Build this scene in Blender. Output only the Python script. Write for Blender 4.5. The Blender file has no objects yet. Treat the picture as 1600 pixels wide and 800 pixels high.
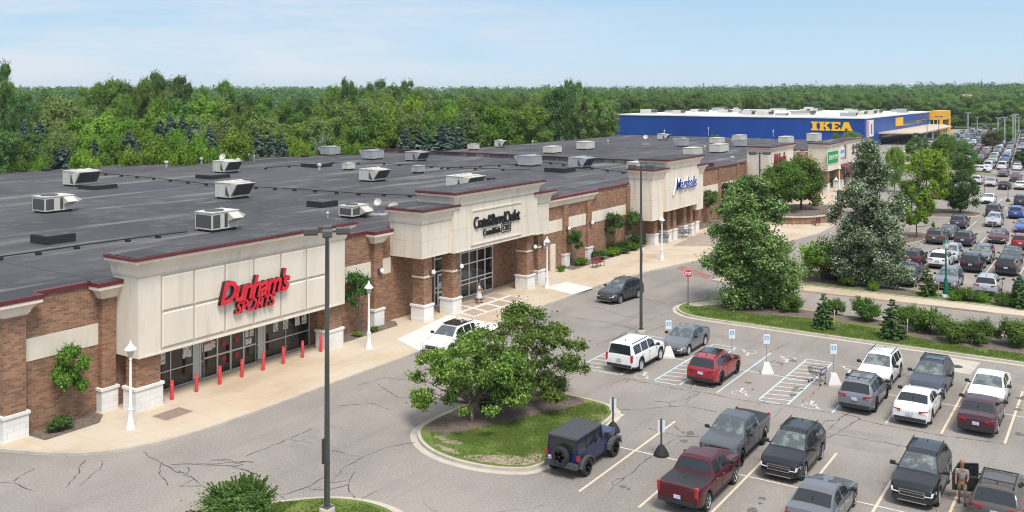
import bpy, bmesh, math, random
import numpy as np
from mathutils import Vector, Matrix
R = math.radians
sc = bpy.context.scene
col = sc.collection

# ------------------------------------------------------------------ camera
F, HZ, TH, CH = 1460.0, 143.0, math.atan2(960, 1460), 17.25
CT, ST = math.cos(TH), math.sin(TH)
cd = bpy.data.cameras.new('camera'); cam = bpy.data.objects.new('camera', cd); col.objects.link(cam)
cam.location = (0, 0, CH); cam.rotation_euler = (R(90), 0, TH)
cd.sensor_width = 36; cd.lens = 36*F/1600; cd.shift_y = -(400-HZ)/1600
cd.clip_start = 0.5; cd.clip_end = 20000
sc.camera = cam

# ------------------------------------------------------------------ light
SUN_EL, SUN_AZ = 60, -35           # azimuth: angle of the sun direction from +X towards +Y
EXPO = 0.76; SKY_GAIN = 1/(0.15*2**EXPO)
w = bpy.data.worlds.new('World'); sc.world = w; w.use_nodes = True
nt = w.node_tree; N = nt.nodes; L = nt.links
bg = N['Background']
sky = N.new('ShaderNodeTexSky'); sky.sky_type = 'NISHITA'; sky.sun_disc = False
sky.sun_elevation = R(SUN_EL); sky.sun_rotation = R(90-SUN_AZ)
sky.altitude = 0; sky.air_density = 1.0; sky.dust_density = 0.3; sky.ozone_density = 1.5
tc = N.new('ShaderNodeTexCoord'); sx = N.new('ShaderNodeSeparateXYZ'); L.new(tc.outputs['Generated'], sx.inputs[0])
# pale summer haze low in the sky, bluer higher up
hz = N.new('ShaderNodeValToRGB'); e = hz.color_ramp.elements; e[0].position = 0.0; e[0].color = (0.62, 0.77, 0.88, 1); e[1].position = 0.42; e[1].color = (0.20, 0.42, 0.74, 1)
x_ = e.new(0.10); x_.color = (0.42, 0.65, 0.88, 1); x_ = e.new(0.035); x_.color = (0.54, 0.735, 0.90, 1)
L.new(sx.outputs[2], hz.inputs['Fac'])
gain = N.new('ShaderNodeVectorMath'); gain.operation = 'SCALE'; gain.inputs['Scale'].default_value = SKY_GAIN; L.new(hz.outputs[0], gain.inputs[0])
mr_ = N.new('ShaderNodeMapRange'); mr_.inputs['From Min'].default_value = 0.12; mr_.inputs['From Max'].default_value = 0.45; mr_.inputs['To Min'].default_value = 0.95; mr_.inputs['To Max'].default_value = 0.0; L.new(sx.outputs[2], mr_.inputs['Value'])
mh = N.new('ShaderNodeMix'); mh.data_type = 'RGBA'; L.new(mr_.outputs[0], mh.inputs[0]); hs = N.new('ShaderNodeHueSaturation'); hs.inputs['Saturation'].default_value = 0.7; L.new(sky.outputs[0], hs.inputs['Color'])
fill_veil = N.new('ShaderNodeMix'); fill_veil.data_type = 'RGBA'; fill_veil.inputs[0].default_value = 0.55; fill_veil.inputs[7].default_value = (0.98*SKY_GAIN, 1.02*SKY_GAIN, 1.08*SKY_GAIN, 1); L.new(hs.outputs[0], fill_veil.inputs[6]); L.new(fill_veil.outputs[2], mh.inputs[6]); L.new(gain.outputs[0], mh.inputs[7])  # bright whitish veil added to the unseen upper sky to lift the fill light
mp = N.new('ShaderNodeMapping'); mp.inputs['Scale'].default_value = (1.6, 1.6, 14); mp.inputs['Rotation'].default_value = (R(6), R(-7), 0); mp.inputs['Location'].default_value = (0.3, 0.1, 0.0)
nz = N.new('ShaderNodeTexNoise'); nz.inputs['Scale'].default_value = 2.2; nz.inputs['Detail'].default_value = 9; nz.inputs['Roughness'].default_value = 0.6; nz.inputs['Distortion'].default_value = 0.8
L.new(tc.outputs['Generated'], mp.inputs['Vector']); L.new(mp.outputs[0], nz.inputs['Vector'])
rp = N.new('ShaderNodeValToRGB'); rp.color_ramp.elements[0].position = 0.37; rp.color_ramp.elements[1].position = 0.62
rp.color_ramp.elements[0].color = (0, 0, 0, 1); rp.color_ramp.elements[1].color = (0.75, 0.75, 0.75, 1)
L.new(nz.outputs['Fac'], rp.inputs['Fac'])
wl = N.new('ShaderNodeMapRange'); wl.inputs['From Min'].default_value = -0.35; wl.inputs['From Max'].default_value = -0.72; L.new(sx.outputs[0], wl.inputs['Value'])   # the wisps lie in the western half
wm_ = N.new('ShaderNodeMath'); wm_.operation = 'MULTIPLY'; L.new(wl.outputs[0], wm_.inputs[0]); L.new(rp.outputs['Color'], wm_.inputs[1])
mx = N.new('ShaderNodeMix'); mx.data_type = 'RGBA'; mx.inputs[7].default_value = (0.80*SKY_GAIN, 0.84*SKY_GAIN, 0.90*SKY_GAIN, 1)
L.new(wm_.outputs[0], mx.inputs[0]); L.new(mh.outputs[2], mx.inputs[6]); L.new(mx.outputs[2], bg.inputs['Color'])
bg.inputs['Strength'].default_value = 0.15
sd = bpy.data.lights.new('sun', 'SUN'); sd.energy = 2.25; sd.angle = R(20.0); sd.color = (1, 0.955, 0.89)
sun = bpy.data.objects.new('sun', sd); col.objects.link(sun)
dv = Vector((math.cos(R(SUN_EL))*math.cos(R(SUN_AZ)), math.cos(R(SUN_EL))*math.sin(R(SUN_AZ)), math.sin(R(SUN_EL))))
sun.rotation_euler = dv.to_track_quat('Z', 'Y').to_euler()
sc.view_settings.view_transform = 'Standard'; sc.view_settings.look = 'None'
sc.view_settings.gamma = 1; sc.view_settings.use_curve_mapping = False
sc.view_settings.exposure = EXPO
sc.cycles.pixel_filter_type = 'BLACKMAN_HARRIS'; sc.cycles.filter_width = 1.1
sc.cycles.max_bounces = 6; sc.cycles.transparent_max_bounces = 4

# ------------------------------------------------------------------ helpers
def at(px, py, z=0.0):             # photo pixel on a level plane -> world point
    Y = F*(CH-z)/(py-HZ); X = (px-800)/F*Y
    return (X*CT-Y*ST, X*ST+Y*CT)
def cw(px, Y):                     # photo column at a distance -> world point
    X = (px-800)/F*Y
    return (X*CT-Y*ST, X*ST+Y*CT)
def yx(px, X):                     # where the ray of a column meets the plane x = X
    a = (px-800)/F; Y = X/(a*CT-ST)
    return Y*(a*ST+CT)
def yz(px, py, X):
    a = (px-800)/F; Y = X/(a*CT-ST)
    return (Y*(a*ST+CT), CH-(py-HZ)*Y/F)
def xz(px, py, yy):
    a = (px-800)/F; Y = yy/(a*ST+CT)
    return (Y*(a*CT-ST), CH-(py-HZ)*Y/F)
def ss(a, b, t):
    t = max(0, min(1, (t-a)/(b-a))); return t*t*(3-2*t)
def gz(x, y):                      # far terrain height
    d = -x*ST+y*CT; s = (x*CT+y*ST)/max(d, 1)
    return (6+7*ss(0.1, 0.55, s))*ss(480, 1500, d) + 10*ss(1400, 3200, d)
def lerp(tab, t):
    if t <= tab[0][0]: return tab[0][1]
    for (a, b), (c, d) in zip(tab, tab[1:]):
        if t <= c: return b+(d-b)*(t-a)/(c-a)
    return tab[-1][1]
def sr(r, g, b):                   # sRGB bytes -> linear
    f = lambda v: (v/255/12.92 if v <= 10 else ((v/255+0.055)/1.055)**2.4)
    return (f(r), f(g), f(b), 1)

MATS = {}
def mat(name, c, rough=0.7, metal=0.0, spec=0.5, coat=0.0, c2=None, scale=1.0, detail=4, bump=0.0, bscale=None, emit=None, stretch=None, lo=0.35, hi=0.65):
    if name in MATS: return MATS[name]
    m = bpy.data.materials.new(name); m.use_nodes = True; MATS[name] = m
    t = m.node_tree; p = t.nodes['Principled BSDF']
    if len(c) == 3: c = (*c, 1)
    p.inputs['Base Color'].default_value = c; p.inputs['Roughness'].default_value = rough
    p.inputs['Metallic'].default_value = metal; p.inputs['Specular IOR Level'].default_value = spec
    p.inputs['Coat Weight'].default_value = coat; p.inputs['Coat Roughness'].default_value = 0.04
    if emit: p.inputs['Emission Color'].default_value = c; p.inputs['Emission Strength'].default_value = emit
    if c2 is not None or bump:
        g = t.nodes.new('ShaderNodeNewGeometry'); mpg = t.nodes.new('ShaderNodeMapping')
        t.links.new(g.outputs['Position'], mpg.inputs['Vector'])
        if stretch: mpg.inputs['Scale'].default_value = stretch
    if c2 is not None:
        if len(c2) == 3: c2 = (*c2, 1)
        n = t.nodes.new('ShaderNodeTexNoise'); n.inputs['Scale'].default_value = scale; n.inputs['Detail'].default_value = detail
        n.inputs['Roughness'].default_value = 0.65
        r = t.nodes.new('ShaderNodeValToRGB'); r.color_ramp.elements[0].position = lo; r.color_ramp.elements[1].position = hi
        r.color_ramp.elements[0].color = c; r.color_ramp.elements[1].color = c2
        t.links.new(mpg.outputs[0], n.inputs['Vector']); t.links.new(n.outputs['Fac'], r.inputs['Fac']); t.links.new(r.outputs[0], p.inputs['Base Color'])
    if bump:
        n2 = t.nodes.new('ShaderNodeTexNoise'); n2.inputs['Scale'].default_value = bscale or scale*3; n2.inputs['Detail'].default_value = 5
        b = t.nodes.new('ShaderNodeBump'); b.inputs['Strength'].default_value = bump; b.inputs['Distance'].default_value = 0.05
        t.links.new(mpg.outputs[0], n2.inputs['Vector']); t.links.new(n2.outputs['Fac'], b.inputs['Height']); t.links.new(b.outputs[0], p.inputs['Normal'])
    return m

def layered(name, base, layers, rough=0.85, bump=0.0, bscale=20, joints=None):
    """base colour, then noise layers (colour, scale, lo, hi, amount, stretch) mixed over it"""
    m = bpy.data.materials.new(name); m.use_nodes = True; MATS[name] = m
    t = m.node_tree; p = t.nodes['Principled BSDF']; p.inputs['Roughness'].default_value = rough
    p.inputs['Specular IOR Level'].default_value = 0.25
    g = t.nodes.new('ShaderNodeNewGeometry'); cur = None
    for (c, s, lo, hi, amt, stv) in layers:
        mpg = t.nodes.new('ShaderNodeMapping'); t.links.new(g.outputs['Position'], mpg.inputs['Vector'])
        if stv: mpg.inputs['Scale'].default_value = stv
        n = t.nodes.new('ShaderNodeTexNoise'); n.inputs['Scale'].default_value = s; n.inputs['Detail'].default_value = 6; n.inputs['Roughness'].default_value = 0.6
        mr = t.nodes.new('ShaderNodeMapRange'); mr.inputs['From Min'].default_value = lo; mr.inputs['From Max'].default_value = hi; mr.inputs['To Max'].default_value = amt
        x = t.nodes.new('ShaderNodeMix'); x.data_type = 'RGBA'; x.inputs[7].default_value = (*c[:3], 1)
        t.links.new(mpg.outputs[0], n.inputs['Vector']); t.links.new(n.outputs['Fac'], mr.inputs['Value']); t.links.new(mr.outputs[0], x.inputs[0])
        if cur: t.links.new(cur, x.inputs[6])
        else: x.inputs[6].default_value = (*base[:3], 1)
        cur = x.outputs[2]
    if joints:                     # saw-cut joints: brick texture with no offset
        bw, bh, jc, js = joints
        b = t.nodes.new('ShaderNodeTexBrick'); b.offset = 0; b.inputs['Scale'].default_value = 1; b.inputs['Brick Width'].default_value = bw; b.inputs['Row Height'].default_value = bh
        b.inputs['Mortar Size'].default_value = js; b.inputs['Mortar Smooth'].default_value = 0.3
        b.inputs['Mortar'].default_value = (*jc[:3], 1)
        t.links.new(g.outputs['Position'], b.inputs['Vector']); t.links.new(cur, b.inputs['Color1']); t.links.new(cur, b.inputs['Color2']); cur = b.outputs['Color']
    t.links.new(cur, p.inputs['Base Color'])
    if bump:
        n2 = t.nodes.new('ShaderNodeTexNoise'); n2.inputs['Scale'].default_value = bscale; n2.inputs['Detail'].default_value = 4
        b = t.nodes.new('ShaderNodeBump'); b.inputs['Strength'].default_value = bump; b.inputs['Distance'].default_value = 0.04
        t.links.new(g.outputs['Position'], n2.inputs['Vector']); t.links.new(n2.outputs['Fac'], b.inputs['Height']); t.links.new(b.outputs[0], p.inputs['Normal'])
    return m

def brickmat(name, c1, c2, mortar, bw=0.34, bh=0.105):
    m = bpy.data.materials.new(name); m.use_nodes = True; MATS[name] = m
    t = m.node_tree; p = t.nodes['Principled BSDF']; p.inputs['Roughness'].default_value = 0.85; p.inputs['Specular IOR Level'].default_value = 0.2
    g = t.nodes.new('ShaderNodeNewGeometry'); s = t.nodes.new('ShaderNodeSeparateXYZ'); a = t.nodes.new('ShaderNodeMath'); cx = t.nodes.new('ShaderNodeCombineXYZ')
    t.links.new(g.outputs['Position'], s.inputs[0]); t.links.new(s.outputs[0], a.inputs[0]); t.links.new(s.outputs[1], a.inputs[1])
    t.links.new(a.outputs[0], cx.inputs[0]); t.links.new(s.outputs[2], cx.inputs[1])
    b = t.nodes.new('ShaderNodeTexBrick'); b.inputs['Scale'].default_value = 1; b.inputs['Brick Width'].default_value = bw; b.inputs['Row Height'].default_value = bh
    b.inputs['Mortar Size'].default_value = 0.010; b.inputs['Mortar Smooth'].default_value = 0.2; b.inputs['Bias'].default_value = -0.12
    b.inputs['Color1'].default_value = c1; b.inputs['Color2'].default_value = c2; b.inputs['Mortar'].default_value = mortar
    t.links.new(cx.outputs[0], b.inputs['Vector'])
    n = t.nodes.new('ShaderNodeTexNoise'); n.inputs['Scale'].default_value = 0.5; n.inputs['Detail'].default_value = 5
    t.links.new(g.outputs['Position'], n.inputs['Vector'])
    h = t.nodes.new('ShaderNodeHueSaturation'); mr = t.nodes.new('ShaderNodeMapRange'); mr.inputs['To Min'].default_value = 0.75; mr.inputs['To Max'].default_value = 1.25
    t.links.new(n.outputs['Fac'], mr.inputs['Value']); t.links.new(mr.outputs[0], h.inputs['Value']); t.links.new(b.outputs['Color'], h.inputs['Color'])
    t.links.new(h.outputs[0], p.inputs['Base Color'])
    bp = t.nodes.new('ShaderNodeBump'); bp.inputs['Strength'].default_value = 0.3; bp.inputs['Distance'].default_value = 0.01; bp.invert = True
    t.links.new(b.outputs['Fac'], bp.inputs['Height']); t.links.new(bp.outputs[0], p.inputs['Normal'])
    return m

# --- materials
ASPH = layered('asphalt', (0.30, 0.269, 0.234), [((0.225, 0.202, 0.177), 0.09, 0.42, 0.58, 0.8, None), ((0.38, 0.33, 0.285), 0.05, 0.52, 0.6, 0.5, (1, .6, 1)), ((0.20, 0.172, 0.148), 0.25, 0.56, 0.66, 0.5, (1.6, 0.12, 1)), ((0.36, 0.32, 0.285), 0.35, 0.5, 0.7, 0.4, (1, 0.25, 1)),
    ((0.13, 0.12, 0.11), 0.8, 0.62, 0.78, 0.3, None), ((0.40, 0.355, 0.315), 7.0, 0.48, 0.62, 0.28, None), ((0.13, 0.12, 0.11), 13.0, 0.5, 0.62, 0.4, None)], rough=0.9, bump=0.25, bscale=30)
WALK = layered('sidewalk concrete', (0.53, 0.425, 0.305), [((0.42, 0.325, 0.225), 0.4, 0.45, 0.65, 0.7, (1, 0.5, 1)), ((0.58, 0.50, 0.40), 0.15, 0.45, 0.6, 0.6, None),
    ((0.33, 0.27, 0.2), 1.6, 0.6, 0.75, 0.4, None)], rough=0.85, joints=(1.8, 1.8, (0.37, 0.31, 0.24), 0.012), bump=0.1)
CURB = layered('curb concrete', (0.50, 0.45, 0.375), [((0.38, 0.33, 0.27), 1.2, 0.45, 0.65, 0.6, None), ((0.25, 0.22, 0.18), 5, 0.6, 0.75, 0.4, None)], rough=0.85)
NEWC = layered('new concrete', (0.68, 0.65, 0.60), [((0.6, 0.56, 0.5), 0.9, 0.45, 0.65, 0.5, None)], rough=0.8)
GRASS = layered('grass', (0.12, 0.175, 0.035), [((0.22, 0.23, 0.075), 0.35, 0.42, 0.6, 0.75, None), ((0.075, 0.16, 0.018), 0.9, 0.5, 0.65, 0.6, None),
    ((0.20, 0.22, 0.06), 5, 0.55, 0.72, 0.4, None), ((0.03, 0.07, 0.01), 14, 0.5, 0.7, 0.4, None)], rough=0.95, bump=0.9, bscale=18)
SOIL = layered('bare soil', (0.36, 0.29, 0.21), [((0.22, 0.18, 0.12), 3, 0.45, 0.65, 0.6, None), ((0.13, 0.17, 0.05), 6, 0.55, 0.65, 0.7, None)], rough=0.95, bump=0.5, bscale=20)
MULCH = layered('mulch', (0.20, 0.155, 0.125), [((0.12, 0.09, 0.07), 2.5, 0.45, 0.6, 0.7, None), ((0.30, 0.25, 0.21), 9, 0.5, 0.65, 0.6, None), ((0.07, 0.05, 0.04), 20, 0.52, 0.62, 0.6, None)], rough=0.95, bump=1.0, bscale=25)
FLOORF = layered('meadow ground', (0.05, 0.09, 0.022), [((0.08, 0.12, 0.03), 0.02, 0.45, 0.6, 0.7, None), ((0.03, 0.05, 0.015), 0.3, 0.5, 0.6, 0.6, None)], rough=0.95)
ROOFM = layered('roof membrane', (0.052, 0.049, 0.051), [((0.082, 0.078, 0.079), 0.05, 0.42, 0.58, 0.9, None), ((0.30, 0.285, 0.265), 0.11, 0.55, 0.68, 0.6, (4, 0.5, 1)), ((0.13, 0.125, 0.12), 0.5, 0.52, 0.66, 0.6, None), ((0.036, 0.036, 0.043), 0.12, 0.5, 0.7, 0.6, (1, 0.3, 1)), ((0.17, 0.16, 0.155), 0.13, 0.60, 0.74, 0.5, (3, 0.35, 1)),
    ((0.03, 0.03, 0.036), 0.9, 0.55, 0.75, 0.5, None)], rough=0.7, joints=(3.05, 30.0, (0.03, 0.03, 0.036), 0.05), bump=0.15, bscale=2)
BRICK = brickmat('brick', (0.34, 0.182, 0.106, 1), (0.155, 0.083, 0.055, 1), (0.30, 0.22, 0.165, 1), 0.36, 0.115)
EIFS = layered('cream stucco', (0.73, 0.65, 0.54), [((0.62, 0.555, 0.46), 0.5, 0.45, 0.65, 0.6, (1, 1, 0.25)), ((0.47, 0.41, 0.33), 1.8, 0.54, 0.70, 0.5, (1, 1, 0.10))], rough=0.85)
BASEB = brickmat('white block', (0.77, 0.75, 0.71, 1), (0.70, 0.675, 0.63, 1), (0.60, 0.575, 0.53, 1), 0.6, 0.3)
COPE = mat('maroon coping', (0.145, 0.024, 0.028), 0.5, c2=(0.10, 0.018, 0.021), scale=0.8)
DKGL = mat('dark window glass', (0.012, 0.013, 0.014), 0.06, spec=0.6, c2=(0.05, 0.045, 0.038), scale=0.7, detail=3, lo=0.5, hi=0.7)
ALU = mat('aluminium frame', (0.55, 0.55, 0.54), 0.4, metal=0.4)
WHITEP = mat('white painted metal', (0.78, 0.78, 0.77), 0.4)
HV = mat('beige rooftop metal', (0.60, 0.57, 0.50), 0.55, c2=(0.50, 0.47, 0.41), scale=0.9, stretch=(1, 1, 0.3))
HVG = mat('grey rooftop metal', (0.42, 0.42, 0.43), 0.5, metal=0.2, c2=(0.34, 0.34, 0.35), scale=0.9)
HVD = mat('dark coil grille', (0.05, 0.05, 0.05), 0.7, c2=(0.10, 0.10, 0.095), scale=6, stretch=(8, 8, 0.4))
BLK = mat('black rubber', (0.018, 0.018, 0.02), 0.8)
DKM = mat('dark bronze metal', (0.06, 0.058, 0.055), 0.5, c2=(0.085, 0.08, 0.075), scale=0.5)
REDP = mat('red painted steel', (0.62, 0.045, 0.05), 0.45)
REDS = mat('red sign face', (0.62, 0.012, 0.03), 0.35, c2=(0.75, 0.03, 0.05), scale=1.2)
DRED = mat('dark red sign', (0.20, 0.008, 0.02), 0.45)
NAVY = mat('navy sign face', (0.015, 0.05, 0.30), 0.4)
BLUEW = layered('blue metal cladding', (0.010, 0.050, 0.26), [((0.016, 0.085, 0.34), 0.03, 0.4, 0.6, 0.7, (1, 1, 0.2))], rough=0.42, joints=None)
YELL = mat('yellow cladding', (0.80, 0.42, 0.02), 0.5)
WROOF = mat('white roof membrane', (0.78, 0.76, 0.74), 0.7, c2=(0.62, 0.60, 0.58), scale=0.06)
LINEW = mat('worn white paint', (0.66, 0.62, 0.55), 0.8, c2=(0.45, 0.41, 0.36), scale=4, lo=0.5, hi=0.7)
LINEY = mat('worn cream paint', (0.70, 0.56, 0.40), 0.8, c2=(0.5, 0.41, 0.3), scale=4, lo=0.5, hi=0.7)
LINEB = mat('pale blue paint', (0.42, 0.56, 0.62), 0.8, c2=(0.5, 0.55, 0.56), scale=4)
CRK = mat('crack sealant', (0.06, 0.054, 0.05), 0.8, c2=(0.13, 0.115, 0.10), scale=3, lo=0.5, hi=0.65)
BARK = mat('bark', (0.17, 0.135, 0.10), 0.9, c2=(0.09, 0.07, 0.05), scale=3, stretch=(3, 3, 0.6), bump=0.5)

# ------------------------------------------------------------------ mesh builder
def link(name, me, parent=None):
    o = bpy.data.objects.new(name, me); col.objects.link(o)
    if parent is not None: o.parent = parent
    return o
class MB:
    def __init__(s): s.v = []; s.f = []; s.m = []
    def add(s, vs, fs, m=0):
        b = len(s.v); s.v += [tuple(v) for v in vs]; s.f += [tuple(i+b for i in f) for f in fs]; s.m += [m]*len(fs); return s
    def box(s, x0, x1, y0, y1, z0, z1, m=0):
        if x0 > x1: x0, x1 = x1, x0
        if y0 > y1: y0, y1 = y1, y0
        if z0 > z1: z0, z1 = z1, z0
        return s.add([(x0, y0, z0), (x1, y0, z0), (x1, y1, z0), (x0, y1, z0), (x0, y0, z1), (x1, y0, z1), (x1, y1, z1), (x0, y1, z1)],
            [(3, 2, 1, 0), (4, 5, 6, 7), (0, 1, 5, 4), (1, 2, 6, 5), (2, 3, 7, 6), (3, 0, 4, 7)], m)
    def prism(s, pts, z0, z1, m=0, mt=None):      # polygon in plan, extruded up
        n = len(pts); a = sum(pts[i][0]*pts[(i+1) % n][1]-pts[(i+1) % n][0]*pts[i][1] for i in range(n))
        if a < 0: pts = pts[::-1]
        s.add([(x, y, z0) for x, y in pts]+[(x, y, z1) for x, y in pts], [tuple(range(n))[::-1]]+[(i, (i+1) % n, n+(i+1) % n, n+i) for i in range(n)], m)
        s.add([(x, y, z1) for x, y in pts], [tuple(range(n))], m if mt is None else mt); return s
    def sheet(s, pts, z, m=0):
        n = len(pts); a = sum(pts[i][0]*pts[(i+1) % n][1]-pts[(i+1) % n][0]*pts[i][1] for i in range(n))
        if a < 0: pts = pts[::-1]
        return s.add([(x, y, z) for x, y in pts], [tuple(range(n))], m)
    def exty(s, prof, y0, y1, m=0):               # profile (x,z) extruded along y
        n = len(prof)
        return s.add([(x, y0, z) for x, z in prof]+[(x, y1, z) for x, z in prof], [tuple(range(n)), tuple(range(n, 2*n))[::-1]]+[(i, n+i, n+(i+1) % n, (i+1) % n) for i in range(n)], m)
    def lathe(s, prof, cx=0, cy=0, cz=0, n=12, axis='z', m=0):   # prof: (r, h)
        vs = []; k = len(prof)
        for (r, h) in prof:
            for i in range(n):
                a = 2*math.pi*i/n; p = (r*math.cos(a), r*math.sin(a), h)
                if axis == 'x': p = (p[2], p[0], p[1])
                if axis == 'y': p = (p[1], p[2], p[0])
                vs.append((cx+p[0], cy+p[1], cz+p[2]))
        fs = [(j*n+i, j*n+(i+1) % n, (j+1)*n+(i+1) % n, (j+1)*n+i) for j in range(k-1) for i in range(n)]
        fs.append(tuple(range(n))[::-1]); fs.append(tuple((k-1)*n+i for i in range(n)))
        return s.add(vs, fs, m)
    def tube(s, p0, p1, r0, r1=None, n=6, m=0):
        r1 = r0 if r1 is None else r1; p0 = Vector(p0); p1 = Vector(p1); d = p1-p0
        if d.length < 1e-6: return s
        q = d.to_track_quat('Z', 'Y'); vs = []
        for (c, r) in ((p0, r0), (p1, r1)):
            for i in range(n):
                a = 2*math.pi*i/n; vs.append(c+q @ Vector((r*math.cos(a), r*math.sin(a), 0)))
        return s.add(vs, [(i, (i+1) % n, n+(i+1) % n, n+i) for i in range(n)]+[tuple(range(n))[::-1], tuple(range(n, 2*n))], m)
    def stack(s, x0, x1, y0, y1, levels, m=0, sides=(1, 1, 1, 0)):  # sides: offset on +x, -y, +y, -x
        vs = []
        for z, o in levels:
            a, b, c, d = x0-o*sides[3], x1+o*sides[0], y0-o*sides[1], y1+o*sides[2]
            vs += [(a, c, z), (b, c, z), (b, d, z), (a, d, z)]
        fs = [(3, 2, 1, 0)]
        for k in range(len(levels)-1):
            for i in range(4): fs.append((4*k+i, 4*k+(i+1) % 4, 4*k+4+(i+1) % 4, 4*k+4+i))
        k = len(levels)-1; fs.append((4*k, 4*k+1, 4*k+2, 4*k+3))
        return s.add(vs, fs, m)
    def strip(s, pts, wd, z, m=0):                # flat ribbon along a polyline
        for (a, b) in zip(pts, pts[1:]):
            d = Vector((b[0]-a[0], b[1]-a[1])); l = d.length
            if l < 1e-4: continue
            d /= l; nn = Vector((-d.y, d.x))*wd/2; e = d*wd*0.3
            s.add([(a[0]-e.x-nn.x, a[1]-e.y-nn.y, z), (b[0]+e.x-nn.x, b[1]+e.y-nn.y, z), (b[0]+e.x+nn.x, b[1]+e.y+nn.y, z), (a[0]-e.x+nn.x, a[1]-e.y+nn.y, z)], [(0, 1, 2, 3)], m)
        return s
    def mesh(s, name, mats, smooth=None):
        me = bpy.data.meshes.new(name); me.from_pydata(s.v, [], s.f)
        for mm in (mats if isinstance(mats, (list, tuple)) else [mats]): me.materials.append(mm)
        me.polygons.foreach_set('material_index', s.m)
        if smooth is not None:
            me.polygons.foreach_set('use_smooth', [True]*len(s.f)); me.set_sharp_from_angle(angle=R(smooth))
        me.update(); return me
    def build(s, name, mats, parent=None, smooth=None): return link(name, s.mesh(name, mats, smooth), parent)

def tag(o, label=None, cat=None, group=None, kind=None):
    if label: o['label'] = label
    if cat: o['category'] = cat
    if group: o['group'] = group
    if kind: o['kind'] = kind
    return o
def thing(name, label, cat, loc=(0, 0, 0), rz=0, group=None):
    o = bpy.data.objects.new(name, None); col.objects.link(o); o.empty_display_size = 0.2
    o.location = (loc[0], loc[1], loc[2] if len(loc) > 2 else 0); o.rotation_euler = (0, 0, rz)
    return tag(o, label, cat, group)
def struct(o): o['kind'] = 'structure'; return o
def copy_tree(o, parent=None):
    c = o.copy(); col.objects.link(c)
    if parent is not None: c.parent = parent
    for ch in list(o.children): copy_tree(ch, c)
    return c
def offs(pts, d):                                  # offset a closed outline by d (positive = outwards)
    n = len(pts); a = sum(pts[i][0]*pts[(i+1) % n][1]-pts[(i+1) % n][0]*pts[i][1] for i in range(n)); sg = 1 if a > 0 else -1; out = []
    for i in range(n):
        p, q, r = Vector(pts[i-1]), Vector(pts[i]), Vector(pts[(i+1) % n])
        t = (q-p).normalized()+(r-q).normalized(); t = t.normalized() if t.length > 1e-6 else Vector((1, 0))
        nn = Vector((t.y, -t.x))*sg; out.append((q.x+nn.x*d, q.y+nn.y*d))
    return out
def smoothc(pts, k=5, closed=True):
    out = []; n = len(pts)
    for i in range(n if closed else n-1):
        g = (lambda j: Vector(pts[j % n])) if closed else (lambda j: Vector(pts[max(0, min(n-1, j))]))
        a, b, c, d = g(i-1), g(i), g(i+1), g(i+2)
        for j in range(k):
            t = j/k; out.append(tuple(0.5*((2*b)+(c-a)*t+(2*a-5*b+4*c-d)*t*t+(3*b-a-3*c+d)*t**3)))
    if not closed: out.append(tuple(pts[-1]))
    return out
def wob(pts, amp, rnd, k=4):
    p = smoothc(pts, k); return [(x+rnd.uniform(-amp, amp), y+rnd.uniform(-amp, amp)) for x, y in p]

def text_mesh(name, body, m, rect, place, depth=0.08, shear=0.0, offset=0.0, side=None, space=1.0):
    """lettering fitted to rect (u0,u1,v0,v1); place(u,v,w) -> world point, w = out of the wall"""
    cu = bpy.data.curves.new(name, 'FONT'); cu.body = body; cu.extrude = 0.5; cu.shear = shear; cu.offset = offset; cu.resolution_u = 3; cu.space_character = space
    ob = bpy.data.objects.new('lettering_source', cu); col.objects.link(ob)
    dg = bpy.context.evaluated_depsgraph_get(); me = bpy.data.meshes.new_from_object(ob.evaluated_get(dg))
    bpy.data.objects.remove(ob); bpy.data.curves.remove(cu)
    co = np.zeros(len(me.vertices)*3); me.vertices.foreach_get('co', co); co = co.reshape(-1, 3)
    lo, hi = co.min(0), co.max(0); sp = hi-lo; u0, u1, v0, v1 = rect
    for v, c in zip(me.vertices, co):
        v.co = place(u0+(c[0]-lo[0])/sp[0]*(u1-u0), v0+(c[1]-lo[1])/sp[1]*(v1-v0), (c[2]-lo[2])/sp[2]*depth)
    me.materials.clear(); me.materials.append(m)
    if side is not None:
        me.materials.append(side)
        zf = co[:, 2]
        for p in me.polygons:
            zz = [zf[i] for i in p.vertices]
            if max(zz)-min(zz) > 0.1: p.material_index = 1
    bmm = bmesh.new(); bmm.from_mesh(me); bmesh.ops.recalc_face_normals(bmm, faces=bmm.faces); bmm.to_mesh(me); bmm.free()
    me.name = name; return me
def on_x(X): return lambda u, v, w: (X+w, u, v)        # on a wall facing +x : u = y, v = z
def on_y(Y): return lambda u, v, w: (u, Y-w, v)        # on a wall facing -y : u = x, v = z
# ================================================================== SETTING: ground
def ground_mesh():
    m = MB(); xs = [-6000, -3000, -1500, -900, -600, -450, -330, -250, -180, -130, -60, 0, 90, 180, 300, 450, 700, 1100, 2000, 3500]
    ys = [-60, 0, 60, 150, 250, 330, 400, 450, 500, 560, 640, 740, 860, 1000, 1200, 1500, 1900, 2400, 3200, 4500, 7000, 9000]
    xs = [-3400, -2200]+[-1500+50*i for i in range(61)]+[2200, 3400]
    ys = [-60, 0]+[50*i for i in range(1, 41)]+[2200+250*i for i in range(12)]
    vs = [(x, y, gz(x, y)-0.06) for y in ys for x in xs]; n = len(xs)
    m.add(vs, [(j*n+i, j*n+i+1, (j+1)*n+i+1, (j+1)*n+i) for j in range(len(ys)-1) for i in range(n-1)]); return m
struct(ground_mesh().build('ground', FLOORF, smooth=60))
XW = -46.0
lot = [(-122, -40), (90, -40), (90, 470), (-66, 470), (-66, 298), (-122, 298)]
struct(MB().sheet(lot, 0.0).build('parking_lot', ASPH))

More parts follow.
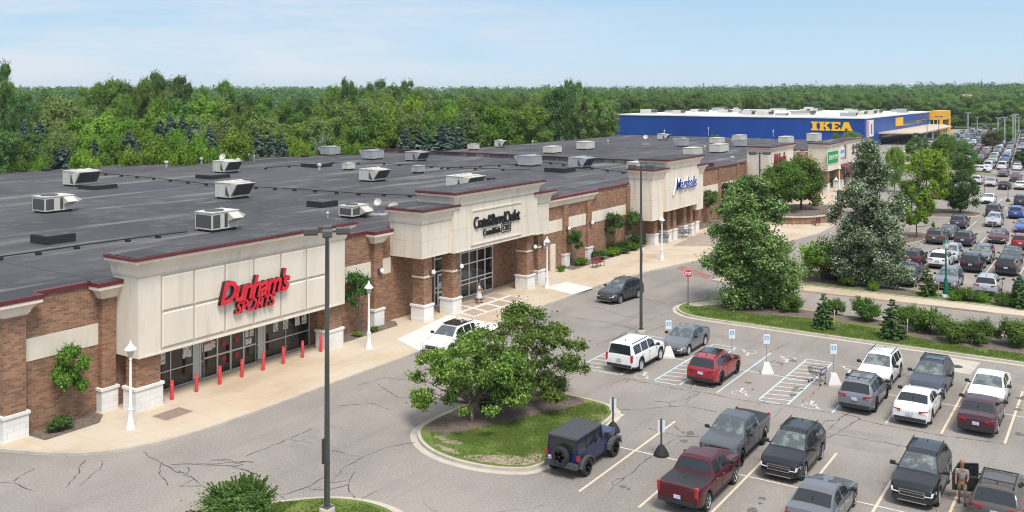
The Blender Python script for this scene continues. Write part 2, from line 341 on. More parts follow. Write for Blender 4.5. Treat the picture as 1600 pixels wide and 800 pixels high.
# store sidewalk with its rounded near end
edge = [(-45.9, 23.6), (-43.4, 24.6), (-41.2, 25.9), (-39.8, 27.8), (-39.1, 30.6), (-38.95, 34), (-38.95, 40), (-38.95, 50), (-38.95, 66)]
edge = smoothc(edge, 4, False)+[(-38.95, 73), (-38.7, 77), (-37.9, 82), (-37.0, 86.5), (-35.8, 92), (-33.6, 100), (-32.0, 108), (-31.0, 115), (-31.2, 124), (-33.0, 132), (-34.6, 141), (-35.8, 151), (-37.0, 160), (-38.6, 170), (-39.8, 185), (-40.4, 215), (-41.0, 250)]
walkp = edge+[(XW, 250), (XW, 23.9)]
inner = offs(walkp, -0.16)
s = MB(); s.prism(offs(walkp, 0.0), -0.05, 0.14, 1); s.sheet(inner, 0.146, 0)
struct(s.build('sidewalk', [WALK, CURB]))
# fresh white concrete ramps, the checker ramp and the red crosswalk
s = MB(); zz = 0.151
s.sheet([at(620, 530, zz), at(700, 492, zz), at(790, 508, zz), at(720, 536, zz), at(655, 548, zz)], zz)
s.sheet([at(851, 449, zz), at(885, 440.5, zz), at(927, 450, zz), at(895, 460, zz)], zz)
s.sheet([at(867, 419.5, zz), at(887, 414.5, zz), at(896, 418, zz), at(872, 425, zz)], zz)
struct(s.build('pale_ramp_paving', NEWC))
s = MB(); P0, P1, P2, P3 = [Vector((*at(a, b, 0.156), 0)) for a, b in ((732, 483), (762, 460), (800, 472), (742, 497))]
P0 = Vector((-41.3, 57.6, 0)); P1 = Vector((-41.3, 65.2, 0)); P2 = Vector((-44.9, 65.6, 0)); P3 = Vector((-44.9, 58.6, 0))
def lerp4(u, v): a = P0.lerp(P1, u); b = P3.lerp(P2, u); c = a.lerp(b, v); return (c.x, c.y)
s.sheet([lerp4(0, 0), lerp4(1, 0), lerp4(1, 1), lerp4(0, 1)], 0.155, 0)
for i in range(4):
    for j in range(2):
        u0, u1, v0, v1 = i/4+0.03, (i+1)/4-0.02, j/2+0.06, (j+1)/2-0.05
        s.sheet([lerp4(u0, v0), lerp4(u1, v0), lerp4(u1, v1), lerp4(u0, v1)], 0.159, 1)
BRKP = mat('tan pavers', (0.44, 0.33, 0.245), 0.9, c2=(0.39, 0.285, 0.205), scale=2)
struct(s.build('checkered_entrance_paving', [NEWC, BRKP]))
s = MB(); s.sheet([(-42.9, 30.7), (-41.7, 30.7), (-41.7, 32.4), (-42.9, 32.4)], 0.150)
struct(s.build('paver_inlay', mat('worn pavers', (0.22, 0.155, 0.12), 0.9, c2=(0.3, 0.22, 0.17), scale=5)))
s = MB(); s.sheet([at(1055, 420), at(1105, 436), at(1113, 431), at(1066, 415)], 0.006)
struct(s.build('brick_crosswalk', mat('brick pavers', (0.30, 0.13, 0.10), 0.9, c2=(0.24, 0.15, 0.12), scale=3)))
s = MB(); s.sheet([(-42, 96), (-36.2, 100), (-36.6, 106), (-43, 107)], 0.150)
struct(s.build('worn_entrance_paving', mat('worn concrete', (0.30, 0.24, 0.19), 0.9, c2=(0.38, 0.31, 0.25), scale=1.5)))
# planting beds along the wall
s = MB()
for y0, y1, xf in ((25.6, 29.4, -44.3), (46.6, 53.3, -44.5), (78.0, 93.2, -44.3), (109, 131, -44.2), (144.5, 162, -44.2)):
    s.sheet([(XW+0.05, y0), (xf, y0+0.1), (xf, y1-0.8), (xf-0.9, y1), (XW+0.05, y1)], 0.165)
struct(s.build('planting_bed_soil', MULCH))

# islands ---------------------------------------------------------
def island(name, pts, gutter=0.35, k=6, mat_top=None):
    p = smoothc(pts, k); m = MB()
    m.sheet(offs(p, gutter), 0.004, 0); m.prism(p, -0.02, 0.15, 0); m.sheet(offs(p, -0.17), 0.156, 1)
    return struct(m.build(name, [CURB, mat_top or GRASS])), p
island('island_lawn', [(-30.2, 37.6), (-29.5, 36.3), (-28.1, 35.3), (-26.4, 34.85), (-24.6, 34.95), (-23.2, 35.5), (-22.5, 36.3), (-22.35, 38.5), (-22.5, 42.8), (-22.75, 44.5), (-23.4, 45.4), (-24.5, 45.8), (-26.8, 45.8), (-28.8, 44.8), (-30.0, 42.9), (-30.25, 40.5)])
rnd = random.Random(4)
s = MB(); s.sheet(wob([(-29.9, 37.6), (-28.6, 36.9), (-27.6, 38.2), (-26.9, 40.4), (-25.6, 42.2), (-24.6, 44.6), (-25.4, 45.5), (-27.0, 45.3), (-28.9, 44.2), (-29.8, 42.3), (-29.95, 40)], 0.08, rnd), 0.162, 0)
struct(s.build('mulch_bed', MULCH))
s = MB()
for q in ([(-28.6, 36.5), (-27.4, 36.2), (-26.9, 36.6), (-27.6, 37.0), (-28.4, 36.9)], [(-25.8, 35.2), (-24.2, 35.4), (-23.2, 35.9), (-22.7, 36.9), (-23.3, 37.6), (-24.2, 36.6), (-25.6, 35.8)], [(-23.6, 41.6), (-22.9, 41.3), (-22.8, 43.4), (-23.5, 43.8), (-24.0, 42.7)], [(-26.5, 35.3), (-26.3, 35.6), (-27.9, 35.9), (-27.5, 35.5)]):
    s.sheet(wob(q, 0.07, rnd, 5), 0.166)
struct(s.build('bare_soil_patch', SOIL))
# median: long grass strip
med = [(-29.95, 70.4), (-29.7, 68.9), (-28.9, 67.8), (-27.6, 67.1), (-25.5, 66.93), (-20, 66.93), (-8, 66.95), (5, 67), (25, 67), (26, 70), (25, 73.6), (5, 73.6), (-10, 73.7), (-18, 73.8), (-24, 74.2), (-27.5, 74.0), (-29.3, 72.7)]
island('median_lawn', med, k=4)
s = MB(); s.sheet(wob([(-26.8, 70.5), (-24, 70.2), (-20, 71.2), (-16.5, 71.6), (-13.5, 71.2), (-12.5, 69.9), (-9.5, 69.1), (-5, 69.3), (5, 69.5), (24, 69.5), (24, 73.0), (5, 73.1), (-10, 73.2), (-18, 73.3), (-24, 73.6), (-26.8, 73.0)], 0.1, rnd), 0.162)
s.sheet([(-18.5+1.2*math.cos(a/10*6.283), 69.2+1.0*math.sin(a/10*6.283)) for a in range(10)], 0.163); s.sheet([(-13.6+1.3*math.cos(a/10*6.283), 68.7+1.0*math.sin(a/10*6.283)) for a in range(10)], 0.163)
struct(s.build('median_mulch', MULCH))
s = MB(); s.sheet(wob([(-29.5, 70.9), (-28.6, 72.6), (-27.2, 73.7), (-26.2, 73.2), (-27.8, 71.2), (-28.8, 70.2)], 0.03, rnd), 0.165); struct(s.build('worn_concrete_tip', CURB))
# path beyond the median road, and the planting strip behind it
s = MB(); s.prism([(-31.5, 80.9), (30, 81.2), (30, 83.3), (-24.5, 83.0), (-31.2, 82.6)], -0.02, 0.14); struct(s.build('concrete_path', WALK))
island('parking_edge_lawn', [(-26.4, 83.5), (-20, 83.35), (0, 83.4), (25, 83.5), (26, 85), (25, 86.3), (0, 86.3), (-18, 86.35), (-21.4, 86.4), (-22.6, 88.6), (-23.6, 90.2), (-25.8, 90.2), (-27.0, 87)], k=4)
s = MB(); s.sheet(wob([(-26.2, 84.2), (-20, 84.1), (-13.5, 84.5), (-13.8, 86.0), (-20, 86.1), (-22.3, 87.3), (-25.6, 87.0)], 0.08, rnd), 0.163)
s.sheet(wob([(-11.8, 84.6), (0, 84.8), (20, 84.8), (20, 86.0), (0, 86.0), (-11.5, 86.0)], 0.08, rnd), 0.163); struct(s.build('planting_strip_mulch', MULCH))
# corner island in the foreground
island('corner_lawn', [(-31.2, 22), (-30.4, 25.8), (-29.5, 27.4), (-28.2, 28.7), (-26.6, 29.35), (-25.0, 29.3), (-23.6, 28.6), (-22.7, 27.2), (-22.3, 25), (-22.2, 18), (-30.6, 17)], k=4)
# islands of the second lot
for nm, q in (('far_lot_island_bed', [(-24.5, 138), (-19, 140), (-16.8, 144), (-17.8, 147.6), (-21, 148.6), (-25.6, 147.5), (-26.5, 142)]),
              ('near_tree_bed', [(-22.4, 112), (-20.4, 113), (-19.4, 117), (-19.8, 121.5), (-22.5, 122.3), (-24.4, 120), (-24.6, 114)])):
    p = smoothc(q, 4); m = MB(); m.prism(p, -0.02, 0.15, 0); m.sheet(offs(p, -0.17), 0.156, 1); struct(m.build(nm, [CURB, MULCH]))
for nm, q in (('far_grass_island', [(-27, 214), (-10, 214.5), (20, 215), (20, 218), (-10, 217.5), (-28.5, 217)]), ('distant_grass_island', [(-52, 262), (-36, 262), (-36, 266), (-52, 267)]),
              ('entrance_bed', [(-43, 222), (-30, 222), (-29, 234), (-43, 238)])):
    p = smoothc(q, 4); m = MB(); m.prism(p, -0.02, 0.15, 0); m.sheet(offs(p, -0.17), 0.156, 1); struct(m.build(nm, [CURB, GRASS]))

# painted markings -------------------------------------------------
mk = MB(); W_ = 0.115; Z = 0.0045
for x, y0, y1 in ((-7.8, 51.3, 61.1), (-4.98, 51.5, 61.0), (-2.2, 51.5, 61), (0.55, 51.5, 61), (-10.45, 51.3, 53.9), (-19.72, 35.3, 45.5), (-16.9, 35.3, 38), (-14.2, 35.6, 45.6),
                  (-11.55, 41.5, 45.7), (-11.5, 35.4, 40.2), (-8.7, 35.4, 45.9), (-6.04, 35.4, 45.4), (-3.3, 35.4, 45.5), (-22.45, 38.6, 45.0)):
    mk.strip([(x, y0), (x, y1)], W_, Z, 1)
mk.strip([(-20.5, 40.75), (0, 40.9)], 0.09, Z+0.001, 0); mk.strip([(-25.6, 56.2), (2, 56.25)], 0.09, Z+0.001, 0)
def hatch(x0, x1, y0, y1, c=2):
    for a in (((x0, y0), (x0, y1)), ((x1, y0), (x1, y1)), ((x0, y0), (x1, y0)), ((x0, y1), (x1, y1))): mk.strip(a, W_, Z, c)
    y = y0+0.5
    while y < y1-0.6: mk.strip([(x0+0.08, y), (x1-0.08, y+0.35)], 0.1, Z+0.001, 0); y += 0.82
hatch(-28.72, -25.75, 51.1, 60.4); hatch(-23.55, -21.95, 51.2, 60.9); hatch(-17.2, -15.6, 51.25, 60.8)
for x, y0, y1 in ((-19.6, 51.2, 60.9), (-13.2, 51.35, 53.9)): mk.strip([(x, y0), (x, y1)], W_, Z, 2)
def wheelchair(cx, cy, sc_=1.0, r=0):
    def T(p): c, s_ = math.cos(r), math.sin(r); return (cx+sc_*(p[0]*c-p[1]*s_), cy+sc_*(p[0]*s_+p[1]*c))
    arc = [(-0.05+0.36*math.cos(R(a)), -0.18+0.36*math.sin(R(a))) for a in range(120, 371, 25)]
    mk.strip([T(p) for p in arc], 0.085, Z+0.002, 0)
    mk.strip([T(p) for p in ((-0.12, 0.42), (-0.08, 0.0), (0.24, -0.02), (0.40, -0.42), (0.52, -0.38))], 0.1, Z+0.003, 0); mk.strip([T(p) for p in ((-0.1, 0.2), (0.18, 0.2))], 0.08, Z+0.004, 0)
    mk.sheet([T((-0.13+0.1*math.cos(a), 0.55+0.1*math.sin(a))) for a in [i*math.pi/5 for i in range(10)]], Z+0.002, 0)
for x, y in ((-24.5, 51.8), (-20.75, 52.1), (-18.45, 52.0), (-14.45, 52.0)): wheelchair(x, y, 1.15)
for x, y in ((-20.9, 60.2), (-18.3, 60.1), (-14.4, 60.0), (-24.6, 60.2)): wheelchair(x, y, 1.15, math.pi)
for y0 in (97.4, 113.6, 128.4, 143.5, 158.6, 183.6, 199):         # rows of the second lot
    for i in range(16): mk.strip([(-19.4+2.75*i, y0), (-19.4+2.75*i, y0+9.6)], 0.1, Z, 0)
for i in range(12): mk.strip([(-19.4+2.75*i, 86.9), (-19.4+2.75*i, 91.6)], 0.1, Z, 0)
struct(mk.build('painted_parking_markings', [LINEW, LINEY, LINEB]))
# concrete patch with manhole
s = MB(); s.sheet([(-10.35, 63.0), (-7.95, 62.9), (-7.75, 66.1), (-10.15, 66.3)], 0.005, 0); s.lathe([(0.36, 0), (0.36, 0.008)], -8.9, 64.3, 0.004, 20, m=1); struct(s.build('concrete_patch', [CURB, CRK]))

# crack sealant lines traced on the ground
CR = []
def crz(ox, oy, k, *pls):
    for pl in pls: CR.append([at(ox+x/k, oy+y/k) for x, y in pl])
crz(280, 680, 3.81, [(0, 175), (60, 173), (150, 175), (250, 180), (350, 190), (460, 235), (500, 280), (560, 330), (600, 365), (635, 390)], [(190, 152), (250, 148), (300, 158), (345, 168), (400, 158), (440, 163)], [(345, 168), (295, 183)],
    [(0, 215), (45, 235), (90, 265), (130, 305), (240, 335), (290, 352)], [(45, 235), (57, 210), (50, 192)], [(0, 305), (90, 262)], [(0, 306), (130, 303)], [(600, 360), (700, 330), (770, 305), (860, 250)],
    [(770, 310), (795, 328), (900, 280), (985, 190), (1130, 115), (1250, 70), (1400, 45)], [(795, 328), (900, 325), (1005, 295), (1015, 262), (1042, 222)], [(1015, 262), (910, 285)], [(1005, 295), (1020, 340), (1060, 400), (1110, 370), (1175, 330)],
    [(400, 125), (510, 80), (600, 45), (705, 0), (790, -38)], [(670, 25), (800, 52)], [(920, 90), (1050, 125)])
crz(0, 440, 2.667, [(595, 710), (640, 740), (670, 755), (720, 785), (750, 800), (790, 815)], [(670, 755), (665, 800), (700, 850)], [(280, 860), (325, 800), (330, 765), (355, 747)], [(330, 850), (390, 800), (425, 770), (425, 742)], [(60, 830), (105, 800), (145, 780)],
    [(715, 762), (900, 760), (1000, 750), (1050, 752)], [(880, 745), (960, 742), (1010, 765), (940, 770), (1067, 800)], [(0, 840), (60, 838), (130, 870)])
crz(880, 480, 4.444, [(230, 260), (330, 225), (450, 165), (530, 125), (620, 75), (700, 45), (760, 40)], [(0, 55), (150, 85), (300, 105), (430, 135), (480, 150)], [(300, 565), (370, 520), (435, 493)], [(430, 520), (465, 495)], [(100, 415), (180, 445)],
    [(435, 493), (520, 515), (640, 535), (780, 565), (870, 580), (1000, 595), (1100, 620), (1250, 650), (1350, 660), (1600, 690)], [(865, 575), (900, 540), (960, 500)], [(370, 712), (550, 710), (740, 690), (850, 685), (1060, 725)], [(740, 695), (740, 665), (700, 655), (640, 655)],
    [(850, 690), (850, 660), (910, 620), (955, 590)], [(740, 657), (850, 640), (920, 600)], [(1330, 690), (1370, 660), (1410, 645)], [(1440, 780), (1480, 750), (1520, 705)], [(1430, 415), (1520, 410), (1522, 395)], [(1420, 395), (1480, 365)], [(1440, 310), (1590, 235)])
crz(1220, 530, 4.21, [(510, 460), (400, 510), (350, 565), (275, 635)], [(275, 600), (275, 560), (300, 540), (380, 530)], [(520, 525), (420, 590), (290, 655)], [(210, 470), (400, 490), (510, 515), (520, 530)], [(300, 620), (450, 640), (730, 690), (870, 716)],
    [(520, 530), (800, 590), (1100, 640), (1500, 690)], [(275, 300), (200, 370), (140, 410), (145, 430)], [(0, 240), (130, 262), (240, 270), (330, 300), (400, 310)], [(790, 250), (850, 205), (920, 180)], [(0, 425), (200, 470)])
crz(840, 620, 4.21, [(465, 620), (500, 585), (570, 535), (700, 430), (780, 370), (850, 310), (950, 258), (1090, 265)], [(500, 585), (495, 560), (520, 540), (565, 535)], [(890, 190), (960, 240), (990, 258)], [(720, 208), (830, 235), (940, 260)])
crz(1040, 420, 1, [(-150, 22), (-90, 32), (0, 55), (20, 60)], [(-250, 60), (-180, 48), (-90, 32)], [(-90, 120), (-30, 100), (0, 88)], [(-110, 60), (-60, 75), (-10, 80)])
crz(560, 540, 1, [(0, 62), (40, 50), (90, 55)], [(30, 60), (60, 80), (100, 85)], [(-30, 95), (20, 90), (50, 100)])
rnd = random.Random(8); s = MB()
for pl in CR:
    q = []
    for a, b in zip(pl, pl[1:]):
        n = max(1, int(math.hypot(b[0]-a[0], b[1]-a[1])/0.3))
        for i in range(n): q.append((a[0]+(b[0]-a[0])*i/n+rnd.uniform(-.055, .055), a[1]+(b[1]-a[1])*i/n+rnd.uniform(-.055, .055)))
    q.append(pl[-1])
    for a, b in zip(q, q[1:]): s.strip([a, b], rnd.choice((0.012, 0.018, 0.026, 0.04, 0.05)), 0.0095+rnd.random()*0.002)
for i in range(60):                # hairline cracks over the rest of the lot
    x, y = rnd.uniform(-38, 0), rnd.uniform(28, 110); a = rnd.uniform(0, 6.28); pl = [(x, y)]
    for k in range(rnd.randint(4, 14)):
        a += rnd.uniform(-.5, .5); x += 0.5*math.cos(a); y += 0.5*math.sin(a); pl.append((x, y))
    if all(px_ > -38.5 and not (-30.6 < px_ < -22 and 34 < py_ < 46.5) and not (66 < py_ < 74.6) and not (80.5 < py_ < 87) for px_, py_ in pl): s.strip(pl, 0.013, 0.008)
struct(s.build('asphalt_crack_sealant', CRK))
# resurfaced rectangles and tar patches
s = MB(); s.sheet([(-36.5, 53.5), (-33.8, 53.4), (-33.7, 58.9), (-36.4, 59.0)], 0.0025, 0); s.sheet([(-12.8, 46.8), (-9.2, 46.7), (-9.1, 49.3), (-12.9, 49.4)], 0.0025, 0); s.sheet([(-34.5, 32.0), (-32.2, 31.9), (-32.1, 35.2), (-34.4, 35.3)], 0.0025, 0)
s.sheet([(-27.5, 62.5), (-20.5, 62.3), (-20.4, 63.4), (-27.4, 63.6)], 0.0025, 0); s.sheet([(-6.9, 62.6), (-4.0, 62.5), (-3.9, 65.5), (-6.8, 65.6)], 0.0025, 0)
struct(s.build('asphalt_patch', layered('patched asphalt', (0.235, 0.213, 0.19), [((0.29, 0.262, 0.235), 0.8, 0.42, 0.6, 0.8, None), ((0.33, 0.30, 0.27), 9, 0.5, 0.62, 0.4, None)], rough=0.9)))
# oil stains in the bays
s = MB()
for i in range(90):
    x = -19.7+2.75*rnd.randint(0, 7)+1.37+rnd.uniform(-.5, .5); y = rnd.choice((37.5, 43.6, 53.5, 58.7))+rnd.uniform(-1.5, 1.5); r = rnd.uniform(0.06, 0.28)
    s.sheet([(x+r*rnd.uniform(.6, 1.2)*math.cos(k*.785), y+r*rnd.uniform(.6, 1.5)*math.sin(k*.785)) for k in range(8)], 0.0062+i*1e-5)
struct(s.build('oil_stains', mat('oil stain', (0.10, 0.092, 0.085), 0.85, c2=(0.17, 0.155, 0.14), scale=6)))

# ================================================================== SHOPPING PLAZA
ZR = 7.0                           # roof level
def coping_strip(m, x0, x1, y0, y1, z=ZR+0.12, h=0.2): m.box(x0, x1, y0, y1, z-h, z)
def store(name, label, y0, y1, xb, wall_from=None):
    t = thing(name, label, 'building', (XW, (y0+y1)/2, 0)); t.location = (0, 0, 0)
    m = MB(); m.box(xb, XW, y0, y1, 0, ZR-0.05, 0); m.build('wall', [BRICK], t)
    m = MB(); m.box(xb, XW-0.02, y0, y1, ZR-0.05, ZR+0.04); m.build('roof', [ROOFM], t)
    return t
def band(t, segs, z0=3.72, z1=4.86):
    for a, b in segs: m = MB(); m.box(XW, XW+0.03, a, b, z0, z1); m.build('stucco_band', [EIFS], t)
def coping(t, segs):
    for a, b in segs: m = MB(); m.box(XW-0.25, XW+0.10, a, b, ZR-0.06, ZR+0.16); m.build('coping', [COPE], t)
def pier(t, y0, y1, d=0.38, cap=True, base=True, ztop=ZR-0.06, capw=0.55, light=False, caph=0.75):
    m = MB(); m.box(XW-0.02, XW+d, y0, y1, 0.1, ztop-(caph if cap else 0)); c = m.build('pier', [BRICK], t)
    if base:
        m = MB(); m.box(XW-0.01, XW+d+0.09, y0-0.09, y1+0.09, 0.1, 1.28); m.box(XW-0.01, XW+d+0.15, y0-0.15, y1+0.15, 1.28, 1.42); m.build('base', [BASEB], c)
    if cap:
        m = MB(); z0 = ztop-caph; lv = [(z0, 0.05), (z0+0.08, 0.09), (z0+0.1, 0.14)]+[(z0+0.1+(caph-0.28)*i/6, 0.14+(capw-0.2)*(i/6)**2.2) for i in range(1, 7)]+[(ztop-0.17, capw), (ztop, capw)]
        m.stack(XW-0.01, XW+d, y0, y1, lv); m.build('capital', [EIFS], c)
        m = MB(); m.stack(XW-0.2, XW+d, y0, y1, [(ztop, capw+0.03), (ztop+0.22, capw+0.03)]); m.build('coping', [COPE], c)
        m = MB(); m.box(XW-0.2, XW+d+capw-0.1, y0-capw+0.1, y1+capw-0.1, ztop+0.2, ztop+0.225); m.build('cap_roof', [ROOFM], c)
    if light: wall_light(t, XW+d, (y0+y1)/2, light)
    return c
def wall_light(t, x, y, z):
    m = MB(); m.box(x, x+0.12, y-0.12, y+0.12, z-0.12, z+0.3, 1); m.lathe([(0.04, -0.12), (0.15, -0.05), (0.17, 0.08), (0.1, 0.2), (0.02, 0.24)], x+0.25, y+0.1, z+0.12, 8, m=0); m.build('wall_light', [WHITEP, DKM], t, 40)
def column(t, x0, x1, y0, y1, ztop, collar=None):
    m = MB(); m.box(x0, x1, y0, y1, 0.1, ztop); c = m.build('column', [BRICK], t)
    m = MB(); m.box(x0-0.1, x1+0.1, y0-0.1, y1+0.1, 0.1, 1.28); m.box(x0-0.16, x1+0.16, y0-0.16, y1+0.16, 1.28, 1.42); m.build('base', [BASEB], c)
    if collar: m = MB(); m.box(x0-0.05, x1+0.05, y0-0.05, y1+0.05, collar, collar+0.14); m.build('collar', [EIFS], c)
    return c
def signbox(t, name, x0, x1, y0, y1, z0, z1, flare=0.5, corn=1.15, sides=(1, 1, 1, 0), z1b=None):
    """projecting stucco box with a flared cornice, maroon coping and membrane top"""
    m = MB(); zc = z1-corn
    lv = [(z0, 0.0), (zc, 0.0), (zc+0.02, 0.05), (zc+0.10, 0.05), (zc+0.12, 0.10), (zc+0.30, 0.12)]
    lv += [(zc+0.30+(corn-0.62)*i/7, 0.12+(flare-0.2)*(i/7)**2.0) for i in range(1, 8)]+[(z1-0.31, flare-0.02), (z1-0.16, flare)]
    m.stack(x0, x1, y0, y1, lv, sides=sides); m.box(x1, x1+0.035, y0+0.35, y1-0.35, z0-0.0, z0+0.10)
    b = m.build(name, [EIFS], t)
    jm = mat('stucco control joint', (0.50, 0.44, 0.36), 0.9); j = MB()
    for z in ((z0+zc)/2, zc-0.02):
        if name == 'sign_box' and y0 < 35 and z < zc-0.1: continue
        j.box(x1-0.01, x1+0.004, y0, y1, z-0.012, z+0.012); j.box(x0+0.02, x1, y0-0.004, y0+0.01, z-0.012, z+0.012)
    if y1-y0 > 9 and y0 > 35:
        for k in (1, 2, 3): yy = y0+(y1-y0)*k/4; j.box(x1-0.01, x1+0.0035, yy-0.01, yy+0.01, z0, zc)
    j.build('control_joint', [jm], b)
    m = MB(); f = flare+0.05; m.stack(x0, x1, y0, y1, [(z1-0.16, f), (z1, f)], sides=sides); m.build('coping', [COPE], b)
    m = MB(); f = flare-0.08; m.box(x0+0.02, x1+f*sides[0], y0-f*sides[1], y1+f*sides[2], z1-0.01, z1+0.03); m.build('top_membrane', [ROOFM], b)
    return b
def glazing(t, name, X, y0, y1, z0, z1, vs, hs, fw=0.06, glass=DKGL, frame=ALU):
    """a glazed front on the plane x = X: pane plus its frame"""
    m = MB(); m.box(X-0.06, X-0.02, y0, y1, z0, z1); p = m.build(name, [glass], t)
    m = MB()
    for v in [y0]+list(vs)+[y1]: m.box(X-0.04, X+0.04, v-fw/2, v+fw/2, z0, z1)
    for h in [z0]+list(hs)+[z1]: m.box(X-0.035, X+0.036, y0, y1, h-fw/2, h+fw/2)
    m.build('frame', [frame], p); return p

# ---- 1: sporting goods store
t = store('sporting_goods_store', 'brick store with cream sign box reading Dunham\'s SPORTS in red letters', 24.4, 50.2, -117)
pier(t, 24.4, 25.5); pier(t, 29.62, 30.42)
m = MB(); m.box(-117, -46.02, 24.38, 24.40, 3.72, 4.86)
band(t, [(25.5, 29.62), (46.2, 50.2)]); coping(t, [(26.0, 29.2), (46.7, 50.2)])
m = MB(); m.box(-117, -46.6, 24.15, 24.4, ZR-0.06, ZR+0.16); m.build('side_coping', [COPE], t)
bx = signbox(t, 'sign_box', XW+0.01, -43.75, 30.5, 46.15, 3.05, 8.5, flare=0.55)
for (a, b) in ((30.62, 32.12), (44.9, 46.2)): column(t, -45.0, -44.12, a, b, 3.06)
# raised stucco panels on the box, in a shallow recess
m = MB(); X = -43.75; us = [yx(p, X) for p in (252, 303, 351.7, 396.4, 438.7, 478.8, 515)]; zb, zm, zt = 3.28, 5.28, 7.25
for i in range(6):
    for (a, b) in ((zb, zm), (zm, zt)):
        m.stack(X, X+0.0, us[i]+0.09, us[i+1]-0.09, [(a+0.09, 0)], sides=(0, 0, 0, 0)) if False else m.add(
            [(X+0.001, us[i]+0.05, a+0.05), (X+0.001, us[i+1]-0.05, a+0.05), (X+0.001, us[i+1]-0.05, b-0.05), (X+0.001, us[i]+0.05, b-0.05),
             (X+0.06, us[i]+0.12, a+0.12), (X+0.06, us[i+1]-0.12, a+0.12), (X+0.06, us[i+1]-0.12, b-0.12), (X+0.06, us[i]+0.12, b-0.12)], [(4, 5, 6, 7), (0, 1, 5, 4), (1, 2, 6, 5), (2, 3, 7, 6), (3, 0, 4, 7)])
m.build('stucco_panel', [EIFS], bx)
m = MB(); F2 = mat('stucco joint', (0.42, 0.37, 0.30), 0.9)
for u in us: m.box(X+0.002, X+0.012, u-0.035, u+0.035, zb, zt)
for z in (zb, zm, zt): m.box(X+0.003, X+0.013, us[0], us[-1], z-0.035, z+0.035)
m.build('panel_joint', [F2], bx)
XL = X+0.02
yl, zl0 = yz(342.5, 478, XL+.25); yr, _ = yz(452, 452, XL+.25)
link('sign_lettering', text_mesh('dunhams_letters', "Dunham's", REDS, (yl, yr, zl0, zl0+1.38), on_x(XL+0.1), depth=0.26, shear=0.32, offset=0.028, side=mat('sign return', (0.03, 0.012, 0.014), 0.5), space=0.86), t)
yl, zl0 = yz(366, 491, XL+.2); yr, _ = yz(430, 476, XL+.2)
link('sign_lettering', text_mesh('sports_letters', "SPORTS", REDS, (yl, yr, zl0-0.02, zl0+0.72), on_x(XL+0.1), depth=0.2, shear=0.35, offset=0.03, side=MATS['sign return'], space=0.95), t)
XG = XW+0.12
ya, yb, yc, yd = 32.1, yx(322, XG)-0.2, yx(398, XG)+0.1, 44.95
wn = glazing(t, 'window', XG, ya, yb, 0.22, 3.04, [yx(266, XG), yx(312, XG)], [1.25])
dr = glazing(t, 'door', XG, yb, yc, 0.17, 2.55, [yb+(yc-yb)*k/4 for k in (1, 2, 3)], [1.35], fw=0.1)
m = MB(); m.box(XG-0.03, XG+0.08, yb, yc, 2.55, 3.04); m.build('header', [ALU], dr)
wn2 = glazing(t, 'window', XG, yc, yd, 0.22, 3.04, [yx(412, XG), yx(446, XG)], [1.25])
POST = mat('paper poster', (0.62, 0.63, 0.60), 0.7, c2=(0.12, 0.12, 0.12), scale=6, lo=0.55, hi=0.6); POSTR = mat('red poster', (0.33, 0.03, 0.035), 0.6)
WHP = mat('pale blind', (0.45, 0.50, 0.48), 0.5)
def poster(par, y, z, w_, h_, mm, x=None): m = MB(); x = XG+0.001 if x is None else x; m.box(x-0.02, x+0.008, y, y+w_, z, z+h_); m.build('poster', [mm], par)
poster(wn, 33.1+0.0, 1.7, 0.62, 0.85, POST); poster(wn, 34.9, 1.7, 0.6, 0.9, POST); poster(wn, 36.25, 1.75, 0.75, 1.05, mat('white notice', (0.62, 0.6, 0.58), 0.6))
link('poster', text_mesh('now_hiring', 'NOW\nHIRING', POSTR, (36.33, 36.93, 2.15, 2.65), on_x(XG+0.012), depth=0.01, offset=0.02), wn)
poster(wn, yb-0.75, 0.3, 0.6, 2.6, WHP); poster(wn2, yc+0.15, 0.3, 0.62, 2.65, WHP)
for y in (42.0-0.2, 42.75-0.1, 43.7, 44.3): poster(wn2, y, 1.75, 0.42, 0.78, POST)
q = (yc-yb)/4
for k in (1, 2):
    for z in (0.75, 1.95):
        m = MB(); m.lathe([(0.19, -0.005), (0.19, 0.012)], XG, yb+q*(k+0.5), z if z > 1 else 1.0, 12, axis='x'); m.build('round_decal', [POSTR], dr)
poster(dr, yb+q*0.62, 1.85, 0.25, 0.4, POST); poster(dr, yb+q*3.15, 1.9, 0.25, 0.45, POST); poster(dr, yb+q*3.5, 1.9, 0.3, 0.45, POST); poster(dr, yb+q*3.15, 1.45, 0.5, 0.35, POST)

# ---- 2: housewares outlet store
t = store('outlet_store', 'brick store with stepped cream portal reading Crate&BarrelOutlet in black letters', 50.2, 78.3, -117)
pier(t, 51.2, 52.1, light=4.0); band(t, [(50.2, 51.2), (52.1, 53.4), (71.2, 78.3)]); coping(t, [(50.2, 50.7), (52.6, 53.2), (71.3, 78.3)])
signbox(t, 'side_box', XW+0.01, -42.95, 53.35, 56.85, 5.0, 8.65)
c = signbox(t, 'sign_box', XW+0.01, -42.6, 56.8, 68.8, 4.95, 9.6, flare=0.5)
signbox(t, 'side_box', XW+0.01, -42.95, 68.75, 71.3, 4.75, 8.55)
X = -42.6; y0, z0 = yz(735.5, 381, X); y1, _ = yz(814, 362, X); zt_ = 8.0
m = MB(); z0 = 5.25
for (a, b, c_, d) in ((y0, y1, zt_-0.1, zt_), (y0, y1, z0, z0+0.1), (y0, y0+0.1, z0+0.1, zt_-0.1), (y1-0.1, y1, z0+0.1, zt_-0.1)): m.box(X, X+0.1, a, b, c_, d)
m.box(X, X+0.03, y0+0.1, y1-0.1, z0+0.1, zt_-0.1); m.build('sign_panel', [EIFS], c)
BKS = mat('black sign letters', (0.012, 0.012, 0.012), 0.5)
XL = X+0.035
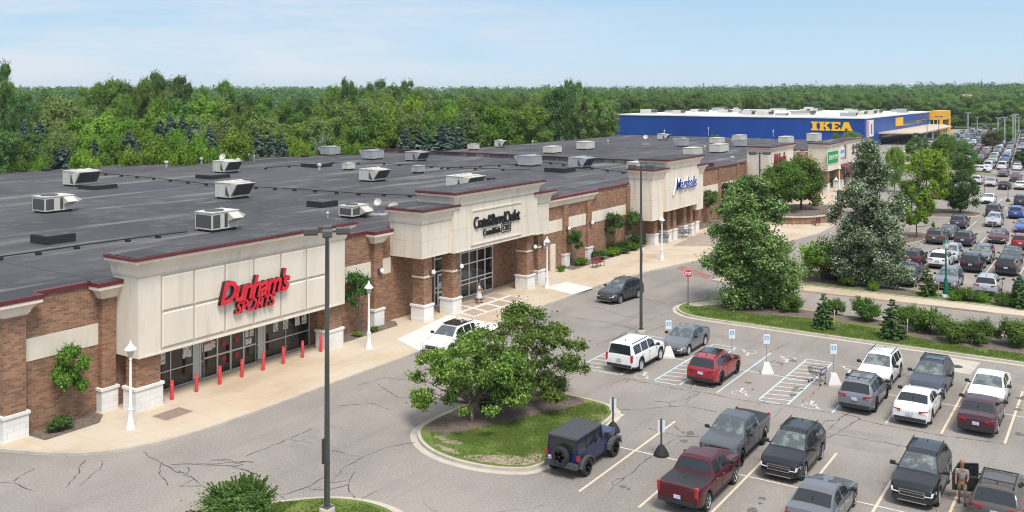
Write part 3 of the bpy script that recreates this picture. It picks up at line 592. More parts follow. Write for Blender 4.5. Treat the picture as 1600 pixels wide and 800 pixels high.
ya, za = yz(739.5, 350, XL); yb, _ = yz(811, 327, XL); link('sign_lettering', text_mesh('crate_letters', 'Crate&BarrelOutlet', BKS, (ya, yb, 6.52, 7.45), on_x(XL+0.02), depth=0.12, offset=0.0, space=0.87), t)
ya, za = yz(754, 360, XL); yb, _ = yz(781, 353, XL); link('sign_lettering', text_mesh('kids_letters', 'Crate&kids', BKS, (ya, yb, 5.83, 6.33), on_x(XL+0.02), depth=0.1, offset=0.0, space=0.87), t)
ya, yb = yx(783, XL), yx(797.5, XL); m = MB()
for (a, b, c_, d) in ((ya, yb, 6.42, 6.47), (ya, yb, 5.75, 5.80), (ya, ya+0.05, 5.8, 6.42), (yb-0.05, yb, 5.8, 6.42)): m.box(XL+0.02, XL+0.08, a, b, c_, d)
m.build('sign_frame', [BKS], t); link('sign_lettering', text_mesh('cb_letters', 'CB2', BKS, (ya+0.17, yb-0.17, 5.9, 6.32), on_x(XL+0.02), depth=0.06, offset=0.02, space=1.1), t)
for (a, b, x1, zt_) in ((54.2, 55.15, -43.45, 5.02), (57.25, 58.2, -43.1, 4.97), (67.9, 68.95, -43.1, 4.97), (70.3, 71.25, -43.5, 4.77)):
    column(t, x1-1.05, x1, a, b, zt_, 3.4 if a < 71 else 3.4)
for (x, y, z) in ((-43.45, 54.95, 4.0), (-43.1, 58.0, 4.0), (-43.1, 68.75, 4.0), (-43.5, 71.0, 3.9)): wall_light(t, x, y, z-0.4)
XG = XW+0.10; yg0, yg1 = 58.6, yx(769.4, XG)
dr = glazing(t, 'window', XG, yg0, yg1, 0.2, 4.6, [yg0+(yg1-yg0)*k/7 for k in range(1, 7)], [1.25, 1.6, 2.9, 3.9, 4.3], fw=0.09, frame=WHITEP)
gl2 = glazing(t, 'door', XG+0.02, 59.0, 60.3, 0.2, 2.6, [59.65], [1.2], fw=0.13, frame=WHITEP)
m = MB(); m.box(XG+0.03, XG+0.07, 59.1, 59.55, 1.5, 2.0); m.box(XG+0.03, XG+0.07, 59.75, 60.2, 1.5, 2.0); m.build('notice', [POST], gl2)
m = MB(); m.box(XW, XW+0.12, 76.5, 77.4, 0.15, 2.6); m.build('service_door', [EIFS], t)
m = MB(); lv = [(6.15, 0.03), (6.2, 0.10), (6.3, 0.12)]+[(6.3+0.45*i/5, 0.12+0.33*(i/5)**2) for i in range(1, 6)]+[(6.93, 0.47)]
m.stack(XW-0.02, XW+0.05, 71.35, 85.0, lv, sides=(1, 0, 1, 0)); cn = m.build('cornice', [EIFS], t)
m = MB(); m.stack(XW-0.2, XW+0.05, 71.35, 85.0, [(6.93, 0.5), (7.16, 0.5)], sides=(1, 0, 1, 0)); m.build('coping', [COPE], cn)

# ---- 3: discount store
t = store('discount_store', 'brick store with stepped cream portal reading Marshalls in blue letters', 78.3, 119.6, -117)
pier(t, 78.85, 79.7, cap=False, light=3.7, d=0.25, ztop=6.15); pier(t, 83.6, 84.45, cap=False, light=3.7, d=0.25, ztop=6.15); pier(t, 92.7, 93.45, cap=False, d=0.2)
band(t, [(78.3, 78.85), (79.7, 83.6), (84.45, 92.7), (108.2, 112.9), (113.8, 119.6)]); coping(t, [(85.5, 93.4), (108.3, 119.6)])
pier(t, 112.9, 113.8, cap=False, d=0.2, base=False)
signbox(t, 'side_box', XW+0.01, -43.2, 93.5, 96.45, 3.1, 8.75)
c = signbox(t, 'sign_box', XW+0.01, -42.85, 96.4, 106.0, 3.85, 9.65, flare=0.5)
signbox(t, 'side_box', XW+0.01, -43.2, 105.95, 108.2, 3.0, 8.5)
XL = -42.83
ya, za = yz(1052, 304, XL); yb, _ = yz(1086, 296, XL); sl = link('sign_lettering', text_mesh('marshalls_letters', 'Marshalls', NAVY, (ya+0.35, yb, 6.0, 7.35), on_x(XL+0.02), depth=0.2, shear=0.12, offset=0.012, side=WHITEP, space=0.88), t)
m = MB(); m.add([(XL+0.05, ya-0.35, 5.55), (XL+0.05, ya+0.0, 5.55), (XL+0.05, ya+0.85, 7.35), (XL+0.05, ya+0.65, 7.35), (XL+0.16, ya-0.35, 5.55), (XL+0.16, ya+0.0, 5.55), (XL+0.16, ya+0.85, 7.35), (XL+0.16, ya+0.65, 7.35)],
    [(4, 5, 6, 7), (0, 1, 5, 4), (1, 2, 6, 5), (2, 3, 7, 6), (3, 0, 4, 7)]); m.build('sign_slash', [WHITEP], t)
for a, b, x1, zt_ in ((95.4, 96.2, -43.8, 3.15), (98.4, 99.3, -43.6, 3.9), (100.1, 101.0, -43.6, 3.9), (103.1, 104.0, -43.6, 3.9), (105.2, 106.0, -43.6, 3.9), (107.2, 108.1, -43.8, 3.05)):
    column(t, x1-0.85, x1, a, b, zt_)
XG = XW+0.1; dg = glazing(t, 'door', XG, 103.2, 106.6, 0.2, 3.2, [104.05, 104.9, 105.75], [2.3, 1.2], fw=0.08)
# ---- 4: craft store
t = store('craft_store', 'plain cream store front reading Michaels in dark red script, beyond the planter trees', 119.6, 157.5, -98)
band(t, [(119.6, 120.5), (121.4, 127.6), (128.5, 131.6), (143.8, 152.9), (154, 157.5)]); coping(t, [(119.6, 131.5), (144.0, 152.4)])
for a in (120.5, 127.6, 130.8): pier(t, a, a+0.85, cap=False, d=0.2, base=False)
pier(t, 153.1, 154.1, base=True, ztop=7.6, d=0.5)
signbox(t, 'sign_box', XW+0.01, -42.75, 131.9, 143.7, 3.5, 9.35, flare=0.35, corn=0.8)
XL = -42.73; ya, za = yz(1209, 259.5, XL); yb, zb_ = yz(1226.8, 252, XL)
link('sign_lettering', text_mesh('michaels_letters', 'Michaels', DRED, (ya, yb, za-0.1, za+1.75), on_x(XL+0.02), depth=0.12, shear=0.25, offset=0.03, space=0.85), t)
ya, za = yz(1208.8, 267.5, XL); yb, _ = yz(1226, 262, XL); m = MB(); m.box(XL+0.01, XL+0.08, ya, yb, za, za+0.62); sp = m.build('sign_panel', [DRED], t)
for a, b in ((132.0, 134.6), (142.2, 143.6)): m = MB(); m.box(-44.6, -42.85, a, b, 0.1, 3.52); m.build('column', [EIFS], t)
m = MB(); m.box(-43.6, -42.9, 139.2, 139.7, 0.1, 3.52); m.build('column', [EIFS], t)
glazing(t, 'door', XW+0.1, 135.5, 141, 0.2, 3.0, [137.3, 139.1], [2.3], fw=0.08)
# ---- 5: variety store
t = store('variety_store', 'cream store front with green sign board reading DOLLAR TREE', 157.5, 171.6, -98)
pier(t, 157.7, 158.6, ztop=7.3, d=0.5); band(t, [(158.6, 163)]); coping(t, [(159.3, 162.5)])
signbox(t, 'sign_box', XW+0.01, -42.6, 163.1, 171.5, 3.6, 8.35, flare=0.35, corn=0.8)
column(t, -43.9, -42.75, 163.3, 164.5, 3.62); column(t, -43.5, -42.75, 170.4, 171.3, 3.62)
GRN = mat('green sign board', (0.0, 0.30, 0.075), 0.4)
XL = -42.58; ya, za = yz(1293.3, 256, XL); yb, zb_ = yz(1308.8, 250, XL); m = MB(); m.box(XL, XL+0.12, ya, yb, za, za+1.95); g_ = m.build('sign_board', [GRN], t)
m = MB(); m.box(XL, XL+0.05, ya-0.3, yb+0.3, za-0.22, za-0.05); m.box(XL, XL+0.05, ya-0.3, ya-0.05, za-0.05, za+2.2); m.build('sign_surround', [EIFS], g_)
link('sign_lettering', text_mesh('dollar_letters', 'DOLLAR TREE', WHITEP, (ya+0.5, yb-0.5, za+0.6, za+1.35), on_x(XL+0.12), depth=0.03, offset=0.0), g_)
glazing(t, 'window', XW+0.1, 158.7, 163.0, 0.2, 3.2, [160, 161.5], [1.2, 2.4]); glazing(t, 'door', XW+0.12, 165, 170.3, 0.2, 3.2, [166.5, 168.3], [2.3])
MARO = mat('maroon awning', (0.13, 0.025, 0.03), 0.6)
def awning(t, y0, y1, z=3.3): m = MB(); m.exty([(XW+0.3, z+1.2), (XW+4.4, z+0.35), (XW+4.4, z-0.5), (XW+4.3, z-0.5), (XW+4.3, z+0.25), (XW+0.3, z+1.0)], y0, y1); m.build('awning', [MARO], t)
def far_store(name, label, y0, y1, zt_, sign=None):
    t = store(name, label, y0, y1, -98); signbox(t, 'sign_box', XW+0.01, -43.4, y0+0.1, y1-0.1, 3.9, zt_, flare=0.3, corn=0.7); awning(t, y0+0.6, y1-0.6)
    for a in (y0+0.9, y1-1.6): column(t, -43.3, -42.6, a, a+0.7, 3.9)
    glazing(t, 'window', XW+0.1, y0+1, y1-1, 0.2, 3.4, [y0+2.6, y0+4.2, y0+5.8], [1.2, 2.4]); return t
t = far_store('small_shop', 'narrow cream shop with pale blue banner and maroon awning beside green sign', 171.6, 179.8, 8.35)
XL = -43.38; ya, za = yz(1311.3, 248, XL); yb, _ = yz(1319, 245, XL); m = MB(); m.box(XL, XL+0.08, ya, yb, za, za+1.9); b_ = m.build('banner', [WHITEP], t)
m = MB(); m.box(XL+0.08, XL+0.1, ya+0.2, yb-0.3, za+0.9, za+1.5); m.box(XL+0.08, XL+0.1, ya+0.3, yb-0.2, za+0.1, za+0.25); m.build('banner_print', [mat('pale blue print', (0.12, 0.35, 0.62), 0.5)], b_)
m = MB(); m.box(XL, XL+0.03, 176.9, 178.7, 4.9, 7.5); m.build('brick_panel', [BRICK], t)
t = far_store('corner_shop', 'cream shop with two rows of small black sign letters and maroon awning', 179.8, 190.2, 8.3)
XL = -43.38; ya, za = yz(1331.5, 231, XL); yb, _ = yz(1345, 229, XL)
link('sign_lettering', text_mesh('script_letters', 'gifts', BKS, (ya, yb-0.8, za, za+1.0), on_x(XL+0.01), depth=0.08, offset=0.02), t) if False else None
rnd = random.Random(3)
m = MB()
for k in range(7): u = ya+0.3+(yb-ya-0.8)*k/7; m.box(XL+0.01, XL+0.08, u, u+0.32, za+rnd.uniform(-.1, .15), za+rnd.uniform(0.4, 0.8))
m.build('sign_lettering', [BKS], t)
ya, za = yz(1331, 240.3, XL); yb, _ = yz(1341, 237, XL); m = MB(); hw = (yb-ya)
for k in (0, 1):
    u = ya+k*hw*0.52; m.box(XL+0.01, XL+0.08, u, u+hw*0.44, za+1.0, za+1.25); m.box(XL+0.01, XL+0.08, u, u+hw*0.40, za, za+0.25); m.box(XL+0.01, XL+0.08, u+hw*0.14, u+hw*0.3, za+0.25, za+1.0)
m.build('sign_lettering', [BKS], t)
t = far_store('end_shop', 'last low cream shop of the plaza half hidden by the tall silver-leaved tree', 190.2, 199.5, 7.8)
m = MB(); m.box(-43.38, -43.34, 191.2, 195.4, 4.4, 6.7); m.build('brick_panel', [BRICK], t)
# fire wall between the two roof levels and rear roof edges
fw = thing('parapet_wall', 'dark low parapet crossing the roof with a maroon cap', 'parapet', (-80, 119.6, ZR)); fw.location = (0, 0, 0)
m = MB(); m.box(-116.9, -46.2, 119.35, 119.75, ZR-0.2, ZR+0.55); m.build('parapet', [ROOFM], fw)
m = MB(); m.box(-117, -46.2, 119.3, 119.8, ZR+0.55, ZR+0.66); m.build('cap', [COPE], fw)

# ================================================================== BLUE STORE
t = thing('blue_store', 'huge blue metal-clad store with yellow IKEA letters and a yellow entrance tower', 'building')
XB, YB, ZB = -67.0, 298.5, 8.85
m = MB(); m.box(-152.3, XB, YB, 411, 0, ZB); m.build('wall', [BLUEW], t)
m = MB(); m.box(-152.6, XB+0.25, YB-0.25, 411, ZB, ZB+0.35); m.build('roof', [WROOF], t)
def slab_letter(m, ch, u, v, s, wd):   # heavy slab letters on a wall facing -y ; u = x, v = z
    def q(pts): m.add([(u+a*wd, YB-0.02, v+b*s) for a, b in pts]+[(u+a*wd, YB-0.35, v+b*s) for a, b in pts], [tuple(range(len(pts), 2*len(pts)))]+[(i, (i+1) % len(pts), len(pts)+(i+1) % len(pts), len(pts)+i) for i in range(len(pts))])
    if ch == 'I': q([(0, 0), (1, 0), (1, .2), (.8, .2), (.8, .8), (1, .8), (1, 1), (0, 1), (0, .8), (.2, .8), (.2, .2), (0, .2)])
    if ch == 'K': q([(0, 0), (.5, 0), (.5, .2), (.42, .2), (.42, .4), (.52, .48), (.68, .2), (.6, .2), (.6, 0), (1, 0), (1, .2), (.92, .2), (.7, .6), (.88, .8), (1, .8), (1, 1), (.58, 1), (.58, .8), (.62, .8), (.42, .6), (.42, .8), (.5, .8), (.5, 1), (0, 1), (0, .8), (.1, .8), (.1, .2), (0, .2)])
    if ch == 'E': q([(0, 0), (1, 0), (1, .36), (.82, .36), (.82, .2), (.42, .2), (.42, .4), (.7, .4), (.7, .6), (.42, .6), (.42, .8), (.82, .8), (.82, .66), (1, .66), (1, 1), (0, 1), (0, .8), (.1, .8), (.1, .2), (0, .2)])
    if ch == 'A': q([(0, 0), (.40, 0), (.40, .16), (.34, .16), (.36, .28), (.62, .28), (.64, .16), (.58, .16), (.58, 0), (1, 0), (1, .18), (.94, .18), (.68, 1), (.30, 1), (.06, .18), (0, .18)])
xi, zi = xz(1268, 203.5, YB); xe, _ = xz(1332, 203.5, YB); s_ = zi+2.75; wd = xe-xi
m = MB()
for ch, a, b in (('I', 0, .16), ('K', .19, .46), ('E', .49, .71), ('A', .72, 1.0)): slab_letter(m, ch, xi+a*wd, zi, 2.75, (b-a)*wd)
m.build('sign_lettering', [mat('yellow sign face', (0.95, 0.52, 0.01), 0.4)], t)
def rb(u0, u1, z0, z1, name, mm, d=0.15): m = MB(); m.box(XB, XB+d, u0, u1, z0, z1); return m.build(name, [mm], t)
y0, z0 = yz(1354, 214.5, XB); y1, _ = yz(1364.2, 213, XB)
bn = rb(y0, y1, z0, z0+5.2, 'banner', mat('white banner', (0.75, 0.74, 0.72), 0.6)); m = MB(); m.box(XB+0.15, XB+0.17, y0, y0+(y1-y0)*0.27, z0+0.2, z0+5.0); m.build('banner_stripe', [mat('rose print', (0.55, 0.25, 0.30), 0.6)], bn)
m = MB(); m.box(XB+0.15, XB+0.17, y0+(y1-y0)*0.6, y0+(y1-y0)*0.78, z0+0.8, z0+3.9); m.build('banner_print', [mat('brown print', (0.18, 0.12, 0.09), 0.6)], bn)
y0, z0 = yz(1399, 196, XB); y1, _ = yz(1410, 195, XB); rb(y0, y1, z0-0.3, z0+2.6, 'yellow_sign', YELL, 0.3)
gw = rb(yx(1410.5, XB), 404, 5.0, 6.3, 'window', mat('strip window glass', (0.10, 0.15, 0.16), 0.1), 0.05)
# entrance tower and canopy
m = MB(); m.box(XB, -62.1, 411, 432, 5.7, 9.35); m.box(-66.9, -62.1, 428, 432, 0, 5.7); m.box(-63.2, -62.1, 411, 412, 0, 5.7); tw = m.build('yellow_tower', [YELL], t)
m = MB(); m.box(-66.8, -62.3, 411.3, 428, 3.3, 5.7); m.build('window', [DKGL], tw)
m = MB()
for x in (-66.9, -65.5, -64.1, -62.7): m.box(x, x+0.2, 411.1, 411.4, 3.3, 5.7)
m.build('frame', [WHITEP], tw)
m = MB(); m.add([(-67, 318, 3.6), (-63.2, 320, 3.6), (-55.2, 322, 3.6), (-56.0, 392, 3.6), (-67, 430, 3.6), (-67, 318, 4.0), (-63.2, 320, 4.0), (-55.2, 322, 4.0), (-56.0, 392, 4.0), (-67, 430, 4.0)], [(4, 3, 2, 1, 0), (5, 6, 7, 8, 9), (0, 1, 6, 5), (1, 2, 7, 6), (2, 3, 8, 7), (3, 4, 9, 8), (4, 0, 5, 9)])
m.build('canopy', [mat('canopy cladding', (0.55, 0.45, 0.33), 0.6)], t)
for y in (324, 340, 356, 372, 388): m = MB(); m.lathe([(0.3, 0), (0.3, 3.6)], -57.0, y, 0, 8); m.build('canopy_post', [WHITEP], t)
m = MB(); m.box(XB, XB+0.06, 322, 405, 0.1, 3.5); m.build('entrance_glass', [DKGL], t)
rnd = random.Random(12)
for i in range(42):                 # plant on the white roof
    x = rnd.uniform(-148, -70); y = rnd.uniform(305, 400); w_, d, h = rnd.uniform(2, 5.5), rnd.uniform(2, 6), rnd.uniform(0.5, 1.6); m = MB()
    m.box(x, x+w_, y, y+d, ZB+0.34, ZB+0.34+h, 0)
    m.exty([(x+w_, ZB+0.5+h*0.2), (x+w_+0.5, ZB+0.34+h), (x+w_, ZB+0.34+h)], y+0.3, y+d-0.3, 1)
    o = m.build('rooftop_unit', [HV if i % 3 else HVG, HVD]); tag(o, 'small rooftop box on the white roof of the blue store', 'rooftop unit', 'units on the white roof')
# white parapet line seen along the near roof edge
# far beige building right
t = thing('office_building', 'pale beige two-storey building far behind the distant parked cars', 'building')
x0, _ = xz(1573, 190, 640); x1 = x0+70; g0 = gz(x0, 640)
m = MB(); m.box(x0, x1, 640, 670, 0, 8.2); m.box(x0-14, x0, 648, 668, 0, 11.5); m.build('wall', [mat('pale render', (0.50, 0.46, 0.40), 0.8)], t)
m = MB(); m.box(x0-0.4, x1, 639.5, 670, 8.2, 8.9); m.build('roof', [mat('pale trim', (0.62, 0.60, 0.57), 0.7)], t)
m = MB(); m.add([(x0-15, 647, 11.5), (x0+1, 647, 11.5), (x0+1, 669, 11.5), (x0-15, 669, 11.5), (x0-7, 652, 13.0), (x0-7, 664, 13.0)], [(0, 1, 4), (1, 2, 5, 4), (2, 3, 5), (3, 0, 4, 5)]); m.build('roof', [mat('tan roof', (0.40, 0.31, 0.22), 0.8)], t)
for k in range(14):
    for z in (1.2, 5.0): m = MB(); m.box(x0+2+k*4, x0+3.8+k*4, 639.9, 640.02, z, z+1.9); m.build('window', [DKGL], t)
# ================================================================== ROOFTOP PLANT
def rooftop_unit(kind, label, x, y, L_, W_, H_, rz=0, grey=False, z=ZR+0.04, group='rooftop air units on the dark roof'):
    """x,y = centre on the roof. kind: hood (flared coil hood on +x), condenser (coil grilles at the near end), plain"""
    t = thing('rooftop_unit', label, 'rooftop unit', (x, y, z), rz, group); b = HVG if grey else HV
    m = MB(); m.box(-W_/2+0.1, W_/2-0.1, -L_/2+0.15, L_/2-0.15, 0, 0.18); m.build('curb', [BLK], t)
    m = MB(); z0 = 0.18; m.box(-W_/2, W_/2, -L_/2, L_/2, z0, H_); m.box(-W_/2-0.04, W_/2+0.04, -L_/2-0.04, L_/2+0.04, H_, H_+0.06)
    for k in range(1, 4): m.box(W_/2, W_/2+0.015, -L_/2+k*L_/4-0.02, -L_/2+k*L_/4+0.02, z0+0.1, H_-0.05)
    for k in range(1, 3): m.box(-W_/2+k*W_/3-0.02, -W_/2+k*W_/3+0.02, -L_/2-0.015, -L_/2, z0+0.1, H_-0.05)
    body = m.build('cabinet', [b], t)
    if kind == 'hood':
        y0, y1 = -L_/2+0.05, L_/2-0.1; o = min(1.0, H_*0.6)
        m = MB(); m.exty([(W_/2+0.02, z0+0.15), (W_/2+o, H_-0.02), (W_/2+0.02, H_-0.02)], y0, y1); h = m.build('hood', [b], t)
        m = MB(); a = Vector((W_/2+0.02, z0+0.15)); c = Vector((W_/2+o, H_-0.02)); n = Vector((c.y-a.y, -(c.x-a.x))).normalized()*0.02; a2 = a.lerp(c, 0.06)+n; c2 = a.lerp(c, 0.94)+n
        m.add([(a2.x, y0+0.15, a2.y), (a2.x, y1-0.15, a2.y), (c2.x, y1-0.15, c2.y), (c2.x, y0+0.15, c2.y)], [(3, 2, 1, 0)]); m.build('coil', [HVD], h)
        m = MB(); m.add([(W_/2-0.02, -L_/2-0.02, z0+0.05), (W_/2-0.55, -L_/2-0.02, H_*0.92), (W_/2-0.62, -L_/2-0.02, H_*0.55), (W_/2-0.62, -L_/2-0.02, z0+0.2)], [(0, 1, 2, 3)]); m.build('side_opening', [HVD], t)
        m = MB()
        for k in range(3): m.lathe([(0.32, 0), (0.32, 0.1), (0.28, 0.12)], 0, -L_/2+L_*(k+0.5)/3, H_+0.06, 10)
        m.build('fan_cap', [b], t)
    if kind == 'condenser':
        m = MB(); m.box(-W_/2+0.12, W_/2-0.12, -L_/2-0.02, -L_/2, z0+0.12, H_-0.15); m.box(W_/2, W_/2+0.02, -L_/2+0.1, -L_/2+L_*0.3, z0+0.12, H_-0.15); m.build('coil', [HVD], t)
        m = MB(); m.lathe([(W_*0.36, 0), (W_*0.36, 0.08)], 0, -L_/2+W_*0.5, H_+0.05, 14); m.build('fan_grille', [HVD], t)
        m = MB(); m.exty([(W_/2, H_-0.05), (W_/2+0.0, H_-0.75), (W_/2+0.7, H_-0.45)], L_/2-1.0, L_/2-0.1); 
        m.add([(-W_/2+0.1, L_/2, H_-0.02), (W_/2-0.1, L_/2, H_-0.02), (W_/2-0.1, L_/2+0.8, H_-0.42), (-W_/2+0.1, L_/2+0.8, H_-0.42), (-W_/2+0.1, L_/2, H_-0.75), (W_/2-0.1, L_/2, H_-0.75)], [(0, 1, 2, 3), (4, 5, 1, 0)[::-1], (1, 5, 2), (0, 3, 4), (3, 2, 5, 4)])
        m.build('intake_hood', [b], t)
        m = MB(); m.box(W_/2, W_/2+0.015, L_/2-1.3, L_/2-1.02, z0+0.1, H_-0.1); m.build('side_louvre', [HVD], t)
    return t
RU = [  # kind, label, px centre, base py, px width, py height, grey, turned
 ('condenser', 'beige rooftop unit with mesh grilles nearest the left edge of the picture', 67, 334, 60, 27, 0, 0),
 ('hood', 'beige rooftop unit with dark sloping coil beside the long black roof hatch', 112, 292, 57, 25, 0, 0),
 ('condenser', 'beige rooftop unit with mesh grilles just behind the red lettered sign box', 325, 363, 66, 32, 0, 0),
 ('hood', 'large beige rooftop unit with dark coil, below the one with the dish behind', 353, 312, 62, 27, 0, 0),
 ('hood', 'beige rooftop unit with a white satellite dish right behind it', 345, 271.5, 47, 20, 0, 0),
 ('hood', 'beige rooftop unit with leaning dark coil in the middle of the dark roof', 576, 285, 52, 20.5, 0, 0),
 ('hood', 'big beige rooftop unit directly behind the crate store portal coping', 715, 301, 64, 26, 0, 0),
 ('condenser', 'beige condenser unit left of the two satellite dishes', 545, 342, 46, 20, 0, 0),
 ('plain', 'small beige roof box beside the dark hatch with a pipe cap', 542, 267, 20, 11, 0, 0),
 ('plain', 'small grey roof box standing alone mid roof', 651, 272, 22, 12, 1, 0),
 ('hood', 'grey rooftop unit far left of the firewall with hood to the left', 511, 244, 37, 14, 1, 1),
 ('hood', 'grey rooftop unit at the left end of the dark firewall', 577, 250.5, 41, 15, 1, 1),
 ('hood', 'grey rooftop unit with dark coil in front of the spruces', 645, 253, 42, 15.5, 1, 0),
 ('hood', 'grey rooftop unit with white V-shaped hood on the right half of the roof', 823, 261, 46, 17, 1, 1),
 ('hood', 'grey rooftop unit with dark coil beside the long black hatch near the Marshalls portal', 902, 264, 46, 17.5, 1, 0),
 ('plain', 'beige rooftop box behind the lamp head left of the Marshalls portal', 992, 268, 32, 14, 0, 0),
 ('plain', 'low beige box past the firewall in front of the spruces', 737.5, 235.5, 19, 9.5, 0, 0),
 ('hood', 'small beige unit past the firewall at the end of the spruce row', 780, 231.5, 21, 11.5, 0, 0),
 ('plain', 'pale boxy unit past the firewall between two dark trees', 859, 241, 30, 11.5, 0, 0),
 ('plain', 'pale boxy unit on the rear roof edge past the firewall', 911, 235, 29, 13, 0, 0),
 ('plain', 'pale boxy unit rising just behind the Marshalls portal top', 1079, 244.5, 31, 13, 0, 0),
 ('plain', 'pale boxy unit in front of its twin, right of the Marshalls portal', 1120, 240, 30, 14, 0, 0),
 ('plain', 'pale boxy unit behind its twin on the far roof', 1118, 226, 24, 10, 0, 0),
 ('plain', 'pale far boxy unit behind a grey ventilation unit', 1153, 220, 23, 8, 0, 0),
 ('hood', 'grey ventilation unit just left of the craft store box', 1157, 230.5, 26, 12, 1, 1),
 ('hood', 'grey ventilation unit left of the pair of pale boxes', 1066, 230, 26, 13, 1, 1),
 ('hood', 'beige far unit with black intake facing the lot', 1035, 220, 23, 10, 0, 0),
 ('plain', 'pale unit rising behind the craft store box', 1226, 226, 24, 12, 0, 0),
 ('plain', 'pale green rooftop unit behind the green-signed store', 1270, 223, 26, 14, 0, 0)]
for kd, lb, px, py, wpx, hpx, g_, tr in RU:
    x, y = at(px, py-1, ZR+0.04); Yc = F*(CH-ZR)/(py-HZ); wm = wpx*Yc/F; H_ = max(0.8, hpx*Yc/F*0.93)
    # width seen = W*cos + L*sin of the view direction
    a = TH-math.atan((px-800)/F); W_ = 2.1 if kd == 'hood' else 1.9; W_ = min(W_, wm*0.62); ex = 0.8 if kd == 'hood' else 0
    L_ = max(1.3, (wm-(W_+ex)*math.cos(a))/max(0.2, math.sin(a))); L_ = min(L_, 4.2)
    rooftop_unit(kd, lb, x-0.2, y+L_*0.4, L_, W_, H_, math.pi if tr else 0, bool(g_))
for i, (px0, px1, py, h, lb) in enumerate([(124, 181, 298, .42, 'long low black roof hatch beside the second unit from the left'), (307, 358, 281.5, .42, 'long black roof hatch in front of the dish unit'), (51, 115, 382, .55, 'black roof hatch nearest the left brick wall'),
        (480, 527, 326, .5, 'black roof hatch above the sporting store parapet'), (471, 518, 264, .45, 'black roof hatch behind a white pipe cap'), (850, 900, 271.5, .5, 'long black roof hatch near the Marshalls portal'), (470, 483, 249, .3, 'tiny black hatch near the rear roof edge'), (65, 80, 270.5, .3, 'tiny black hatch at the far left of the roof'), (760, 775, 287, .4, 'small black hatch right of the big unit behind the coping')]):
    Yc = F*(CH-ZR)/(py-HZ); x, y = at((px0+px1)/2, py-3, ZR); wm = (px1-px0)*Yc/F
    t = thing('roof_hatch', lb, 'roof hatch', (x, y, ZR+0.04), 0, 'black roof hatches'); a = wm/1.35
    m = MB(); m.box(-a/2, a/2, -a/2, a/2, 0, h); m.build('curb', [BLK], t)
    m = MB(); m.box(-a/2+0.12, a/2-0.12, -a/2+0.12, a/2-0.12, h, h+0.03); m.build('lid', [ROOFM], t)
# vent caps and pipes
for i, (px, py, h, r) in enumerate([(260, 262, .9, .28), (315, 256, .9, .3), (388, 249, .8, .3), (236, 254, .8, .12), (397, 253, 1.0, .1), (499, 266.5, .9, .28), (512, 341, .5, .12), (700, 226, 1.1, .12), (1144, 252, .7, .3), (1101, 234, .7, .2), (950, 225, 0.8, 0.2), (372, 258, .9, .35), (832, 228, 1.0, .15), (830, 254, .5, .2), (1038, 214, 1.6, .15), (1107, 212, 2.0, .12), (1208, 214, 1.6, .12)]):
    x, y = at(px, py, ZR); t = thing('vent_pipe', 'small white vent cap on a pipe standing on the dark roof', 'vent', (x, y, ZR+0.04), 0, 'vent caps on the roof')
    m = MB(); m.lathe([(r*0.6, 0), (r*0.6, h*0.7)], n=8); m.build('pipe', [HVG], t, 40); m = MB(); m.lathe([(r*0.7, h*0.6), (r, h*0.65), (r, h*0.9), (r*0.4, h)], n=8); m.build('cap', [HV], t, 40)
def dish(px, py, r, lb, h=0.9):
    x, y = at(px, py, ZR); t = thing('satellite_dish', lb, 'satellite dish', (x, y, ZR+0.04)); t.rotation_euler = (0, 0, R(20))
    m = MB(); m.box(-0.7, 0.7, -0.5, 0.5, 0, 0.12); m.build('ballast_tray', [HVG], t); m = MB(); m.tube((0, 0, 0), (0, 0, h), 0.04); m.build('mast', [HVG], t)
    m = MB(); m.lathe([(0.02, 0.0), (r*0.5, 0.05), (r*0.85, 0.14), (r, 0.22), (r*0.98, 0.24), (r*0.8, 0.17), (0.02, 0.05)], n=18); o = m.build('reflector', [HV], t, 60); o.location = (0, -0.05, h+r*0.4); o.rotation_euler = (R(62), 0, 0)
dish(592, 337, 0.33, 'grey satellite dish on a flat mount left of the crate store portal'); dish(616, 333, 0.5, 'white satellite dish tipped behind the portal coping', 0.15); dish(349, 262, 0.45, 'white satellite dish behind a beige rooftop unit', 1.2); dish(1009, 226, .45, 'white satellite dish on the far roof among small units', 1.2)
# gas pipes on blocks
for i, (pts, lb) in enumerate([([(0, 401), (60, 393), (120, 384), (200, 373), (292, 362)], 'long black gas pipe running to the unit behind the red sign'), ([(0, 306), (37, 335)], 'x'), ([(142, 269), (240, 278), (322, 287), (400, 292), (460, 295)], 'black pipe across the roof left of centre'),
        ([(460, 295), (560, 302), (640, 305), (690, 307)], 'black pipe leading to the big unit behind the portal'), ([(415, 262), (520, 254), (600, 255), (700, 262), (830, 265)], 'black pipe below the grey unit row'), ([(690, 262), (780, 258), (860, 254), (1000, 272)], 'black pipe on the right part of the roof')]):
    if lb == 'x': continue
    t = thing('gas_pipe', lb, 'pipe', (0, 0, 0), 0, 'pipes laid across the roof'); q = [at(a, b, ZR+0.25) for a, b in pts]; m = MB(); b_ = MB()
    for p, r_ in zip(q, q[1:]):
        m.tube((p[0], p[1], ZR+0.25), (r_[0], r_[1], ZR+0.25), 0.045, n=5); n = int(math.hypot(p[0]-r_[0], p[1]-r_[1])/4)+1
        for k in range(n): u = k/n; xx, yy = p[0]+(r_[0]-p[0])*u, p[1]+(r_[1]-p[1])*u; b_.box(xx-0.18, xx+0.18, yy-0.12, yy+0.12, ZR+0.04, ZR+0.2)
    m.build('pipe', [BLK], t); b_.build('support_blocks', [BLK], t)
# whip antennas
for px, py, h in ((1425-855, 250, 3), ):
    pass

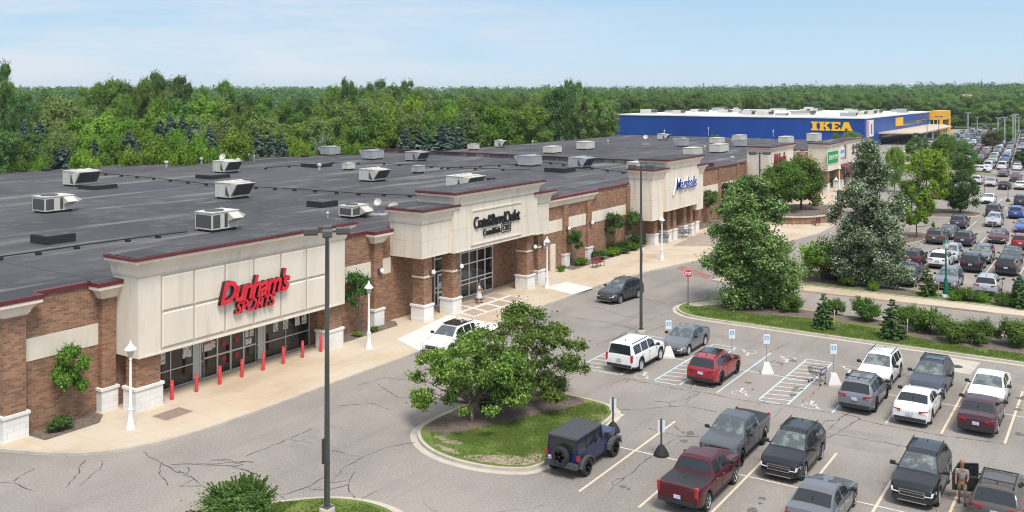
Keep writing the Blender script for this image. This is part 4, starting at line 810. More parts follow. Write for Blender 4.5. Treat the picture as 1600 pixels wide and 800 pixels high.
# ================================================================== STREET FURNITURE
def street_lamp(x, y, label, z=0.146):
    t = thing('street_lamp', label, 'street lamp', (x, y, z), 0, 'white post lamps along the store sidewalk')
    m = MB(); m.lathe([(0.24, 0), (0.24, 0.12), (0.18, 0.2), (0.15, 0.5), (0.13, 0.95), (0.15, 1.0), (0.12, 1.06), (0.085, 1.15), (0.075, 2.2), (0.06, 3.5), (0.085, 3.52), (0.085, 3.6), (0.06, 3.64)], n=12); m.build('post', [WHITEP], t, 40)
    m = MB(); m.lathe([(0.09, 3.64), (0.12, 3.7), (0.19, 3.98), (0.2, 4.0)], n=10); m.build('lantern', [mat('frosted lamp glass', (0.45, 0.45, 0.43), 0.2)], t, 40)
    m = MB(); m.lathe([(0.30, 4.0), (0.31, 4.04), (0.2, 4.16), (0.11, 4.28), (0.06, 4.34), (0.05, 4.42), (0.02, 4.5)], n=12); m.build('hood', [WHITEP], t, 40); return t
SL = [(-42.19, 28.96, 'white post lamp nearest the camera, in front of the left brick corner'), (-42.19, 46.8, 'white post lamp between the red bollards and the outlet store'), (-42.12, 69.6, 'white post lamp at the right end of the outlet store portal'),
      (-39.44, 87.7, 'white post lamp in front of the Marshalls portal'), (-33.9, 108.4, 'white post lamp rising behind the big green median tree'), (-35.9, 141.9, 'white post lamp on the plaza sidewalk beside the dark patio umbrella'),
      (-40.8, 163.5, 'white post lamp in front of the green sign store'), (-41.98, 178.5, 'white post lamp in front of the maroon awnings'), (-40.3, 216, 'farthest white post lamp, left of the tall silver-leaved tree top')]
for x, y, l in SL: street_lamp(x, y, l)
# red bollards
rnd = random.Random(1)
names = ['first red bollard from the left, by the poster window', 'second red bollard from the left', 'third red bollard from the left, at the door frame', 'fourth red bollard from the left, before the doors', 'fifth red bollard from the left', 'sixth red bollard from the left', 'seventh red bollard from the left', 'last red bollard on the right, before the brick column']
for k in range(8):
    t = thing('bollard', names[k], 'bollard', (-44.25+0.0, 32.95+k*1.64, 0.146), 0, 'red bollards before the store front')
    m = MB(); m.lathe([(0.10, 0), (0.10, 1.02), (0.08, 1.07), (0.03, 1.09)], n=12); b = m.build('post', [REDP], t, 40); m = MB(); m.lathe([(0.103, 0.86), (0.103, 0.89)], n=12); m.build('reflective_band', [mat('pale red band', (0.75, 0.2, 0.2), 0.4)], t)
def light_pole(x, y, h, label, arms=(0, 180, 90), pale=False, base=0.75, z=0, w=0.085):
    t = thing('light_pole', label, 'light pole', (x, y, z), 0, 'parking lot light poles'); mm = HVG if pale else DKM
    m = MB(); m.lathe([(0.32, 0), (0.32, base), (0.29, base+0.05)], n=14); m.build('concrete_base', [CURB], t, 40)
    m = MB(); m.box(-0.2, 0.2, -0.2, 0.2, base+0.05, base+0.08)
    m.stack(-w, w, -w, w, [(base+0.05, 0), (h, -0.035)], sides=(1, 1, 1, 1)); m.build('pole', [mm], t)
    for a in arms:
        c, s_ = math.cos(R(a)), math.sin(R(a)); hm = MB(); hm.box(0.05, 0.4, -0.04, 0.04, h-0.12, h-0.04); hm.stack(0.35, 0.92, -0.19, 0.19, [(h-0.2, -0.03), (h-0.14, 0), (h+0.04, 0), (h+0.08, -0.05)], sides=(1, 1, 1, 1))
        o = hm.build('lamp_head', [mm], t); o.rotation_euler = (0, 0, R(a))
    return t
lp = light_pole(-26.75, 27.2, 11.6, 'tall dark light pole standing on the foreground corner lawn', (45, 135, 225, 315), z=0.12, base=0.45)
m = MB(); m.box(-0.2, -0.13, -0.1, 0.1, 2.2, 3.2); m.build('junction_box', [DKM], lp)
light_pole(-29.0, 60.9, 11.95, 'tall dark light pole between the white SUV and the store drive', (33, 213), base=0.2)
light_pole(-23.2, 156.3*0.87, 11.3, 'dark light pole beside the round dark tree of the second lot', (0, 180), base=0.9) if False else light_pole(-23.2, 135.9, 11.6, 'dark light pole on a round base beside the round tree of the second lot', (33, 213), base=0.9)
light_pole(*at(1187, 450), 11.9, 'dark light pole rising behind the big green median tree', (33, 213))
for px, pyb, h, lb in ((1448.5, 266, 11, 'dark light pole by the blue store entrance'), (1467, 250, 11, 'thin dark light pole nearer the yellow tower'), (1440+30, 262, 11, 'x')):
    if lb != 'x': light_pole(*at(px, pyb), h, lb, (33, 213))
for px, pt, Yc in ((1512.6, 176, 330), (1527, 183, 420), (1540.5, 182, 450), (1559.5, 184, 330), (1570, 183, 300), (1583, 181, 300), (1586.5, 179, 290), (1592, 183, 360), (1523.5, 196, 500), (1430, 300, 1)):
    if Yc > 1: x, y = cw(px, Yc); light_pole(x, y, CH-(pt-HZ)*Yc/F, 'pale grey light pole standing among the distant parked cars', (33, 213), pale=True, w=0.2)
# green lamp post on the planting strip
x, y = at(1478, 467); t = thing('lamp_post', 'green lamp post with lantern on the planting strip', 'lamp post', (x, y, 0.1))
GP = mat('green painted iron', (0.0, 0.12, 0.08), 0.4)
m = MB(); m.lathe([(0.34, 0), (0.34, 0.25), (0.3, 0.3)], n=12); m.build('base', [BASEB], t, 40); m = MB(); m.lathe([(0.26, 0.3), (0.26, 0.5), (0.17, 0.9), (0.15, 1.5), (0.08, 1.7), (0.06, 4.0), (0.09, 4.05), (0.05, 4.1)], n=12); m.build('post', [GP], t, 40)
m = MB(); m.lathe([(0.10, 4.1), (0.2, 4.3), (0.2, 4.55)], n=8); m.build('lantern', [mat('lamp white glass', (0.7, 0.7, 0.66), 0.2)], t, 40); m = MB(); m.lathe([(0.24, 4.55), (0.15, 4.7), (0.03, 4.85)], n=8); m.build('hood', [GP], t, 40)

def post_sign(x, y, label, white=True, rz=0.0, h=2.5, sym=True, group='reserved parking signs'):
    t = thing('parking_sign', label, 'sign', (x, y, 0), rz, group)
    m = MB(); m.stack(-0.38, 0.38, -0.38, 0.38, [(0, 0), (0.1, 0), (0.62, -0.2), (0.68, -0.24)], sides=(1, 1, 1, 1)) if white else m.lathe([(0.36, 0), (0.36, 0.1), (0.22, 0.35), (0.1, 0.5)], n=12)
    m.build('base', [NEWC if white else BLK], t); m = MB(); m.tube((0, 0, 0.5), (0, 0, h), 0.028 if white else 0.045); m.build('post', [HVG if white else DKM], t)
    m = MB(); pw, py_ = (0.19, -0.045) if white else (0.17, 0.05); m.box(-pw, pw, py_, py_+0.015, h-0.68, h-0.1); p = m.build('sign_plate', [mat('white sign face', (0.72, 0.74, 0.76), 0.4)], t)
    if sym:
        m = MB(); m.box(-0.13, 0.13, -0.051, -0.047, h-0.45, h-0.2); m.build('symbol_panel', [mat('blue symbol', (0.22, 0.42, 0.62), 0.5)], p)
        m = MB(); m.box(-0.05, 0.0, -0.056, -0.052, h-0.4, h-0.23); m.box(0.0, 0.07, -0.056, -0.052, h-0.42, h-0.36); m.build('symbol', [WHITEP], p)
    return t
post_sign(-24.85, 56.3, 'reserved bay sign on white base between white SUV and grey sedan', rz=0.5); post_sign(-20.6, 56.35, 'reserved bay sign behind the red crossover', rz=0.5)
post_sign(-18.4, 56.35, 'reserved bay sign on white base in the empty bays', rz=0.5); post_sign(-14.4, 56.35, 'reserved bay sign on white base beside the shopping cart', rz=0.5)
post_sign(-18.42, 40.9, 'sign with black post and rubber base left of the maroon pickup', False, 0.5, 1.75, False, 'signs on black posts'); post_sign(-21.75, 42.4, 'sign on black post at the front of the blue off-roader', False, 0.5, 1.75, False, 'signs on black posts')
post_sign(*at(1551, 371), 'small white sign in front of a silver crossover in the second lot', rz=0.4, h=2.6); 
for px, py in ((1538, 307), (1575, 315)): post_sign(*at(px, py), 'thin dark sign post between bays of the second lot', False, 1.6, 2.3, False, 'signs on black posts')
# thin post sign on the sidewalk, seen edge-on
t = thing('post_sign', 'leaning thin sign post with small white plate on the sidewalk edge', 'sign', (*at(1003, 422, .15), 0.146), 1.2); m = MB(); m.tube((0, 0, 0), (0.08, 0, 1.9), 0.03); m.build('post', [DKM], t); m = MB(); m.box(0.0, 0.2, -0.02, 0.0, 1.6, 2.1); m.build('sign_plate', [WHITEP], t)
t = thing('stop_sign', 'red octagonal STOP sign at the tip of the median', 'stop sign', (-29.3, 70.2, 0.1), 0.5)
m = MB(); m.tube((0, 0.03, 0), (0, 0.03, 2.9), 0.035); m.build('post', [DKM], t)
oc = [(0.38*math.cos(R(22.5+45*i)), 2.6+0.38*math.sin(R(22.5+45*i))) for i in range(8)]
def plate(m, pts, y0, y1, mm=0): n = len(pts); m.add([(a, y0, b) for a, b in pts]+[(a, y1, b) for a, b in pts], [tuple(range(n)), tuple(range(n, 2*n))[::-1]]+[(i, n+i, n+(i+1) % n, (i+1) % n) for i in range(n)], mm)
m = MB(); plate(m, oc, -0.03, -0.01); p = m.build('border', [WHITEP], t)
m = MB(); plate(m, [(a*0.92, 2.6+(b-2.6)*0.92) for a, b in oc], -0.035, -0.03); m.build('face', [REDP], t)
link('lettering', text_mesh('stop_letters', 'STOP', WHITEP, (-0.26, 0.26, 2.47, 2.73), lambda u, v, w_: (u, -0.036-w_, v), depth=0.006, offset=0.03), t)
x, y = -26.3, 45.0; t = thing('fire_hydrant', 'dark red fire hydrant on the tree island beside the lawn', 'hydrant', (x, y, 0.15)); RH = mat('dark red hydrant', (0.22, 0.02, 0.02), 0.5)
m = MB(); m.lathe([(0.2, 0), (0.2, 0.06), (0.14, 0.08), (0.14, 0.55), (0.19, 0.58), (0.19, 0.62), (0.14, 0.68), (0.06, 0.78), (0.05, 0.84)], n=12); m.build('barrel', [RH], t, 40); m = MB(); m.tube((-0.26, 0, 0.48), (0.26, 0, 0.48), 0.075, n=8); m.tube((0, 0, 0.45), (0, -0.26, 0.45), 0.1, n=8); m.build('outlet', [RH], t, 40)
for px, py, lb in ((1417, 525, 'thin yellow marker post right of the tall median spruce'), (1303, 511, 'thin yellow marker post right of the left median spruce'), (1429, 455, 'thin pale marker post before a black pickup'), (1466, 463, 'thin pale marker post before a grey crossover')):
    t = thing('marker_post', lb, 'marker post', (*at(px, py), 0.1)); m = MB(); m.tube((0, 0, 0), (0.04, 0, 1.0), 0.03); m.build('post', [mat('pale yellow plastic', (0.6, 0.5, 0.2), 0.5)], t); m = MB(); m.tube((0.04, 0, 0.9), (0.044, 0, 1.1), 0.036); m.build('tip', [WHITEP], t)
def bench(x, y, z, rz, label):
    t = thing('bench', label, 'bench', (x, y, z), rz); mm = mat('dark red slats', (0.22, 0.03, 0.05), 0.5)
    m = MB()
    for i in range(5): m.box(-0.9, 0.9, -0.22+i*0.1, -0.15+i*0.1, 0.43, 0.46)
    m.build('seat', [mm], t); m = MB()
    for i in range(4): m.box(-0.9, 0.9, 0.26+i*0.03, 0.29+i*0.03, 0.52+i*0.11, 0.6+i*0.11)
    m.build('backrest', [mm], t)
    for s_ in (-0.75, 0.75): m = MB(); m.tube((s_, -0.2, 0), (s_, -0.2, 0.44), 0.03); m.tube((s_, 0.22, 0), (s_, 0.36, 0.95), 0.03); m.tube((s_, -0.22, 0.43), (s_, 0.25, 0.43), 0.03); m.build('leg', [BLK], t)
bench(-43.0, 80.8, 0.146, R(90), 'dark red bench by the planting bed left of the Marshalls portal'); 
def cart(x, y, z, rz, label, g_='shopping carts'):
    t = thing('shopping_cart', label, 'shopping cart', (x, y, z), rz, g_); mm = mat('dark cart wire', (0.06, 0.06, 0.075), 0.4, metal=0.5); m = MB()
    top = [(-0.3, -0.5, 1.0), (0.3, -0.5, 1.0), (0.24, 0.45, 0.92), (-0.24, 0.45, 0.92)]; bt = [(-0.24, -0.35, 0.55), (0.24, -0.35, 0.55), (0.18, 0.4, 0.62), (-0.18, 0.4, 0.62)]
    for q in (top, bt):
        for i in range(4): m.tube(q[i], q[(i+1) % 4], 0.016, n=4)
    for i in range(4):
        for k in range(9):
            u = k/8; p = Vector(top[i]).lerp(Vector(top[(i+1) % 4]), u); q = Vector(bt[i]).lerp(Vector(bt[(i+1) % 4]), u); m.tube(p, q, 0.008, n=3)
    for k in range(7): u = k/6; m.tube(Vector(bt[0]).lerp(Vector(bt[1]), u), Vector(bt[3]).lerp(Vector(bt[2]), u), 0.008, n=3)
    m.build('basket', [mm], t); m = MB()
    for s_ in (-1, 1): m.tube((0.26*s_, -0.5, 0.95), (0.24*s_, -0.42, 0.15), 0.016, n=4); m.tube((0.24*s_, -0.42, 0.2), (0.18*s_, 0.42, 0.16), 0.016, n=4); m.tube((0.2*s_, 0.3, 0.58), (0.22*s_, -0.3, 0.2), 0.014, n=4)
    m.build('frame', [mm], t); m = MB(); m.tube((-0.3, -0.53, 1.0), (0.3, -0.53, 1.0), 0.025); m.build('handle', [mat('blue handle', (0.03, 0.06, 0.25), 0.5)], t)
    for s_, yy in ((-0.22, -0.42), (0.22, -0.42), (-0.17, 0.42), (0.17, 0.42)): m = MB(); m.lathe([(0.06, -0.015), (0.06, 0.015)], s_, yy, 0.06, 8, axis='x'); m.build('wheel', [BLK], t)
cart(-15.3, 56.0, 0, R(70), 'lone shopping cart beside the white sign base in the bays')
for i, (x, y, r) in enumerate(((-44.3, 97.3, 5), (-43.3, 102.0, 60), (-42.9, 102.6, 60), (-43.5, 97.9, 5), (-44.4, 99.8, 80))): cart(x, y, 0.146, R(r), 'shopping cart left among the columns of the Marshalls portal', 'shopping carts at the portal')
# raised brick planter with dark red bench
t = thing('brick_planter', 'curved raised brick planter with pale stone rim near the craft store', 'planter', (-36.8, 128.5, 0.14)); a_ = [(4.6*math.cos(i*math.pi/16), 8.2*math.sin(i*math.pi/16)) for i in range(32)]; m = MB(); m.prism(a_, 0, 0.85); m.build('planter_wall', [BRICK], t)
m = MB(); m.prism([(a*1.03, b*1.02) for a, b in a_], 0.85, 0.97); m.build('stone_rim', [CURB], t); m = MB(); m.sheet([(a*0.9, b*0.94) for a, b in a_], 0.975); m.build('planter_soil', [MULCH], t)
bench(-33.2, 121.2, 0.146, R(-60), 'dark red bench against the near side of the brick planter'); bench(-31.9, 132.5, 0.146, R(-80), 'dark red bench at the far side of the brick planter')
# dark umbrella on the plaza
t = thing('patio_umbrella', 'dark half-closed patio umbrella on the plaza behind a white post lamp', 'umbrella', (*at(1312, 322, .15), 0.146)); m = MB(); m.lathe([(0.35, 0), (0.35, 0.1)], n=12); m.build('base', [BLK], t); m = MB(); m.tube((0, 0, 0.1), (0, 0, 2.4), 0.04); m.build('pole', [WHITEP], t)
m = MB(); m.lathe([(0.62, 0.75), (0.68, 1.0), (0.62, 1.6), (0.45, 2.1), (0.12, 2.45), (0.02, 2.5)], n=9); m.build('canopy', [mat('dark canvas', (0.035, 0.03, 0.035), 0.8)], t)
# tall roadside sign and radio mast far away
x, y = cw(1510.5, 520); t = thing('pylon_sign', 'tall roadside sign reading IKEA far beyond the blue store', 'sign', (x, y, gz(x, y)), TH); m = MB(); m.tube((0, 0, 0), (0, 0, 12.2), 0.35); m.build('post', [HVG], t)
m = MB(); m.box(-3.1, 3.4, -0.3, 0.3, 14.3, 16.0); p = m.build('sign_box', [mat('dull red sign', (0.25, 0.09, 0.07), 0.5)], t); m = MB(); m.box(-1.5, 3.6, -0.3, 0.3, 12.1, 13.9); m.build('lower_box', [mat('dark blue sign', (0.01, 0.015, 0.05), 0.5)], t)
link('lettering', text_mesh('pylon_letters', 'IKEA', mat('pale sign letters', (0.8, 0.6, 0.5), 0.5), (-2.6, 3.0, 14.5, 15.7), lambda u, v, w_: (u, -0.31-w_, v), depth=0.05, offset=0.03), p)
x, y = cw(1533.5, 900); t = thing('radio_mast', 'thin radio mast on the horizon above the far woods', 'mast', (x, y, gz(x, y)), 0); zt = CH+(HZ-124)*900/F-gz(x, y); m = MB(); m.tube((0, 0, 0), (0, 0, zt), 0.35, 0.2); m.build('pole', [DKM], t)
for k, (a, b) in enumerate(((1.8, 0.3), (3.2, 1.1), (4.8, 1.4))): m = MB(); m.lathe([(b, -0.3), (b, 0.3)], 0, 0, zt-a, 8); m.build('antenna_ring', [DKM], t)
# ================================================================== VEHICLES
GLS = mat('car glass', (0.02, 0.024, 0.026), 0.04, spec=0.7); GLW = mat('windshield glass', (0.075, 0.09, 0.092), 0.04, spec=0.7, c2=(0.20, 0.215, 0.20), scale=1.7, lo=0.48, hi=0.62)  # pale cloudy patches in the windshield colour stand in for reflections
TYR = mat('tyre rubber', (0.02, 0.02, 0.02), 0.85); RIM = mat('alloy rim', (0.52, 0.52, 0.53), 0.35, metal=0.25); RIMD = mat('dark rim', (0.04, 0.04, 0.04), 0.4, metal=0.5)
TRIM = mat('black plastic trim', (0.025, 0.025, 0.026), 0.6); HLG = mat('headlight glass', (0.62, 0.64, 0.66), 0.12, spec=0.8); TLG = mat('tail light', (0.40, 0.01, 0.012), 0.15, spec=0.8); CHR = mat('chrome', (0.6, 0.6, 0.6), 0.15, metal=1.0)
PLT = mat('licence plate', (0.62, 0.65, 0.70), 0.5, c2=(0.2, 0.25, 0.4), scale=25, lo=0.5, hi=0.55)
PAINT = {}
def paint(n):
    tb = dict(white=(0.74, 0.74, 0.72), silver=(0.42, 0.43, 0.44), grey=(0.13, 0.135, 0.145), dark=(0.045, 0.047, 0.055), black=(0.014, 0.014, 0.017), red=(0.30, 0.012, 0.02), maroon=(0.075, 0.004, 0.010), blue=(0.02, 0.09, 0.36),
              navy=(0.008, 0.012, 0.07), brown=(0.09, 0.075, 0.065), slate=(0.055, 0.065, 0.09), steel=(0.17, 0.18, 0.20), wine=(0.065, 0.018, 0.028), gunmetal=(0.085, 0.09, 0.10), brightred=(0.5, 0.015, 0.02))
    if n not in PAINT: PAINT[n] = mat(n+' car paint', tb[n], 0.38, metal=0.0 if n == 'white' else 0.15, spec=0.35, coat=0.55 if sum(tb[n]) < 0.3 else 1.0)
    return PAINT[n]
SPEC = {
 'crossover': dict(L=4.65, W=1.87, wr=.36, wf=.92, wb=3.64, sill=.27, top=[(0, .68), (.06, .82), (.3, .95), (1.15, 1.07), (1.28, 1.10), (2.02, 1.56), (2.5, 1.66), (3.5, 1.65), (4.08, 1.58), (4.2, 1.52), (4.5, 1.14), (4.6, 1.0), (4.65, .85)],
      belt=[(0, .62), (.06, .76), (.3, .86), (1.2, .99), (3.4, 1.05), (4.5, 1.10), (4.65, .80)], ws=(1.32, 2.08), rw=(4.16, 4.52), win=[(1.72, 2.62), (2.70, 3.5), (3.58, 4.02)], rails=(2.3, 4.0)),
 'sedan': dict(L=4.88, W=1.84, wr=.335, wf=.95, wb=3.78, sill=.22, top=[(0, .55), (.06, .68), (.35, .80), (1.3, .94), (1.42, .97), (2.2, 1.36), (2.7, 1.45), (3.3, 1.43), (3.6, 1.36), (4.2, 1.08), (4.3, 1.06), (4.78, 1.03), (4.88, .80)],
      belt=[(0, .50), (.06, .62), (.35, .72), (1.4, .88), (3.6, .96), (4.75, .94), (4.88, .72)], ws=(1.46, 2.28), rw=(3.6, 4.2), win=[(1.9, 2.72), (2.8, 3.62)], rails=None),
 'suv': dict(L=5.18, W=2.02, wr=.40, wf=.98, wb=3.95, sill=.33, top=[(0, .88), (.05, 1.02), (.35, 1.10), (1.3, 1.20), (1.42, 1.23), (2.05, 1.74), (2.4, 1.85), (4.5, 1.85), (4.9, 1.80), (4.98, 1.74), (5.1, 1.22), (5.15, 1.05), (5.18, .85)],
      belt=[(0, .80), (.05, .94), (.35, 1.02), (1.3, 1.10), (4.9, 1.16), (5.12, 1.1), (5.18, .80)], ws=(1.46, 2.12), rw=(4.95, 5.11), win=[(1.82, 2.72), (2.8, 3.72), (3.82, 4.8)], rails=(2.6, 4.7)),
 'pickup': dict(L=5.85, W=2.04, wr=.41, wf=1.05, wb=4.65, sill=.42, top=[(0, .98), (.05, 1.14), (.35, 1.20), (1.45, 1.28), (1.58, 1.30), (2.15, 1.78), (2.5, 1.90), (3.5, 1.91), (3.78, 1.84), (3.98, 1.34), (4.02, 1.30), (5.78, 1.31), (5.83, 1.27), (5.85, 1.1)],
      belt=[(0, .92), (.05, 1.06), (.35, 1.12), (1.5, 1.18), (3.9, 1.22), (5.8, 1.27), (5.85, 1.05)], ws=(1.62, 2.2), rw=(3.8, 3.96), win=[(2.0, 2.85), (2.93, 3.68)], rails=None, bed=(4.08, 5.72)),
}
def make_vehicle_meshes(kind):
    s = SPEC[kind]; Lc, W_ = s['L'], s['W']; wr = s['wr']; Ra = wr+0.07
    ts = sorted(set([round(0.075*i, 3) for i in range(int(Lc/0.075)+1)]+[Lc, 0.02, 0.05, Lc-0.02, Lc-0.05]+[a for a, b in s['top']]+[x for q in s['win'] for x in q]+list(s['ws'])+list(s['rw'])))
    ts = [t for i, t in enumerate(ts) if i == 0 or t-ts[i-1] > 0.004]
    def sect(t):
        zt_, zb = lerp(s['top'], t), min(lerp(s['belt'], t), lerp(s['top'], t)-0.015); e = 1.0
        if t < 0.75: e = 1-0.17*((0.75-t)/0.75)**2.4
        if t > Lc-0.6: e = 1-0.10*((t-Lc+0.6)/0.6)**2.4
        xw = W_/2*e; zlow = s['sill']+0.06*ss(.5, 0, t)+0.08*ss(Lc-.5, Lc, t)
        for w0 in (s['wf'], s['wb']):
            if abs(t-w0) < Ra: zlow = max(zlow, wr+math.sqrt(Ra*Ra-(t-w0)**2))
        hc = max(0.0, zt_-zb-0.03); tum = 0.40*hc if kind != 'suv' else 0.30*hc
        mid = zlow+(zb-zlow)*0.45; xr = xw*0.955-tum-0.012; xr = max(xr, 0.3)
        xs_ = xw*0.955
        pts = [(xw*0.965, zlow), (xw*0.992, zlow+min(0.10, (zb-zlow)*0.3)), (xw, mid), (xw*0.995, zb-(zb-zlow)*0.15), (xs_, zb+0.0),
               (xs_-(xs_-xr)*0.10, zb+hc*0.10), (xs_-(xs_-xr)*0.88, zb+hc*0.86), (xr-0.02*min(1, hc*3), zt_-0.018), (xr*0.92-0.01, zt_), (xr*0.5, zt_+0.022), (0, zt_+0.03)]
        return pts, hc
    secs = [sect(t) for t in ts]; nr = 11; body, glass_side, glass_ws, glass_rw, bedc = MB(), [], MB(), MB(), MB()
    nwin = len(s['win']); sides = {}
    def P(i, r, sg): (x, z) = secs[i][0][r]; return (sg*x, Lc/2-ts[i], z)
    V = {}
    for i in range(len(ts)):
        for r in range(nr):
            for sg in ((1, -1) if r < nr-1 else (1,)): V[(i, r, sg)] = len(body.v); body.v.append(P(i, r, sg))
        V[(i, nr-1, -1)] = V[(i, nr-1, 1)]
    def quad(i, r, sg): q = [P(i, r, sg), P(i+1, r, sg), P(i+1, r+1, sg), P(i, r+1, sg)]; return q if sg > 0 else q[::-1]
    for i in range(len(ts)-1):
        tm = (ts[i]+ts[i+1])/2; hc = min(secs[i][1], secs[i+1][1])
        for r in range(nr-1):
            for sg in (1, -1):
                if r == 5 and hc > 0.12:
                    k = [j for j, (a, b) in enumerate(s['win']) if a <= tm <= b]
                    if k: sides.setdefault((k[0], sg), MB()).add(quad(i, r, sg), [(0, 1, 2, 3)]); continue
                if r >= 8 and s['ws'][0] <= tm <= s['ws'][1]: glass_ws.add(quad(i, r, sg), [(0, 1, 2, 3)]); continue
                if r >= 8 and s['rw'][0] <= tm <= s['rw'][1]: glass_rw.add(quad(i, r, sg), [(0, 1, 2, 3)]); continue
                if r >= 7 and 'bed' in s and s['bed'][0] <= tm <= s['bed'][1]: bedc.add(quad(i, r, sg), [(0, 1, 2, 3)]); continue
                f = (V[(i, r, sg)], V[(i+1, r, sg)], V[(i+1, r+1, sg)], V[(i, r+1, sg)]); body.f.append(f if sg > 0 else f[::-1]); body.m.append(1 if (r == 0 or (r == 1 and kind != 'sedan' and False)) else 0)
    for i, flip in ((0, False), (len(ts)-1, True)):
        ring = [V[(i, r, 1)] for r in range(nr)]+[V[(i, r, -1)] for r in range(nr-2, -1, -1)]
        body.f.append(tuple(ring if not flip else ring[::-1])); body.m.append(0)
    out = {'body': body.mesh(kind+'_body', [paint('grey'), TRIM], 38)}
    u = MB(); u.box(-W_/2+0.3, W_/2-0.3, -Lc/2+0.25, Lc/2-0.3, s['sill']-0.05, lerp(s['belt'], Lc/2)-0.12)
    for w0 in (0,): u.box(-W_/2+0.14, W_/2-0.14, Lc/2-s['wb']+Ra+.02, Lc/2-s['wf']-Ra-.02, s['sill']-0.02, s['sill']+0.2)
    out['underbody'] = u.mesh(kind+'_underbody', [TRIM])
    out['windshield'] = glass_ws.mesh(kind+'_windshield', [GLW], 60); out['rear_window'] = glass_rw.mesh(kind+'_rear_window', [GLS], 60)
    out['side'] = [sides[k].mesh(kind+'_side_window', [GLS], 60) for k in sorted(sides)]
    if 'bed' in s: out['bed_cover'] = bedc.mesh(kind+'_bed_cover', [TRIM], 60)
    return out
def wheel_meshes(wr, wd=0.24):
    m = MB(); m.lathe([(wr*0.66, -wd/2), (wr*0.93, -wd/2), (wr, -wd/2+0.04), (wr, wd/2-0.04), (wr*0.93, wd/2), (wr*0.66, wd/2), (wr*0.62, wd/2-0.05)], n=22, axis='x'); ty = m.mesh('tyre', [TYR], 40)
    m = MB(); m.lathe([(wr*0.62, -wd/2+0.03), (wr*0.62, wd/2-0.06)], n=18, axis='x', m=1); m.lathe([(wr*0.66, wd/2-0.03), (wr*0.66, wd/2+0.004), (wr*0.6, wd/2-0.01), (wr*0.6, wd/2-0.05)], n=18, axis='x')
    for k in range(5):
        a = k*2*math.pi/5; c, s_ = math.cos(a), math.sin(a); pts = []
        for (rr, ww) in ((wr*0.1, 0.05), (wr*0.62, 0.06)): pts += [(wd/2-0.01, c*rr-s_*ww, s_*rr+c*ww), (wd/2-0.01, c*rr+s_*ww, s_*rr-c*ww)]
        m.add(pts, [(0, 2, 3, 1), (1, 3, 2, 0)])
    m.lathe([(wr*0.16, wd/2-0.05), (wr*0.14, wd/2)], n=8, axis='x'); rm = m.mesh('rim', [RIM, TRIM]); return ty, rm
VM = {k: make_vehicle_meshes(k) for k in SPEC}; WM = {k: wheel_meshes(SPEC[k]['wr']) for k in SPEC}
def bevbox(x0, x1, y0, y1, z0, z1, mm, nm):
    m = MB(); m.box(x0, x1, y0, y1, z0, z1); return m.mesh(nm, [mm])
DM = {}
